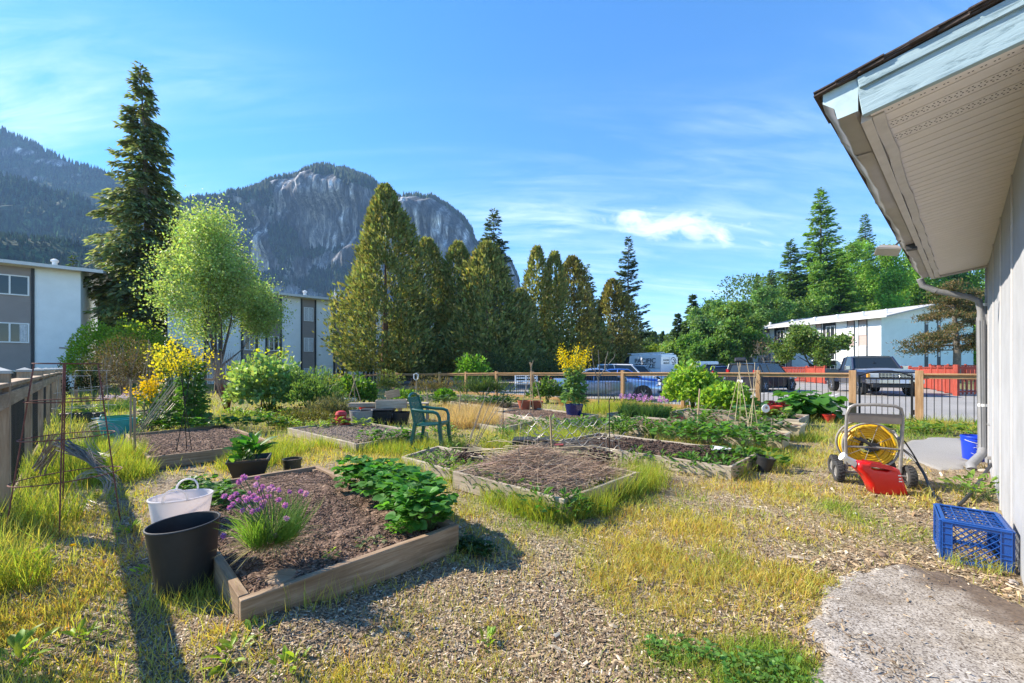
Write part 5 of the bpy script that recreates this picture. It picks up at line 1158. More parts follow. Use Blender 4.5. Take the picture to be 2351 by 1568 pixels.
leafy('strawberry_plant', 'smaller strawberry plants behind the white tub', o_, [rel(px, py, o_, .2) for px, py in ((445, 1118), (475, 1125), (505, 1135), (520, 1150), (455, 1138), (490, 1148), (430, 1128))], 190, .055, (.08, .19, .03), 205, T=T_BIG, aspect=.82, spread=.13, h=.17, tri=True)
# chives with purple heads
t = thing('chive_plant', 'flowering chives with purple heads in the nearest bed', 'plant', G(628, 1300, .17)+Vector((0, 0, .15))); rg = np.random.default_rng(210)
n_ = 780; a = rg.random(n_)*2*PI; r0_ = .115*np.sqrt(rg.random(n_)); ln = rg.uniform(.13, .30, n_); tilt = rg.random(n_)*1.0*(.3+.9*rg.random(n_))
P = np.stack([np.cos(a)*r0_, np.sin(a)*r0_*1.3, 0*a], -1); d = np.stack([np.cos(a)*tilt, np.sin(a)*tilt, np.ones(n_)], -1)
V, Fc, cc = stamp(T_STRAP, P, d, .0034, ln, rg, up=np.stack([-np.sin(a), np.cos(a), 0*a], -1), col=leafcol((.13, .24, .045), n_, rg, .35, .1)); add('foliage', npmesh('foliage', V, Fc, cc), M_grass, t)
yl = 160; a = rg.random(yl)*2*PI; P = np.stack([np.cos(a)*.05, np.sin(a)*.05, 0*a+.01], -1); d = np.stack([np.cos(a), np.sin(a), .25+.3*rg.random(yl)], -1)
V, Fc, cc = stamp(T_STRAP, P, d, .006, rg.uniform(.12, .28, yl), rg, up=np.array([0, 0, -1.]), col=leafcol((.32, .28, .12), yl, rg, .3, .05)); add('dry_leaf', npmesh('dry_leaf', V, Fc, cc), M_grass, t, kind='stuff')
def flowerhead(R_, n, seed, col):
    rg_ = np.random.default_rng(seed); d_ = nrm(rg_.normal(size=(n, 3))); V_, F_, c_ = stamp(T_DIAM, d_*R_*.25, d_+rg_.normal(size=(n, 3))*.1, R_*.34, R_*.85, rg_, col=leafcol(col, n, rg_, .3, .08)); return npmesh('flower_head', V_, F_, c_)
FH = [flowerhead(.0195, 85, s, (.55, .22, .62)) for s in range(3)]; FH.append(flowerhead(.0195, 85, 9, (.66, .38, .68)))
heads = [(591, 1097), (560, 1096), (549, 1106), (588, 1113), (602, 1118), (624, 1117), (542, 1133), (560, 1141), (574, 1133), (582, 1139), (597, 1127), (617, 1123), (640, 1125), (665, 1129), (690, 1128), (702, 1133), (515, 1139), (531, 1142), (548, 1148), (562, 1153), (535, 1157), (527, 1165), (590, 1146), (605, 1153), (618, 1139), (640, 1147), (605, 1141), (571, 1165), (593, 1170), (602, 1161), (513, 1230), (657, 1190), (633, 1230), (579, 1174), (557, 1172), (628, 1124), (568, 1146), (655, 1160)]
stt = MB(); base = Vector(t.location)
for i, (hx, hy_) in enumerate(heads):
    Y_ = 2.42+.40*((i*37) % 11)/11*(1 if hy_ < 1160 else .4)
    p = at(hx, Y_, zz(hy_, Y_))-base; h_ = add('flower_head', FH[i % 4], M_petal, t, p, (i, i*2, i*3)); s_ = .8+.35*((i*13) % 7)/7; h_.scale = (s_, s_, s_*.85)
    stt.tube([(p.x*.12, p.y*.12, 0), (p.x*.55, p.y*.6, p.z*.62), tuple(p)], .0028, 4, cap=False)
stt.build('stem', M_stem, t)
# far chives
def chives(label, loc, rx, ry, h, n, nh, seed, hc=(.38, .20, .42)):
    rg = np.random.default_rng(seed); t = thing('chive_plant', label, 'plant', loc); a = rg.random(n)*2*PI; q = np.sqrt(rg.random(n)); P = np.stack([np.cos(a)*q*rx, np.sin(a)*q*ry, 0*a], -1)
    V, Fc, cc = stamp(T_BLADE, P, np.stack([.25*rg.normal(size=n), .25*rg.normal(size=n), np.ones(n)], -1), .013, h*rg.uniform(.6, 1, n), rg, col=leafcol((.07, .16, .05), n, rg, .35, .1)); add('foliage', npmesh('foliage', V, Fc, cc), M_grass, t)
    me = flowerhead(.046, 22, seed, tuple(c*1.5 for c in hc))
    for i in range(nh):
        a, q = rg.random()*2*PI, math.sqrt(rg.random()); add('flower_head', me, M_petal, t, (math.cos(a)*q*rx*1.1, math.sin(a)*q*ry*1.1, h*rg.uniform(1.0, 1.25)), (i, i, i))
chives('purple flowering chives left in the chive bed', at(1448, 10.9, .1), .30, .25, .48, 700, 26, 220); chives('purple flowering chives right in the chive bed', at(1500, 10.6, .1), .38, .25, .46, 900, 30, 221)
chives('faded purple chives along the brown fence', at(345, 15.5), .9, .4, .42, 900, 60, 222, (.36, .25, .36))
chives('pale lilac flowers near the wire cages', at(262, 13.5), .5, .4, .4, 400, 34, 223, (.45, .38, .55))
# other bed plants
def P_(px, py, z=0, zl=None): p = G(px, py, z); p.z = z if zl is None else zl; return p
leafy('strawberry_plant', 'strawberry leaves along the back of the second bed', P_(420, 984, .16), [(-.9, .3), (-.6, .2), (-.3, .1), (0, 0), (.3, .2), (.6, .3), (.9, .3), (1.1, .6), (1.4, .7)], 330, .09, (.09, .21, .025), 230, aspect=.8, spread=.25, h=.2, tri=True)
leafy('ivy_plant', 'dark leafy ivy mass round the foot of the tall kale', P_(432, 962, 0), [(0, 0), (.25, .05), (-.25, .05), (.1, .2), (-.1, .15)], 620, .10, (.06, .15, .03), 231, aspect=.8, spread=.28, h=.80, up=.3)
leafy('bean_plant', 'leafy weeds hanging over the front of the chair side bed', P_(900, 1012, .1), [(-.35, -.15), (-.1, -.1), (.15, 0), (.35, .1)], 200, .10, (.10, .22, .03), 232, aspect=.6, spread=.17, h=.22)
leafy('bean_plant', 'yellow green leaves at the back of the chair side bed', P_(815, 975, .13), [(-.4, -.1), (0, 0), (.3, -.2)], 110, .10, (.2, .30, .03), 233, aspect=.6, spread=.25, h=.15)
leafy('potato_row', 'low green rows in the far bed', P_(1075, 925, .2), [(-1.6, 1.2), (-1.2, .9), (-.8, .6), (-.4, .3), (0, 0), (.4, -.3), (.8, -.5), (-1, 1.3), (-.2, .8), (.5, .3)], 520, .11, (.10, .17, .06), 234, aspect=.7, spread=.3, h=.22)
leafy('potato_plant', 'dense dark green clump at the near end of the far bed', P_(1143, 932, .2), [(-.35, .1), (0, 0), (.35, -.05), (.1, .25)], 420, .10, (.035, .10, .02), 235, aspect=.7, spread=.28, h=.34)
leafy('parsnip_plant', 'leafy weeds behind the dark soil bed', P_(1430, 992, .1), [(-.8, .3), (-.4, .1), (0, 0), (.4, -.1), (.8, -.3), (1.2, -.4), (1.7, -.7)], 420, .12, (.10, .20, .035), 236, aspect=.5, spread=.3, h=.28, up=.8)
leafy('squash_plant', 'broad green leaves right of the dark soil bed', P_(1640, 1018, .1), [(-.6, .4), (-.2, .2), (.1, 0), (.4, -.2), (.8, -.1), (-.3, .6), (.2, .5)], 360, .13, (.10, .23, .03), 237, aspect=.7, spread=.28, h=.30)
leafy('squash_plant', 'leafy weeds between dark bed and black pot', P_(1690, 1075, .0), [(-.1, 0), (.2, .1), (.45, .05), (.1, .35), (-.3, .1)], 260, .11, (.07, .16, .025), 238, aspect=.5, spread=.24, h=.26, up=.9)
leafy('beet_plant', 'row of small leafy plants in the long bed', P_(1560, 990, .2), [(-.9, .9), (-.6, .6), (-.1, .15), (.25, -.1), (.7, -.4), (1.1, -.7)], 230, .10, (.09, .20, .04), 239, aspect=.6, spread=.16, h=.24)
leafy('chard_plant', 'red stemmed chard seedlings in the long bed', P_(1602, 975, .2), [(-.3, .2), (0, 0), (.3, -.2)], 120, .09, (.16, .02, .03), 240, aspect=.3, spread=.2, h=.12)
leafy('lettuce', 'pale lettuce heads at the near end of the raspberry bed', P_(1762, 960, .22), [(-.35, .15), (0, 0), (.3, -.05)], 110, .17, (.26, .36, .10), 241, aspect=.6, spread=.16, h=.20)
leafy('red_lettuce', 'dark red lettuce left of the rhubarb', P_(1778, 948, .24), [(0, 0), (.15, .05)], 60, .15, (.10, .008, .012), 242, aspect=.7, spread=.16, h=.28)
leafy('lettuce', 'dark green cabbage leaves left of the white disc', P_(1726, 955, .22), [(0, 0), (.25, -.05), (-.25, .05)], 90, .20, (.06, .15, .05), 243, aspect=.6, spread=.16, h=.25)
leafy('rhubarb_plant', 'large crinkled rhubarb leaves beside the red pots', P_(1835, 962, .0), [(-.3, .1), (0, 0), (.3, 0), (.45, -.1), (-.1, -.1), (.1, .25)], 210, .33, (.08, .22, .03), 244, aspect=.85, spread=.5, h=.74, T=T_BIG, up=.1)
leafy('potato_plant', 'mixed leaves in the beige planter row', P_(1775, 985, .2), [(-.5, .3), (-.2, .15), (.1, 0), (-.3, -.1)], 180, .11, (.08, .17, .03), 245, aspect=.65, spread=.18, h=.25)
leafy('chard_plant', 'small green vegetables behind the wire trellis', P_(1240, 985, .0), [(-.5, .3), (-.1, .1), (.3, -.1), (.6, -.3)], 230, .10, (.09, .19, .04), 246, aspect=.5, spread=.25, h=.26)
leafy('potato_plant', 'green plants under the raspberry bushes', P_(1650, 966, .1), [(-1., .8), (-.5, .5), (0, .1), (.5, -.2), (1, -.5), (1.3, -.6)], 300, .12, (.06, .15, .03), 247, aspect=.65, spread=.22, h=.28)
leafy('bean_plant', 'leafy volunteer plant mid long bed', P_(1618, 985, .2), [(0, 0), (.05, .1)], 90, .10, (.10, .22, .03), 248, aspect=.5, spread=.12, h=.40, up=.9)
leafy('strawberry_plant', 'ground leaves beside the brown left bed boards', P_(330, 972, .15), [(-.3, .2), (0, 0), (.3, .1)], 90, .09, (.16, .28, .04), 249, aspect=.8, spread=.25, h=.15)
leafy('dock_weed', 'broad leaved weeds under the far garden fence by the gate', P_(2100, 995, 0), [(-.6, .3), (-.2, .1), (.2, 0), (.6, -.1), (1., -.2), (-.9, .4), (.4, .3)], 300, .15, (.14, .24, .04), 250, aspect=.4, spread=.3, h=.22, T=T_BIG, up=.5)
leafy('dock_weed', 'weed clump by the house wall below the tap', P_(2270, 1150, 0), [(-.1, .05), (0, 0), (-.05, .2)], 70, .10, (.18, .30, .05), 251, aspect=.28, spread=.14, h=.25, T=T_BIG, up=.9)
leafy('clover_patch', 'dark green clover patch at the bottom right of the grass', G(1770, 1545), [(0, 0), (.1, .05), (-.1, .03), (.05, -.07), (-.15, -.05)], 150, .022, (.12, .25, .04), 252, aspect=.8, spread=.12, h=.05, tri=True)
leafy('clover_patch', 'dark green clover patch left of the bottom right one', G(1545, 1505), [(0, 0), (.1, .02), (-.08, .02), (.18, -.05)], 110, .022, (.12, .25, .04), 253, aspect=.8, spread=.10, h=.05, tri=True)
leafy('clover_patch', 'clover cluster beside the near bed right corner', G(1075, 1262), [(0, 0), (.07, -.04), (-.06, .04), (.13, -.08)], 260, .030, (.05, .10, .02), 254, aspect=.8, spread=.11, h=.09, tri=True)
for i, (px, py, s_, lb) in enumerate([(515, 1535, .9, 'pale broad weed rosette at the bottom below the near bed'), (575, 1480, .7, 'reddish tipped weed below the near bed corner'), (655, 1545, .6, 'weed rosette right of the reddish tipped weed'), (548, 1400, .8, 'yellow green weed at the near bed front corner'),
                                 (178, 1478, .6, 'round pale weed on the wood chips at left'), (15, 1545, 1.2, 'bright weed rosette in the bottom left corner'), (70, 1300, 1.0, 'tall bright weed rosette by the left fence'), (290, 1225, .6, 'weed on the shadow strip beside the wire cage'),
                                 (720, 1372, .7, 'weed sprouting against the front board'), (100, 1190, .8, 'leafy weed under the wire cage'), (1110, 1480, .4, 'small flat weed in the bare middle ground'), (330, 1320, .6, 'low broad weed left of the black tub'), (1240, 1148, .9, 'dark leaved weed against the stalk bed board')]):
    leafy('weed_rosette', lb, G(px, py), [(0, 0), (.03, .02)], int(14+9*s_), .065*s_+.02, (.26, .38, .035) if i not in (12,) else (.05, .13, .03), 260+i, aspect=.34, spread=.06*s_+.02, h=.10*s_, T=T_BIG, up=1.0)

# ------------------------------------------------------------------ tubs, pots, crates
M_tubw = plain('white_plastic', (.78, .76, .74), .4, var=.03, trans=0); 
m, n, l, b = newmat('translucent_white_plastic'); b.inputs['Base Color'].default_value = (.84, .83, .84, 1); b.inputs['Roughness'].default_value = .4; tt = n.new('ShaderNodeBsdfTranslucent'); tt.inputs[0].default_value = (.9, .82, .78, 1); mm = n.new('ShaderNodeMixShader'); mm.inputs[0].default_value = .45
l.new(b.outputs[0], mm.inputs[1]); l.new(tt.outputs[0], mm.inputs[2]); l.new(mm.outputs[0], n['Material Output'].inputs[0]); M_trans = m
def tub(name, label, loc, r0, r1, h, mat, sx, sy, rz, handles=True, rot=(0, 0, 0), cat='tub', th=.006, rim=True, n=36):
    t = thing(name, label, cat, loc); t.rotation_euler = (rot[0], rot[1], rz)
    pr = [(0.001, .006), (r0-.02, .006), (r0, .02)]+[(r0+(r1-r0)*(q**.8), .02+(h-.02)*q) for q in (.2, .4, .6, .8, 1)]
    pr += [(r1-th, h), (r1-th*1.2, h-.02)]+[(r0+(r1-r0)*(q**.8)-th*1.2, .02+(h-.02)*q) for q in (.7, .4, .1)]+[(r0-.02, .018), (.001, .018)]
    MB().lathe(pr, n, sx=sx, sy=sy).build('body', mat, t, smooth=True)
    if rim: MB().tube([(r1*math.cos(a)*sx, r1*math.sin(a)*sy, h) for a in np.linspace(0, 2*PI, n, endpoint=False)], .0065, 6, closed=True).build('rim', mat, t, smooth=True)
    if handles:
        for s_ in (-1, 1): MB().tube([(s_*(r1*sx-.010+.025*math.cos(a)), .072*math.sin(a), h-.004+.095*max(0, math.cos(a))**.7) for a in np.linspace(-PI/2, PI/2, 15)], .008, 6).build('handle', mat, t, smooth=True)
    return t
pb_ = G(432, 1345); tub('tub', 'matt black oval tub standing in front of the white tub', Vector((-2.03, 2.58, 0)), .13, .178, .44, M_blackplastic, 1.04, .95, math.radians(46), False, (0, math.radians(-2), 0))
tub('tub', 'white flexible tub with two handles behind the black one', Vector((-2.58, 3.22, .0)), .135, .20, .40, M_trans, 1.04, 1.0, math.radians(118), True, (0, math.radians(3), 0))
# black square planter with chard
sp_ = G(565, 1103); t = thing('planter', 'black tapered square planter with a chard plant', 'planter', sp_+Vector((-.03, .12, 0)), math.radians(28)); a, c_, h_ = .15, .225, .25
MB().loft([[(-a, -a, 0), (a, -a, 0), (a, a, 0), (-a, a, 0)], [(-c_, -c_, h_), (c_, -c_, h_), (c_, c_, h_), (-c_, c_, h_)], [(-c_+.012, -c_+.012, h_), (c_-.012, -c_+.012, h_), (c_-.012, c_-.012, h_), (-c_+.012, c_-.012, h_)], [(-a-.02, -a-.02, h_-.06), (a+.02, -a-.02, h_-.06), (a+.02, a+.02, h_-.06), (-a-.02, a+.02, h_-.06)]]).build('pot', M_blackplastic, t, bev=.003)
MB().box((0, 0, h_-.055), (.39, .39, .01)).build('soil', M_soild, t)
ps = []; 
for k in range(4):
    r_ = .226; q = [(-1, -1), (1, -1), (1, 1), (-1, 1)]; p0_, p1_ = q[k], q[(k+1) % 4]; ps.append(board('rim', (p0_[0]*r_, p0_[1]*r_, h_), (p1_[0]*r_, p1_[1]*r_, h_), .022, .014, M_blackplastic, t, bev=.002))
leafy('chard_plant', 'young chard plant with glossy leaves in the square planter', sp_+Vector((0, .10, .19)), [(0, 0), (.04, 0), (-.03, .03), (.02, -.04), (-.02, -.02)], 44, .21, (.05, .17, .025), 280, T=T_BIG, aspect=.42, spread=.13, h=.30, up=1.0)
leafy('chard_plant', 'smaller pale green leaves at the left of the square planter', sp_+Vector((-.12, .02, .16)), [(0, 0), (.03, .02)], 40, .12, (.14, .28, .04), 281, T=T_BIG, aspect=.45, spread=.08, h=.28, up=1.2)
def pot(label, loc, r0, r1, h, mat, soil=True, name='flower_pot', cat='pot', rot=(0, 0, 0), rimw=.008, smat=None):
    t = thing(name, label, cat, loc); t.rotation_euler = rot
    MB().lathe([(.001, 0), (r0, 0), (r0+(r1-r0)*.8, h*.82), (r0+(r1-r0)*.8+rimw, h*.83), (r1+rimw, h), (r1-.008, h), (r1-.012, h*.8), (r0, h*.1)], 24).build('body', mat, t, smooth=True)
    if soil: MB().lathe([(.001, h*.86), (r1*.93, h*.84)], 20).build('soil', smat or M_soild, t)
    return t
M_olive = plain('dark_olive_pot', (.045, .043, .025), .5, var=.3); M_terra = plain('terracotta', (.35, .095, .045), .8, var=.2); M_bluepot = plain('glazed_blue', (.006, .018, .10), .15, var=.2, coat=.6)
pot('small dark olive pot behind the near bed corner', G(671, 1082), .105, .115, .175, M_olive)
pot('leaning black pot at the edge of the weeds', G(1752, 1081), .085, .115, .20, M_blackplastic, rot=(math.radians(4), math.radians(9), 0))
t = pot('glazed blue pot with the mustard plant', G(1318, 966, .0)+Vector((0, 0, .0)), .17, .245, .44, M_bluepot)
M_redp = plain('red_plastic', (.45, .03, .02), .4, var=.1)
pot('orange red pot at the right of the rhubarb', G(1902, 970), .10, .155, .21, M_redp)
pot('red pot half hidden left of the rhubarb', G(1775, 960, .2), .12, .19, .30, M_redp)
pot('terracotta pot beneath the cane tripod', G(1205, 941, .15), .15, .22, .28, M_terra); pot('second terracotta pot right of the cane tripod', G(1232, 940, .15), .13, .2, .26, M_terra)
M_teal = plain('teal_plastic', (.03, .30, .28), .45, var=.15); M_greenp = plain('green_plastic', (.01, .25, .13), .45, var=.15)
tub('bucket', 'teal round tub in the tall grass at left', G(271, 1006), .22, .29, .38, M_teal, 1, 1, 0, True, cat='bucket'); tub('bucket', 'bright green bucket behind the teal tub', G(238, 1002)+Vector((0, .3, 0)), .18, .22, .38, M_greenp, 1, 1, .4, False, cat='bucket')
t = thing('plastic_tray', 'yellow seedling tray behind the teal tub', 'tray', G(290, 975), .3); MB().loft([[(-.45, -.2, 0), (.45, -.2, 0), (.45, .2, 0), (-.45, .2, 0)], [(-.5, -.25, .14), (.5, -.25, .14), (.5, .25, .14), (-.5, .25, .14)]]).build('body', plain('yellow_plastic', (.62, .36, .05), .5), t, bev=.01)
t = thing('plastic_tray', 'white tray left of the yellow tray', 'tray', G(262, 968), .2); MB().loft([[(-.3, -.15, 0), (.3, -.15, 0), (.3, .15, 0), (-.3, .15, 0)], [(-.38, -.22, .12), (.38, -.22, .12), (.38, .22, .12), (-.38, .22, .12)]]).build('body', M_tubw, t, bev=.01)
t = thing('flower_trough', 'dark trough with light green plants near the left fence', 'planter', G(190, 968), .1); MB().box((0, 0, .12), (.9, .3, .24)).build('body', M_blackplastic, t, bev=.02)
leafy('lettuce', 'light green plants in the dark trough', G(190, 968)+Vector((0, 0, .2)), [(-.3, 0), (0, 0), (.3, 0)], 90, .14, (.24, .34, .05), 282, spread=.15, h=.2, aspect=.5)
tub('planter', 'grey green round planter under the tall kale', G(452, 975), .25, .32, .26, plain('grey_green_plastic', (.05, .075, .07), .5), 1, 1, 0, False, cat='planter')
# bench like stack behind the chair: red hydrant shaped watering can, tubs, crates, boxes
q0 = G(783, 986); t = thing('red_barrel', 'red plastic play hydrant beside a grey tub', 'container', q0)
MB().lathe([(.001, 0), (.15, 0), (.14, .03), (.115, .05), (.11, .32), (.13, .34), (.12, .37), (.10, .41), (.04, .43), (.001, .435)], 16).build('body', M_redp, t, smooth=True)
for s_ in (-1, 1): MB().tube([(s_*.09, 0, .22), (s_*.2, 0, .20)], [.05, .06], 10).build('nozzle', M_redp, t, smooth=True)
MB().box((.17, -.02, .08), (.10, .12, .16)).build('foot', M_redp, t, bev=.02)
tub('tub', 'shallow grey round tub right of the red hydrant', G(808, 985)+Vector((.12, .25, 0)), .22, .26, .40, plain('grey_tub', (.24, .235, .22), .6), 1, 1, 0, False, cat='tub')
q1 = G(870, 975); t = thing('storage_tote', 'black lidded tote under the wooden boxes', 'tote', q1, math.radians(8))
MB().loft([[(-.30, -.2, 0), (.30, -.2, 0), (.30, .2, 0), (-.30, .2, 0)], [(-.36, -.25, .36), (.36, -.25, .36), (.36, .25, .36), (-.36, .25, .36)]]).build('body', M_blackplastic, t, bev=.02)
MB().box((0, 0, .385), (.78, .56, .05)).build('lid', M_blackplastic, t, bev=.015)
for x in (-.3, .3): MB().tube([(x-.06, -.26, .30), (x-.06, -.285, .2), (x+.06, -.285, .2), (x+.06, -.26, .30)], .01, 5).build('handle', M_blackplastic, t)
tub('tub', 'black round tub right of the lidded tote', G(905, 975)+Vector((.1, .1, 0)), .2, .26, .3, M_blackplastic, 1, 1, 0, False)
tub('bucket', 'red bucket behind the lidded tote', G(838, 968)+Vector((0, .1, 0)), .15, .19, .42, M_redp, 1, 1, 0, False, cat='bucket')
t = thing('wooden_box', 'pale wooden tray box on top of the black tote', 'box', q1+Vector((.28, .12, .41)), math.radians(12))
for a_, b_ in (((-.36, -.2), (.36, -.2)), ((.36, -.18), (.36, .18)), ((.36, .2), (-.36, .2)), ((-.36, .18), (-.36, -.18))): board('board', (*a_, .1), (*b_, .1), .2, .025, M_grey, t)
MB().box((0, 0, .01), (.7, .38, .018)).build('bottom', M_grey, t)
t = thing('wooden_board', 'grey boards stacked on the red bucket', 'boards', q1+Vector((-.38, .2, .44)), math.radians(5))
for k in range(3): board('board', (-.42, 0, k*.035), (.42, 0, k*.035), .03, .2, M_grey, t)
t = thing('wooden_box', 'small brown board box leaning on the pale one', 'box', q1+Vector((.2, .5, .62)), .5)
board('board', (-.18, 0, .08), (.18, 0, .14), .2, .02, M_stake, t); board('board', (-.18, .1, .05), (.2, .1, .05), .02, .18, M_stake, t)
t = thing('wooden_table', 'low grey plank table right of the black tubs', 'table', G(935, 968)+Vector((.1, .3, 0)), .1)
for k in range(3): board('plank', (-.4, -.16+.15*k, .46), (.4, -.16+.15*k, .46), .03, .14, M_grey, t)
for x in (-.36, .36):
    for y in (-.14, .14): MB().box((x, y, .22), (.05, .05, .44)).build('leg', M_grey, t)
for i, (px, py, lb, mt) in enumerate([(772, 941, 'dark storage crate behind the red hydrant', M_dark), (800, 941, 'white wire crate right of the dark crate', M_tubw)]):
    t = thing('storage_crate', lb, 'crate', at(px, 14)); MB().box((0, 0, .2), (.55, .4, .4)).build('body', mt, t, bev=.015)
    for z_ in (.1, .2, .3): MB().box((0, -.205, z_), (.5, .012, .02)).build('rib', mt, t)
# beige planter boxes
M_beige = plain('beige_plastic', (.42, .36, .24), .6, var=.08)
def planterbox(label, loc, rz, L_, W_, H_):
    t = thing('planter_box', label, 'planter', loc, rz); a, b_ = L_/2, W_/2
    MB().loft([[(-a+.02, -b_+.02, 0), (a-.02, -b_+.02, 0), (a-.02, b_-.02, 0), (-a+.02, b_-.02, 0)], [(-a, -b_, H_), (a, -b_, H_), (a, b_, H_), (-a, b_, H_)], [(-a+.02, -b_+.02, H_), (a-.02, -b_+.02, H_), (a-.02, b_-.02, H_), (-a+.02, b_-.02, H_)], [(-a+.03, -b_+.03, H_*.8), (a-.03, -b_+.03, H_*.8), (a-.03, b_-.03, H_*.8), (-a+.03, b_-.03, H_*.8)]]).build('body', M_beige, t, bev=.004)
    m_ = MB(); m_.box((0, -b_-.004, H_-.02), (L_+.03, .02, .03)); m_.box((0, b_+.004, H_-.02), (L_+.03, .02, .03)); m_.box((-a-.004, 0, H_-.02), (.02, W_, .03)); m_.box((a+.004, 0, H_-.02), (.02, W_, .03)); m_.build('rim', M_beige, t)
    MB().box((0, 0, H_*.84), (L_-.06, W_-.06, .01)).build('soil', M_soil, t); return t
planterbox('beige planter box nearer the path', G(1775, 1024), math.atan2(DR.y, DR.x), .62, .42, .25)
planterbox('beige planter box farther along the long bed end', G(1815, 1003), math.atan2(DR.y, DR.x), .62, .42, .27)
leafy('seedling', 'seedlings in the nearer beige planter', G(1768, 1012, .22)+Vector((-.02, 0, .0)), [(0, 0), (.15, .12)], 30, .05, (.12, .22, .04), 284, aspect=.5, spread=.09, h=.07)

# ------------------------------------------------------------------ green plastic chair
M_chair = plain('green_chair_plastic', (.008, .10, .075), .38, var=.12, vs=5)
c0_ = G(992, 1026); t = thing('garden_chair', 'dark green plastic garden chair facing right', 'chair', c0_+Vector((.0, -.12, 0)), math.radians(-8)); t.scale = (1.04, 1.04, 1.06)
# local x = forward (to the right), y = sideways
def blade_(nm, pts, w, th, parent=t): # flat tapered strip through points; w in y, th normal
    m_ = MB(); rings = []
    for i, (p, ww) in enumerate(zip(pts, w)):
        p = Vector(p); tg = (Vector(pts[min(i+1, len(pts)-1)])-Vector(pts[max(i-1, 0)])).normalized(); nn_ = tg.cross(Vector((0, 1, 0))).normalized()
        rings.append([p+Vector((0, -ww/2, 0))-nn_*th/2, p+Vector((0, ww/2, 0))-nn_*th/2, p+Vector((0, ww/2, 0))+nn_*th/2, p+Vector((0, -ww/2, 0))+nn_*th/2])
    return m_.loft(rings).build(nm, M_chair, parent, bev=.003)
seat = MB(); sr = []
for i in range(9):
    x = -.20+.43*i/8; z = .40+.018*math.cos((i/8-.5)*2.2)*-1+.035*max(0, i/8-.0)**1.5; w_ = .40+.06*i/8
    sr.append([(x, -w_/2, z), (x, w_/2, z), (x, w_/2, z+.014), (x, -w_/2, z+.014)])
seat.loft(sr).build('seat', M_chair, t, bev=.004)
for s_ in (-1, 1):
    y = s_*.235
    blade_('leg', [(.225, y, .44), (.25, y*1.02, .2), (.285, y*1.08, 0)], [.075, .06, .045], .055)     # front legs
    blade_('leg', [(-.185, y*.93, .45), (-.225, y*1.0, .2), (-.27, y*1.08, 0)], [.07, .055, .045], .05)
    MB().tube([(-.235, y*.96, .66), (-.14, y*1.1, .645), (.0, y*1.14, .63), (.13, y*1.14, .625), (.20, y*1.12, .60), (.232, y*1.06, .53), (.235, y, .43)], [.02, .024, .026, .026, .026, .026, .028], 8).build('armrest', M_chair, t, smooth=True)
    blade_('back_post', [(-.185, y*.92, .40), (-.235, y*.95, .62), (-.30, y*.86, .86)], [.05, .045, .04], .035)
for k in range(6):
    y = -.155+.062*k; blade_('back_slat', [(-.19, y, .42), (-.235, y*1.02, .62), (-.30, y*1.05, .845)], [.04, .042, .042], .010)
MB().tube([(-.30, -.20, .84), (-.315, -.12, .885), (-.32, 0, .90), (-.315, .12, .885), (-.30, .20, .84)], .022, 8).build('top_rail', M_chair, t, smooth=True)
MB().box((.235, 0, .415), (.022, .44, .05)).build('apron', M_chair, t, bev=.004)

# ------------------------------------------------------------------ blue milk crate
M_crate = plain('blue_crate_plastic', (.008, .060, .26), .35, var=.12, vs=10)
fd = Vector((.745, -.667, 0)); dp = Vector((.667, .745, 0)); cr0 = Vector((3.15, 3.03, 0)); t = thing('milk_crate', 'upturned blue milk crate beside the house wall', 'crate', cr0, math.atan2(fd.y, fd.x))
cw, cd, ch = .335, .49, .285
def panel(nm, o_, ux_, uz_, w_, h_, corner=.055, band=.05, cell=.044, latt=True):
    """framed diamond lattice panel: o_ origin, ux_/uz_ unit axes"""
    m_ = MB(); o_ = Vector(o_); ux_, uz_ = Vector(ux_), Vector(uz_); nn_ = ux_.cross(uz_); th = .012
    def slab_(a, b_, c_, d_, tt=th): pts = [o_+ux_*a+uz_*c_, o_+ux_*b_+uz_*c_, o_+ux_*b_+uz_*d_, o_+ux_*a+uz_*d_]; m_.hexa([p-nn_*tt/2 for p in pts]+[p+nn_*tt/2 for p in pts])
    slab_(0, corner, 0, h_); slab_(w_-corner, w_, 0, h_); slab_(corner, w_-corner, h_-band*.55, h_); slab_(corner, w_-corner, 0, band*.45)
    for z_ in (.0, h_*.32, h_*.42, h_*.68, h_-.045, h_-.004):
        for a, b_ in ((0, corner), (w_-corner, w_)): slab_(a, b_, z_, z_+.006, .026)
    slab_(0, w_, h_-.008, h_, .028); slab_(0, w_, 0, .008, .024)
    for a in (0, corner-.006, w_-corner, w_-.006): slab_(a, a+.006, 0, h_, .024)
    m_.build(nm, M_crate, t, bev=.0012)
    if latt:
        l_ = MB(); x0, x1, z0, z1 = corner, w_-corner, band*.45, h_-band*.55
        for sg in (1, -1):
            c_ = -(z1-z0)
            while c_ < (x1-x0):
                # line x-x0 = c_ + (z-z0) (sg=1) clipped to the rectangle
                za = max(z0, z0-c_); zb = min(z1, z0+(x1-x0)-c_)
                if zb-za > .01:
                    xa, xb = x0+c_+(za-z0), x0+c_+(zb-z0)
                    if sg < 0: xa, xb = x0+x1-xa, x0+x1-xb
                    a = o_+ux_*xa+uz_*za; b_ = o_+ux_*xb+uz_*zb; l_.tube([a+nn_*.001*sg, b_+nn_*.001*sg], .0031, 4)
                c_ += cell
        l_.build('lattice', M_crate, t)
panel('side_panel', (0, 0, 0), (1, 0, 0), (0, 0, 1), cw, ch); panel('side_panel', (0, cd, 0), (1, 0, 0), (0, 0, 1), cw, ch)
panel('side_panel', (0, 0, 0), (0, 1, 0), (0, 0, 1), cd, ch, cell=.044); panel('side_panel', (cw, 0, 0), (0, 1, 0), (0, 0, 1), cd, ch, cell=.044)
m_ = MB()
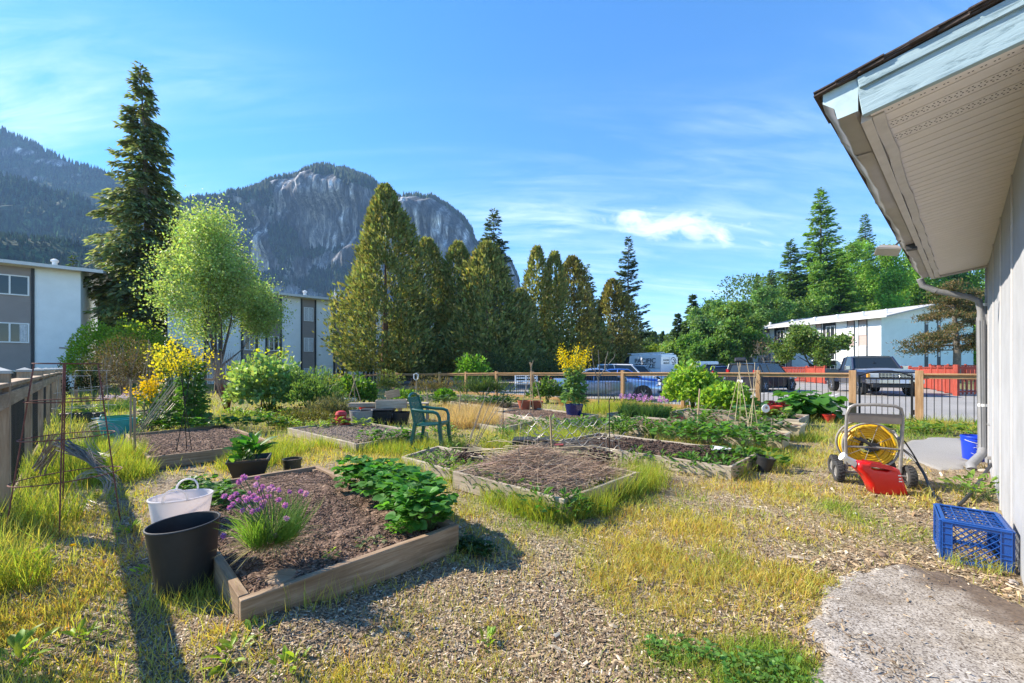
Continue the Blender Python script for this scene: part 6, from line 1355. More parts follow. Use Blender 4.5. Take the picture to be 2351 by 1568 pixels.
for a, b_, c_, d_ in ((0, cw, 0, .022), (0, cw, cd-.022, cd), (0, .022, .022, cd-.022), (cw-.022, cw, .022, cd-.022)): m_.box(((a+b_)/2, (c_+d_)/2, ch+.003), (b_-a, d_-c_, .010))
m_.build('bottom_frame', M_crate, t, bev=.002)
m_ = MB()
for i in range(1, 4): m_.box((cw*i/4, cd/2, ch-.004), (.008, cd-.04, .010))
for i in range(1, 6): m_.box((cw/2, cd*i/6, ch-.005), (cw-.04, .008, .009))
for i in range(-9, 14):
    for sg in (1, -1):
        x0_ = cw/2+sg*(i*.045-cw/2); pts = []
        for k in range(2): pass
        za, zb = .022, cd-.022; xa = i*.042-cd*.0; xb = xa+(zb-za)*.55
        lo, hi = .02, cw-.02; ta = max(0, (lo-xa)/(xb-xa)); tb_ = min(1, (hi-xa)/(xb-xa))
        if tb_-ta > .03:
            A_ = (xa+(xb-xa)*ta, za+(zb-za)*ta); B_ = (xa+(xb-xa)*tb_, za+(zb-za)*tb_)
            if sg < 0: A_ = (cw-A_[0], A_[1]); B_ = (cw-B_[0], B_[1])
            m_.tube([(*A_, ch-.008+.001*sg), (*B_, ch-.008+.001*sg)], .0028, 4)
m_.build('bottom_grid', M_crate, t)

# ------------------------------------------------------------------ hose reel cart
hc = G(2020, 1108); t = thing('hose_reel_cart', 'grey hose reel cart with coiled yellow hose', 'hose cart', Vector((4.36, 5.02, 0)), math.radians(-24))
tf = lambda nm, pts, r, mat=M_steel, n=8, closed=False, par=None: MB().tube(pts, r, n, closed=closed).build(nm, mat, par or t, smooth=True)
tf('handle_frame', [(-.255, -.05, .16), (-.265, -.06, .5), (-.262, -.10, .84), (-.24, -.115, .925), (-.19, -.12, .955), (0, -.125, .965), (.19, -.12, .955), (.24, -.115, .925), (.262, -.10, .84), (.265, -.06, .5), (.255, -.05, .16)], .0185)
MB().box((0, -.11, .80), (.50, .012, .115)).build('cross_plate', plain('taupe_metal', (.17, .145, .125), .6, var=.15), t, bev=.003)
for s_ in (-1, 1):
    tf('side_frame', [(s_*.20, .32, .15), (s_*.215, .30, .45), (s_*.22, .20, .60), (s_*.225, .05, .64), (s_*.25, -.05, .56)], .014)
    tf('base_rail', [(s_*.25, -.06, .13), (s_*.20, .34, .15)], .015)
    tf('brace', [(s_*.26, -.06, .44), (s_*.0, -.06, .45)], .012)
tf('axle', [(-.36, -.06, .13), (.36, -.06, .13)], .012); tf('axle', [(-.30, .34, .13), (.30, .34, .13)], .012)
M_tyre = plain('tyre_rubber', (.035, .034, .035), .85, var=.3, bs=.5, bscale=90)
def wheel(parent, loc, R_, w_, rz=0, rimmat=None, name='wheel'):
    """axis along local x"""
    r_ = bpy.data.objects.new(name, None); C.objects.link(r_); r_.parent = parent; r_.location = loc; r_.rotation_euler = (0, 0, rz)
    pr = [(R_*.55, -w_*.42), (R_*.82, -w_*.5), (R_*.95, -w_*.42), (R_, -w_*.2), (R_, w_*.2), (R_*.95, w_*.42), (R_*.82, w_*.5), (R_*.55, w_*.42), (R_*.55, -w_*.42)]
    MB().lathe(pr, 24, axis='X').build('tyre', M_tyre, r_, smooth=True)
    k = MB(); k.lathe([(.001, -w_*.30), (R_*.30, -w_*.34), (R_*.52, -w_*.2), (R_*.58, -w_*.43), (R_*.58, w_*.43), (R_*.52, w_*.2), (R_*.3, w_*.34), (.001, w_*.30)], 18, axis='X'); k.build('rim', rimmat or M_steel, r_, smooth=True)
    return r_
for x, y in ((-.335, -.06), (.335, -.06), (-.28, .34), (.28, .34)):
    w_ = wheel(t, (x, y, .128), .128, .085); tr_ = MB()
    for i in range(22):
        a = 2*PI*i/22
        for s_ in (-1, 1): tr_.box((s_*.017, .127*math.cos(a+s_*.07), .127*math.sin(a+s_*.07)), (.028, .012, .012))
    tr_.build('tread', M_tyre, w_, kind='stuff')
tf('reel_ring', [(.0+.275*math.cos(a), .02, .45+.275*math.sin(a)) for a in np.linspace(0, 2*PI, 36, endpoint=False)], .013, closed=True)
tf('reel_ring', [(.0+.275*math.cos(a), .27, .45+.275*math.sin(a)) for a in np.linspace(0, 2*PI, 36, endpoint=False)], .013, closed=True)
for i in range(4):
    a = .5+PI*i/4; tf('spoke', [(.27*math.cos(a), .02, .45+.27*math.sin(a)), (-.27*math.cos(a), .02, .45-.27*math.sin(a))], .0032, M_steel, 5)
MB().lathe([(.07, .02), (.07, .27)], 16, (0, 0, .45), 'Y').build('drum', M_dark, t, smooth=True)
MB().box((.02, -.02, .45), (.10, .07, .085)).build('hub', M_dark, t, bev=.015)
tf('crank', [(.0, -.05, .45), (-.05, -.08, .49), (-.19, -.09, .56)], .014, M_dark)
M_yel = plain('yellow_hose_rubber', (.72, .42, .015), .45, var=.1)
yh = thing('garden_hose', 'yellow hose wound on the reel cart', 'hose', Vector((4.36, 5.02, 0)), math.radians(-24))
for k in range(6):
    for q in range(5):
        R_ = .245-.026*k+.004*math.sin(q*2); y = .05+.045*q; n_ = 40; sh = .006*math.sin(k*3+q)
        MB().tube([(R_*math.cos(a)+sh, y+.008*math.sin(3*a+k), .44+R_*math.sin(a)*.97) for a in np.linspace(0, 2*PI, n_, endpoint=False)], .0135, 7, closed=True).build('coil', M_yel, yh, smooth=True)
MB().tube([(.0, .02, .66), (-.09, -.03, .69), (-.15, -.05, .66), (-.16, -.06, .60), (-.13, -.06, .56)], .0135, 8).build('hose_end', M_yel, yh, smooth=True)
MB().tube([(-.13, -.06, .56), (-.05, -.07, .50), (.0, -.05, .46)], .016, 8).build('coupling', M_dark, yh, smooth=True)
MB().tube([(.0, .2, .70), (.1, .02, .70), (.19, -.01, .6), (.235, 0, .48)], .0135, 8).build('loop', M_yel, yh, smooth=True)
M_hose = plain('black_rubber_hose', (.022, .022, .024), .5, var=.2)
hz_ = lambda px, py, z=.02: G(px, py, z)
def pathz(lst):  # (px, py, Y)
    return [at(a, c, zz(b_, c)) for a, b_, c in lst]
def smooth_pts(p, n=6):
    out = []; p = [Vector(x) for x in p]
    for i in range(len(p)-1):
        a, b_, c_, d_ = p[max(i-1, 0)], p[i], p[i+1], p[min(i+2, len(p)-1)]
        for k in range(n):
            s = k/n; out.append(.5*((2*b_)+(c_-a)*s+(2*a-5*b_+4*c_-d_)*s*s+(3*b_-a-3*c_+d_)*s**3))
    return out+[p[-1]]
h1 = thing('garden_hose', 'black hose running from the wall tap to the reel cart', 'hose')
MB().tube(smooth_pts(pathz([(2280, 1062, 5.3), (2262, 1085, 5.0), (2245, 1110, 4.7), (2222, 1140, 4.35)])+[G(2200, 1160, .02), G(2175, 1168, .02), G(2152, 1150, .02), G(2135, 1120, .03)]+pathz([(2120, 1085, 5.0), (2095, 1050, 5.2), (2070, 1030, 5.3)])), .0155, 8).build('hose', M_hose, h1, smooth=True)
MB().tube(pathz([(2286, 1056, 5.32), (2276, 1066, 5.25)]), .022, 8).build('coupling', M_steel, h1, smooth=True)
h2 = thing('garden_hose', 'short green hose hanging from the wall tap', 'hose')
MB().tube(smooth_pts(pathz([(2300, 1085, 5.1), (2298, 1105, 5.0), (2288, 1130, 4.9), (2276, 1155, 4.75)])), .016, 8).build('hose', plain('green_hose_rubber', (.02, .32, .12), .5), h2, smooth=True)
h3 = thing('garden_hose', 'thin dark hose hanging behind the reel cart', 'hose')
MB().tube(smooth_pts(pathz([(2076, 1012, 5.1), (2098, 1045, 5.1), (2118, 1082, 5.05)])+[G(2140, 1125, .02), G(2160, 1148, .02)]), .009, 6).build('hose', M_hose, h3, smooth=True)
# red watering can lying behind the cart wheel
M_red = plain('bright_red_plastic', (.55, .003, .004), .32, var=.06, coat=.2)
sc_ = 1/206.; wcn = G(2035, 1133); t = thing('watering_can', 'bright red watering can with a white spout', 'watering can', Vector((4.19, 4.62, 0)), math.radians(-12))
def wp(x, y): return ((x-2035)*sc_, (1133-y)*sc_)
out = [wp(*p) for p in ((1972, 1060), (1994, 1062), (2043, 1070), (2052, 1074), (2060, 1098), (2069, 1131), (2066, 1134), (2040, 1135), (2014, 1134), (2001, 1131), (1994, 1110), (1984, 1092), (1970, 1078))]
hole = [wp(*p) for p in ((1999, 1068), (2030, 1073), (2034, 1078), (2027, 1079), (2001, 1076), (1997, 1073))]
add('body', prism2d('body', out, [hole], .17, .035, 3), M_red, t)
MB().tube([(*[wp(1974, 1069)[0]], 0, wp(1974, 1069)[1]), (wp(1950, 1054)[0], 0, wp(1950, 1054)[1])], [.045, .030], 4).build('spout', M_tubw, t)
MB().tube([(wp(1950, 1054)[0], 0, wp(1950, 1054)[1]), (wp(1944, 1051)[0], 0, wp(1944, 1051)[1])], [.045, .05], 8).build('spout_head', M_tubw, t)
for i, (w_, z_) in enumerate(((.028, 1087), (.022, 1094), (.030, 1100))): MB().box((wp(2049+i, z_)[0], -.0875, wp(2049, z_)[1]), (w_, .003, .012)).build('label_mark', M_tubw, t)
# blue bucket
M_bb = plain('royal_blue_plastic', (.010, .045, .50), .3, var=.05)
bk = Vector((7.06, 6.30, 0)); t = thing('bucket', 'blue bucket with pale line markings beside the downspout', 'bucket', bk)
MB().lathe([(.001, 0), (.13, 0), (.135, .01), (.152, .29), (.160, .295), (.160, .31), (.153, .315), (.153, .335), (.162, .34), (.162, .35), (.156, .37), (.147, .37), (.13, .02), (.001, .018)], 28).build('body', M_bb, t, smooth=True)
MB().tube([(.16*math.cos(a), .16*math.sin(a), .31-.05*abs(math.sin((a-PI))))for a in np.linspace(PI, 2*PI, 12)], .003, 5).build('bail', M_frame, t)
mk = MB()
def bkp(a, z): a = math.radians(a); r_ = .1365+.052*z+.0015; return (r_*math.cos(a), r_*math.sin(a), z)
for ln_ in ([(215, .20), (232, .22), (232, .16), (245, .18), (258, .14)], [(262, .2), (275, .2), (275, .15)], [(205, .12), (222, .10), (236, .13), (250, .09)], [(225, .25), (240, .21), (262, .235)]):
    for (a0, z0_), (a1, z1_) in zip(ln_[:-1], ln_[1:]): mk.tube([bkp(a0+(a1-a0)*k/3, z0_+(z1_-z0_)*k/3) for k in range(4)], .0022, 4)
mk.build('line_marking', M_tubw, t)
# ------------------------------------------------------------------ canes, cages, hooks, trellis
def cage(label, c_, rings, legs, mat, r_=.004, group=None, name='tomato_cage'):
    t = thing(name, label, 'plant cage', c_, 0, group)
    for z_, R_, tilt in rings: MB().tube([(R_*math.cos(a), R_*math.sin(a), z_+tilt*math.cos(a)) for a in np.linspace(0, 2*PI, 28, endpoint=False)], r_, 5, closed=True).build('ring', mat, t, smooth=True)
    for a, r0, r1, z0_, z1_ in legs: MB().tube([(r0*math.cos(a), r0*math.sin(a), z0_), (r1*math.cos(a), r1*math.sin(a), z1_)], r_*1.15, 5).build('leg', mat, t)
    return t
cage('rusty tomato cage standing by the left fence', at(158, 3.72), [(1.44, .215, 0), (1.11, .265, .0), (.79, .30, .01), (.43, .35, .02)], [(a, .37, .205, -.05, 1.44) for a in (.35, -.9, -2.2, 2.5)], M_rust, .0048)
cage('grey wire cage lying behind the rusty cage', at(215, 8.2), [(1.35, .25, 0), (1.0, .28, .05), (.65, .32, 0)], [(a, .33, .25, 0, 1.35) for a in (0, 2, 4)], M_wire, .004)
cage('thin grey wire cage among the far left weeds', at(170, 10.5), [(1.2, .3, 0), (.8, .35, .05), (.4, .38, 0)], [(a, .38, .3, 0, 1.2) for a in (.5, 2.5, 4.5)], M_wire, .005)
def coil(label, c_, R_, n, seed, mat, vert=True):
    rn = random.Random(seed); t = thing('wire_coil', label, 'wire coil', c_)
    m_ = MB(); 
    for k in range(n):
        dx, dz, rr = rn.uniform(-.03, .03), rn.uniform(-.03, .03), R_*rn.uniform(.82, 1.05); yy = rn.uniform(-.06, .06)
        m_.tube([(dx+rr*math.cos(a), yy+.03*math.sin(2*a), R_+dz+rr*math.sin(a)) for a in np.linspace(0, 2*PI, 26, endpoint=False)], .0022, 4, closed=True)
    m_.build('wire', mat, t); return t
coil('loose grey wire coil in the grass behind the rusty cage', at(242, 5.3, .28), .21, 9, 1, M_wire); coil('loose wire coil below the stick bundle', at(215, 4.05, .05), .17, 8, 2, M_wire)
def sticks(label, c_, dirv, n, L_, r_, seed, mat=M_twig, spread=.05, name='stick_bundle', fan=.15, cat='stick bundle'):
    rn = random.Random(seed); t = thing(name, label, cat, c_); dirv = Vector(dirv).normalized()
    for k in range(n):
        o_ = Vector((rn.uniform(-1, 1), rn.uniform(-1, 1), rn.uniform(-.3, 1)))*spread; d = (dirv+Vector([rn.uniform(-1, 1)*fan for _ in range(3)])).normalized(); l_ = L_*rn.uniform(.7, 1.05); bnd = Vector([rn.uniform(-1, 1)*.02 for _ in range(3)])
        MB().tube([o_-d*l_/2, o_+bnd, o_+d*l_/2], [r_, r_*.85, r_*.5], 5).build('stick', mat, t)
    return t
sticks('bundle of grey sticks tied behind the rusty cage', at(180, 4.5, .46), (1, -.2, -.35), 26, .62, .006, 3, M_bark_grey, .05); sticks('brown stick bundle leaning against the left fence', at(115, 4.7, .42), (.6, -.2, .8), 24, .6, .006, 4, M_twig, .06)
sticks('long dry sticks trailing down from the tied bundle', at(225, 4.3, .34), (.8, -.3, -.45), 16, .75, .005, 5, M_bark_grey, .04)
t = thing('bean_canes', 'long grey canes leaning diagonally behind the second bed', 'canes', at(348, 8.3))
for k in range(9):
    a = at(300+k*5.5, 8.1+k*.06); a.z = .05; b_ = at(392+k*3.2+(k % 3)*3, 8.6+.1*k, zz(868+k*4.5+(k % 2)*4, 8.6+.1*k)); o_ = Vector(t.location); MB().tube([a-o_, (a+b_)/2-o_+Vector((0, 0, .01)), b_-o_], [.011, .011, .008], 5).build('cane', M_bamboo if k % 3 else M_stake, t)
for i, (px, py, h_, Y, lb) in enumerate([(300, 0, 1.22, 7.0, 'square wooden stake left of the second bed'), (309, 0, 1.0, 5.9, 'second wooden stake nearer the second bed'), (331, 0, .9, 9.8, 'short pale post at the brown fence'), (955, 0, 1.15, 10.2, 'shovel handle stake behind the green chair'), (985, 0, .9, 11.2, 'leaning stake right of the shovel handle'),
                                         (1054, 0, .8, 11.0, 'thin leaning stake by the far green bed'), (770, 0, .85, 13.5, 'pale picket standing behind the tubs'), (1270, 0, .75, 5.9, 'thin grey stake near the wavy trellis'), (1600, 0, .95, 9.4, 'thin cane in the long bed left')]):
    rn = random.Random(i); vt = thing('garden_stake', lb, 'stake', at(px, Y)); MB().box((h_/2, 0, 0), (h_, .03, .022)).build('stake', M_stake, vt, bev=.002, loc=(0, 0, -.02), rot=(rn.uniform(-.04, .04), -PI/2+rn.uniform(-.09, .09)*(i > 2), .3))
    if i == 3: MB().tube([(-.05, 0, 1.14), (-.055, 0, 1.24), (0, 0, 1.27), (.055, 0, 1.24), (.05, 0, 1.14), (0, 0, 1.10)], .012, 6, closed=True).build('handle', M_frame, vt, smooth=True)
def tripod(label, c_, R_, H, n, mat=M_bamboo, r_=.0062, over=.15, seed=1, name='cane_tripod'):
    rn = random.Random(seed); t = thing(name, label, 'plant support', c_)
    for k in range(n):
        a = 2*PI*k/n+rn.uniform(-.3, .3); o_ = Vector((math.cos(a)*R_, math.sin(a)*R_, 0)); tp_ = Vector((rn.uniform(-.02, .02)-math.cos(a)*over*.25, -math.sin(a)*over*.25, H+over*rn.random())); MB().tube([o_, o_.lerp(tp_, .5)+Vector((.01, 0, 0)), tp_], [r_, r_*.9, r_*.7], 5).build('cane', mat, t)
    return t
tripod('tall tied cane teepee in the long bed', at(1697, 8.2, .15), .25, 1.25, 5, seed=2); tripod('cane teepee by the beige planters', at(1727, 7.4, .15), .12, 1.25, 3, seed=3, over=.4); tripod('rustic cane tripod over the terracotta pots', at(1220, 11.2, .15), .35, 1.35, 4, M_stake, .012, seed=4)
tripod('wire teepee far left by the brown shrub', at(342, 15), .4, 2.3, 5, M_stake, .012, seed=5); tripod('dark metal teepee in the second bed', at(423, 6.3, .15), .10, 1.1, 3, M_black, .006, .3, 6); tripod('leaning stakes before the golden bush', at(812, 12.6), .35, 1.1, 3, M_stake, .016, .3, 7)
for i, (px, Y, h_, lb) in enumerate([(1155, 7.6, .95, 'short shepherd hook left of the wavy trellis'), (1399, 6.2, .98, 'black shepherd hook right of the wavy trellis')]):
    t = thing('shepherd_hook', lb, 'garden hook', at(px, Y)); MB().tube([(0, 0, 0), (0, 0, h_*.8), (-.005, 0, h_*.93), (.03, 0, h_), (.075, 0, h_*.985), (.085, 0, h_*.94), (.06, 0, h_*.915)], [.008]*4+[.007]*3, 6).build('hook', M_black, t, smooth=True)
# spiral plant stakes leaning in a low tangle
rn = random.Random(8)
for k, lb in enumerate(['back', 'second', 'middle', 'front', 'rightmost']):
    t = thing('spiral_stake', {'back': 'wavy wire stake at the back of the tangle', 'second': 'wavy wire stake behind the grey branches', 'middle': 'wavy wire stake through the middle of the tangle', 'front': 'wavy wire stake lying lowest in front', 'rightmost': 'wavy wire stake ending at the black hook'}[lb], 'plant stake', at(1290+k*12, 6.9-.22*k), 0, 'wavy wire stakes in the middle of the garden')
    L_ = 1.5; ca = rn.uniform(-.22, .12); m_ = MB(); m_.tube([((q/60-.5)*L_, .035*math.sin(q*.75), .52-.05*k+(q/60-.5)*L_*ca+.05*math.cos(q*.75)) for q in range(61)], .0055, 5); m_.build('wire', M_wire, t, smooth=True)
    MB().tube([(-.68, 0, .45-.05*k-.68*ca), (-.72, 0, 0)], .005, 4).tube([(.62, 0, .5-.05*k+.62*ca), (.64, 0, 0)], .005, 4).build('leg', M_wire, t)
sticks('pile of grey branches under the wavy trellis', at(1300, 6.35, .14), (1, .1, .0), 34, 1.1, .008, 9, M_bark_grey, .14, 'branch_pile', .25, 'branches')
sticks('leaning sticks left of the wavy trellis', at(1110, 6.9, .5), (.45, .1, .9), 5, 1.1, .007, 10, M_bark_grey, .15, 'branch_pile', .12, 'branches')
t = thing('seed_tray', 'dark seed trays under the wavy trellis', 'tray', at(1220, 7.0), -.1); MB().box((0, 0, .16), (.62, .35, .10)).box((.1, -.3, .08), (.5, .3, .08)).build('body', M_blackplastic, t, bev=.01)
t = thing('red_trowel', 'small pink red trowel lying on the branches', 'tool', at(1283, 6.2, .25)); MB().box((0, 0, 0), (.14, .05, .02)).build('blade', plain('pink_metal', (.5, .1, .09), .5), t, bev=.005)
t = thing('ornament_trellis', 'curled black wire trellis against the fence', 'trellis', at(1750, 9.6))
for s_ in (-1, 1):
    MB().tube([(s_*.03, 0, 0), (s_*.05, 0, .8)]+[(s_*(.05+.0)+s_*.12*(1-math.cos(a))*.8, 0, .95+.13*math.sin(a)+.0) for a in np.linspace(-.5, 4.9, 16)], .006, 5).build('wire', M_black, t, smooth=True)
MB().tube([(.02, 0, .9), (.0, 0, 1.15), (-.1, 0, 1.3), (-.16, 0, 1.2), (-.1, 0, 1.08), (-.03, 0, 1.14)], .006, 5).build('wire', M_black, t, smooth=True)
t = thing('garden_ornament', 'round white ornament disc on a thin stick', 'ornament', at(1758, 9.0)); MB().lathe([(.001, -.008), (.085, -.008), (.09, 0), (.085, .008), (.001, .008)], 22, (0, 0, .52), 'Y').build('disc', M_tubw, t, smooth=True); MB().tube([(0, 0, 0), (0, 0, .45)], .004, 5).build('stick', M_black, t)
MB().lathe([(.001, -.011), (.03, -.011)], 12, (.01, 0, .54), 'Y').build('mark', plain('tan_paint', (.5, .3, .2), .7), t)
t = thing('paper_scrap', 'scrap of white cloth among the squash leaves', 'cloth', at(1655, 6.1, .2)); MB().hexa([(-.16, -.06, 0), (.12, -.1, .02), (.16, .06, .0), (-.12, .08, .04), (-.16, -.06, .01), (.12, -.1, .03), (.16, .06, .01), (-.12, .08, .05)]).build('cloth', M_tubw, t)
bare = thing('bare_sapling', 'leafless pale sapling in front of the low cedar', 'tree', at(1375, 13.5)); rg = np.random.default_rng(77); m_ = MB()
for pts in ([(0, 0, 0), (-.02, 0, 1.0), (.03, 0, 1.45)], [(.0, 0, .95), (-.12, 0, 1.3), (-.22, 0, 1.75), (-.24, 0, 2.0)], [(.0, 0, 1.1), (.25, 0, 1.45), (.5, 0, 1.75), (.53, .0, 1.9)], [(.02, 0, 1.35), (.0, 0, 1.7), (-.02, 0, 2.0)], [(.2, 0, 1.4), (.22, 0, 1.65), (.3, 0, 1.95)], [(-.1, 0, 1.25), (-.25, 0, 1.4), (-.3, 0, 1.6)]): m_.tube(pts, [.02, .014, .009, .005][:len(pts)], 5)
m_.build('limb', M_bark_grey, bare)
# dry stalk heap on the middle bed
rg = np.random.default_rng(300); t = thing('stalk_heap', 'heap of dry pale stalks lying on the middle bed', 'dry stalks', G(1270, 1080, .2)); o_ = np.array(t.location)
n_ = 4200; A_ = np.array(b4F); U = np.array(b4L-b4F); Vv = np.array(b4R-b4F); a, b_ = rg.beta(1.6, 1.6, n_), rg.beta(1.6, 1.6, n_)
P = A_+U*a[:, None]*1.0+Vv[None]*b_[:, None]; P[:, 2] = .20+.13*np.exp(-((P[:, 0]-.3)**2+(P[:, 1]-4.8)**2)/.22)+.15*np.exp(-((a-.6)**2+(b_-.5)**2)/.10)*rg.random(n_)+.01; d = np.stack([1+.7*rg.normal(size=n_), -.35+.8*rg.normal(size=n_), .16*rg.normal(size=n_)], -1)
ln = rg.uniform(.08, .42, n_); V, Fc, cc = stamp(T_BLADE, P-o_-nrm(d)*ln[:, None]*.5, d, .0048, ln, rg, col=leafcol((.36, .255, .18), n_, rg, .35, .06)); add('stalk', npmesh('stalk', V, Fc, cc), M_chip, t, kind='stuff')
for k in range(22):
    q = random.Random(k); p = G(q.uniform(1080, 1400), q.uniform(1030, 1075), .2)-Vector(t.location); p.z = q.uniform(.05, .16); l_ = q.uniform(.5, 1.2); d = Vector((1, q.uniform(-.75, -.2), q.uniform(-.05, .05))).normalized()
    MB().tube([p-d*l_/2, p+Vector((0, q.uniform(-.06, .06), q.uniform(0, .07))), p+d*l_/2], [.0045, .004, .0025], 4).build('cane', M_bamboo, t)
t = thing('compost_clump', 'dug up root clump with soil on the stalk heap', 'root clump', G(1370, 1052, .25)); rg = np.random.default_rng(301)
Pp = rg.normal(size=(420, 3))*np.array([.12, .09, .05]); clods(420, Pp, .022, rg, (.10, .065, .05), t); MB().lathe([(.001, .05), (.08, .03), (.12, -.03), (.13, -.08)], 10).build('root', M_soil, t, smooth=True)
t = thing('compost_clump', 'dug up root clump left on the weed bed', 'root clump', G(1075, 1048, .2)); Pp = rg.normal(size=(420, 3))*np.array([.12, .09, .05]); clods(420, Pp, .02, rg, (.12, .08, .06), t); MB().tube([(0, -.05, 0), (.15, -.12, .02), (.26, -.14, -.03)], [.035, .022, .018], 7).build('root', M_twig, t, smooth=True)
# dry straw clumps
def straw(label, px0, py0, px1, py1, n, h, col, seed, wid=.012, name='dry_grass'):
    rg = np.random.default_rng(seed); a = rg.random(n); px = px0+(px1-px0)*a+rg.normal(size=n)*8; py = py0+(py1-py0)*rg.random(n); Y = F*CZ/(py-HY); P = np.stack([(px-CX)/F*Y, Y, 0*Y], -1)
    V, Fc, cc = stamp(T_BLADE, P, np.stack([rg.normal(size=n)*.3, rg.normal(size=n)*.3, np.ones(n)], -1), wid, h*rg.uniform(.5, 1.1, n), rg, col=leafcol(col, n, rg, .3, .06)); o = add(name, npmesh(name, V, Fc, cc), M_grass); tag(o, label, kind='stuff')
straw('pale dry grass right of the green chair', 1015, 945, 1140, 985, 5200, .42, (.50, .36, .19), 310, .008)
straw('reddish dry grass by the blue coupe', 1290, 925, 1345, 932, 500, .35, (.45, .25, .12), 311, .015)
# stones and debris near the camera
def stone(label, px, py, s, col, seed):
    rg = np.random.default_rng(seed); bm = bmesh.new(); bmesh.ops.create_icosphere(bm, subdivisions=2, radius=1)
    for v in bm.verts: v.co *= 1+.16*(rg.random()-.5); v.co.z *= .55; v.co.x *= 1.25
    me = bpy.data.meshes.new('stone'); bm.to_mesh(me); bm.free(); me.polygons.foreach_set('use_smooth', [True]*len(me.polygons))
    a = me.color_attributes.new('Col', 'FLOAT_COLOR', 'POINT'); a.data.foreach_set('color', list((*col, 1))*len(me.vertices)); o = add('stone', me, M_stone, None, G(px, py)+Vector((0, 0, s*.25)), (0, 0, seed)); o.scale = (s, s, s); tag(o, label, 'stone')
stone('grey rounded stone in the shadow of the near bed', 1014, 1268, .035, (.26, .27, .28), 1); stone('second stone left of the grey one by the near bed', 980, 1277, .030, (.22, .21, .20), 2); stone('white stone beside the hose cart wheel', 1952, 1035, .07, (.55, .54, .5), 3)
stone('pale stone on the concrete near the stain', 2075, 1317, .028, (.34, .31, .28), 4); stone('reddish stone above the pale one', 2022, 1275, .030, (.2, .14, .1), 5); stone('tan stone near the hose loop', 2258, 1083, .05, (.4, .33, .26), 6); stone('flat pale stone right of the crate', 2325, 1340, .03, (.36, .32, .29), 7)
stone('white pebble in the short green grass', 1963, 1180, .018, (.6, .6, .58), 8); stone('brown stone right of the leaning black pot', 1800, 1068, .03, (.25, .19, .14), 9); stone('pebble on the bare soil right of the near bed', 1055, 1212, .018, (.4, .36, .3), 10)
def splinter(label, px, py, L_, w_, rz, col=None):
    t = thing('wood_splinter', label, 'wood scrap', G(px, py), rz); MB().loft([[(-L_/2, -w_*.2, .003), (-L_/2, w_*.2, .003), (-L_/2, w_*.1, .008)], [(0, -w_/2, .003), (0, w_/2, .003), (0, 0, .022)], [(L_/2, -w_*.15, .004), (L_/2, w_*.15, .004), (L_/2, 0, .008)]]).build('splinter', M_grey, t)
splinter('pointed pale wood splinter in the green grass', 1832, 1282, .14, .032, -.35); splinter('long thin splinter left of the clover', 1275, 1490+0, .09, .012, -.5); splinter('long wood sliver on the upper grass', 1730, 1168, .30, .014, -.62); splinter('dry twig on the concrete', 2132, 1385, .12, .009, -.45); splinter('pale chip on the concrete middle', 2058, 1420, .05, .03, .1)
splinter('pale wood strip near bottom middle', 1408, 1440, .05, .016, -.6)
def dandelion(px, py, h, lb, seed):
    t = thing('dandelion', lb, 'flower', G(px, py)); MB().tube([(0, 0, 0), (.01, 0, h*.6), (.015, 0, h)], .002, 4).build('stem', M_stem, t); rg_ = np.random.default_rng(seed); n_ = 50; d = nrm(rg_.normal(size=(n_, 3))*np.array([1, 1, .35])+np.array([0, 0, .4])); V, Fc, cc = stamp(T_DIAM, np.zeros((n_, 3))+np.array([.015, 0, h]), d, .006, .02, rg_, col=leafcol((.80, .55, .01), n_, rg_, .15, .04)); add('flower_head', npmesh('flower_head', V, Fc, cc), M_petal, t)
dandelion(1043, 1195, .15, 'yellow dandelion right of the strawberry clump', 1); dandelion(1010, 1125, .14, 'yellow dandelion behind the strawberry clump', 2); dandelion(162, 1285+20, .16, 'yellow flower near the left wood chips', 3); dandelion(1132, 1060, .2, 'yellow dandelion on the dry stalks', 4)
rk = thing('picnic_bench', 'white slatted garden bench under the cedars', 'bench', at(1208, 27), .1)
for z_ in (.35, .55, .75, .92): MB().box((0, 0, z_), (1.5, .05, .09)).build('slat', M_frame, rk)
for x in (-.7, 0, .7): MB().box((x, .04, .48), (.08, .06, .96)).build('leg', M_frame, rk)
MB().box((0, -.25, .42), (1.5, .45, .05)).build('seat', M_frame, rk)

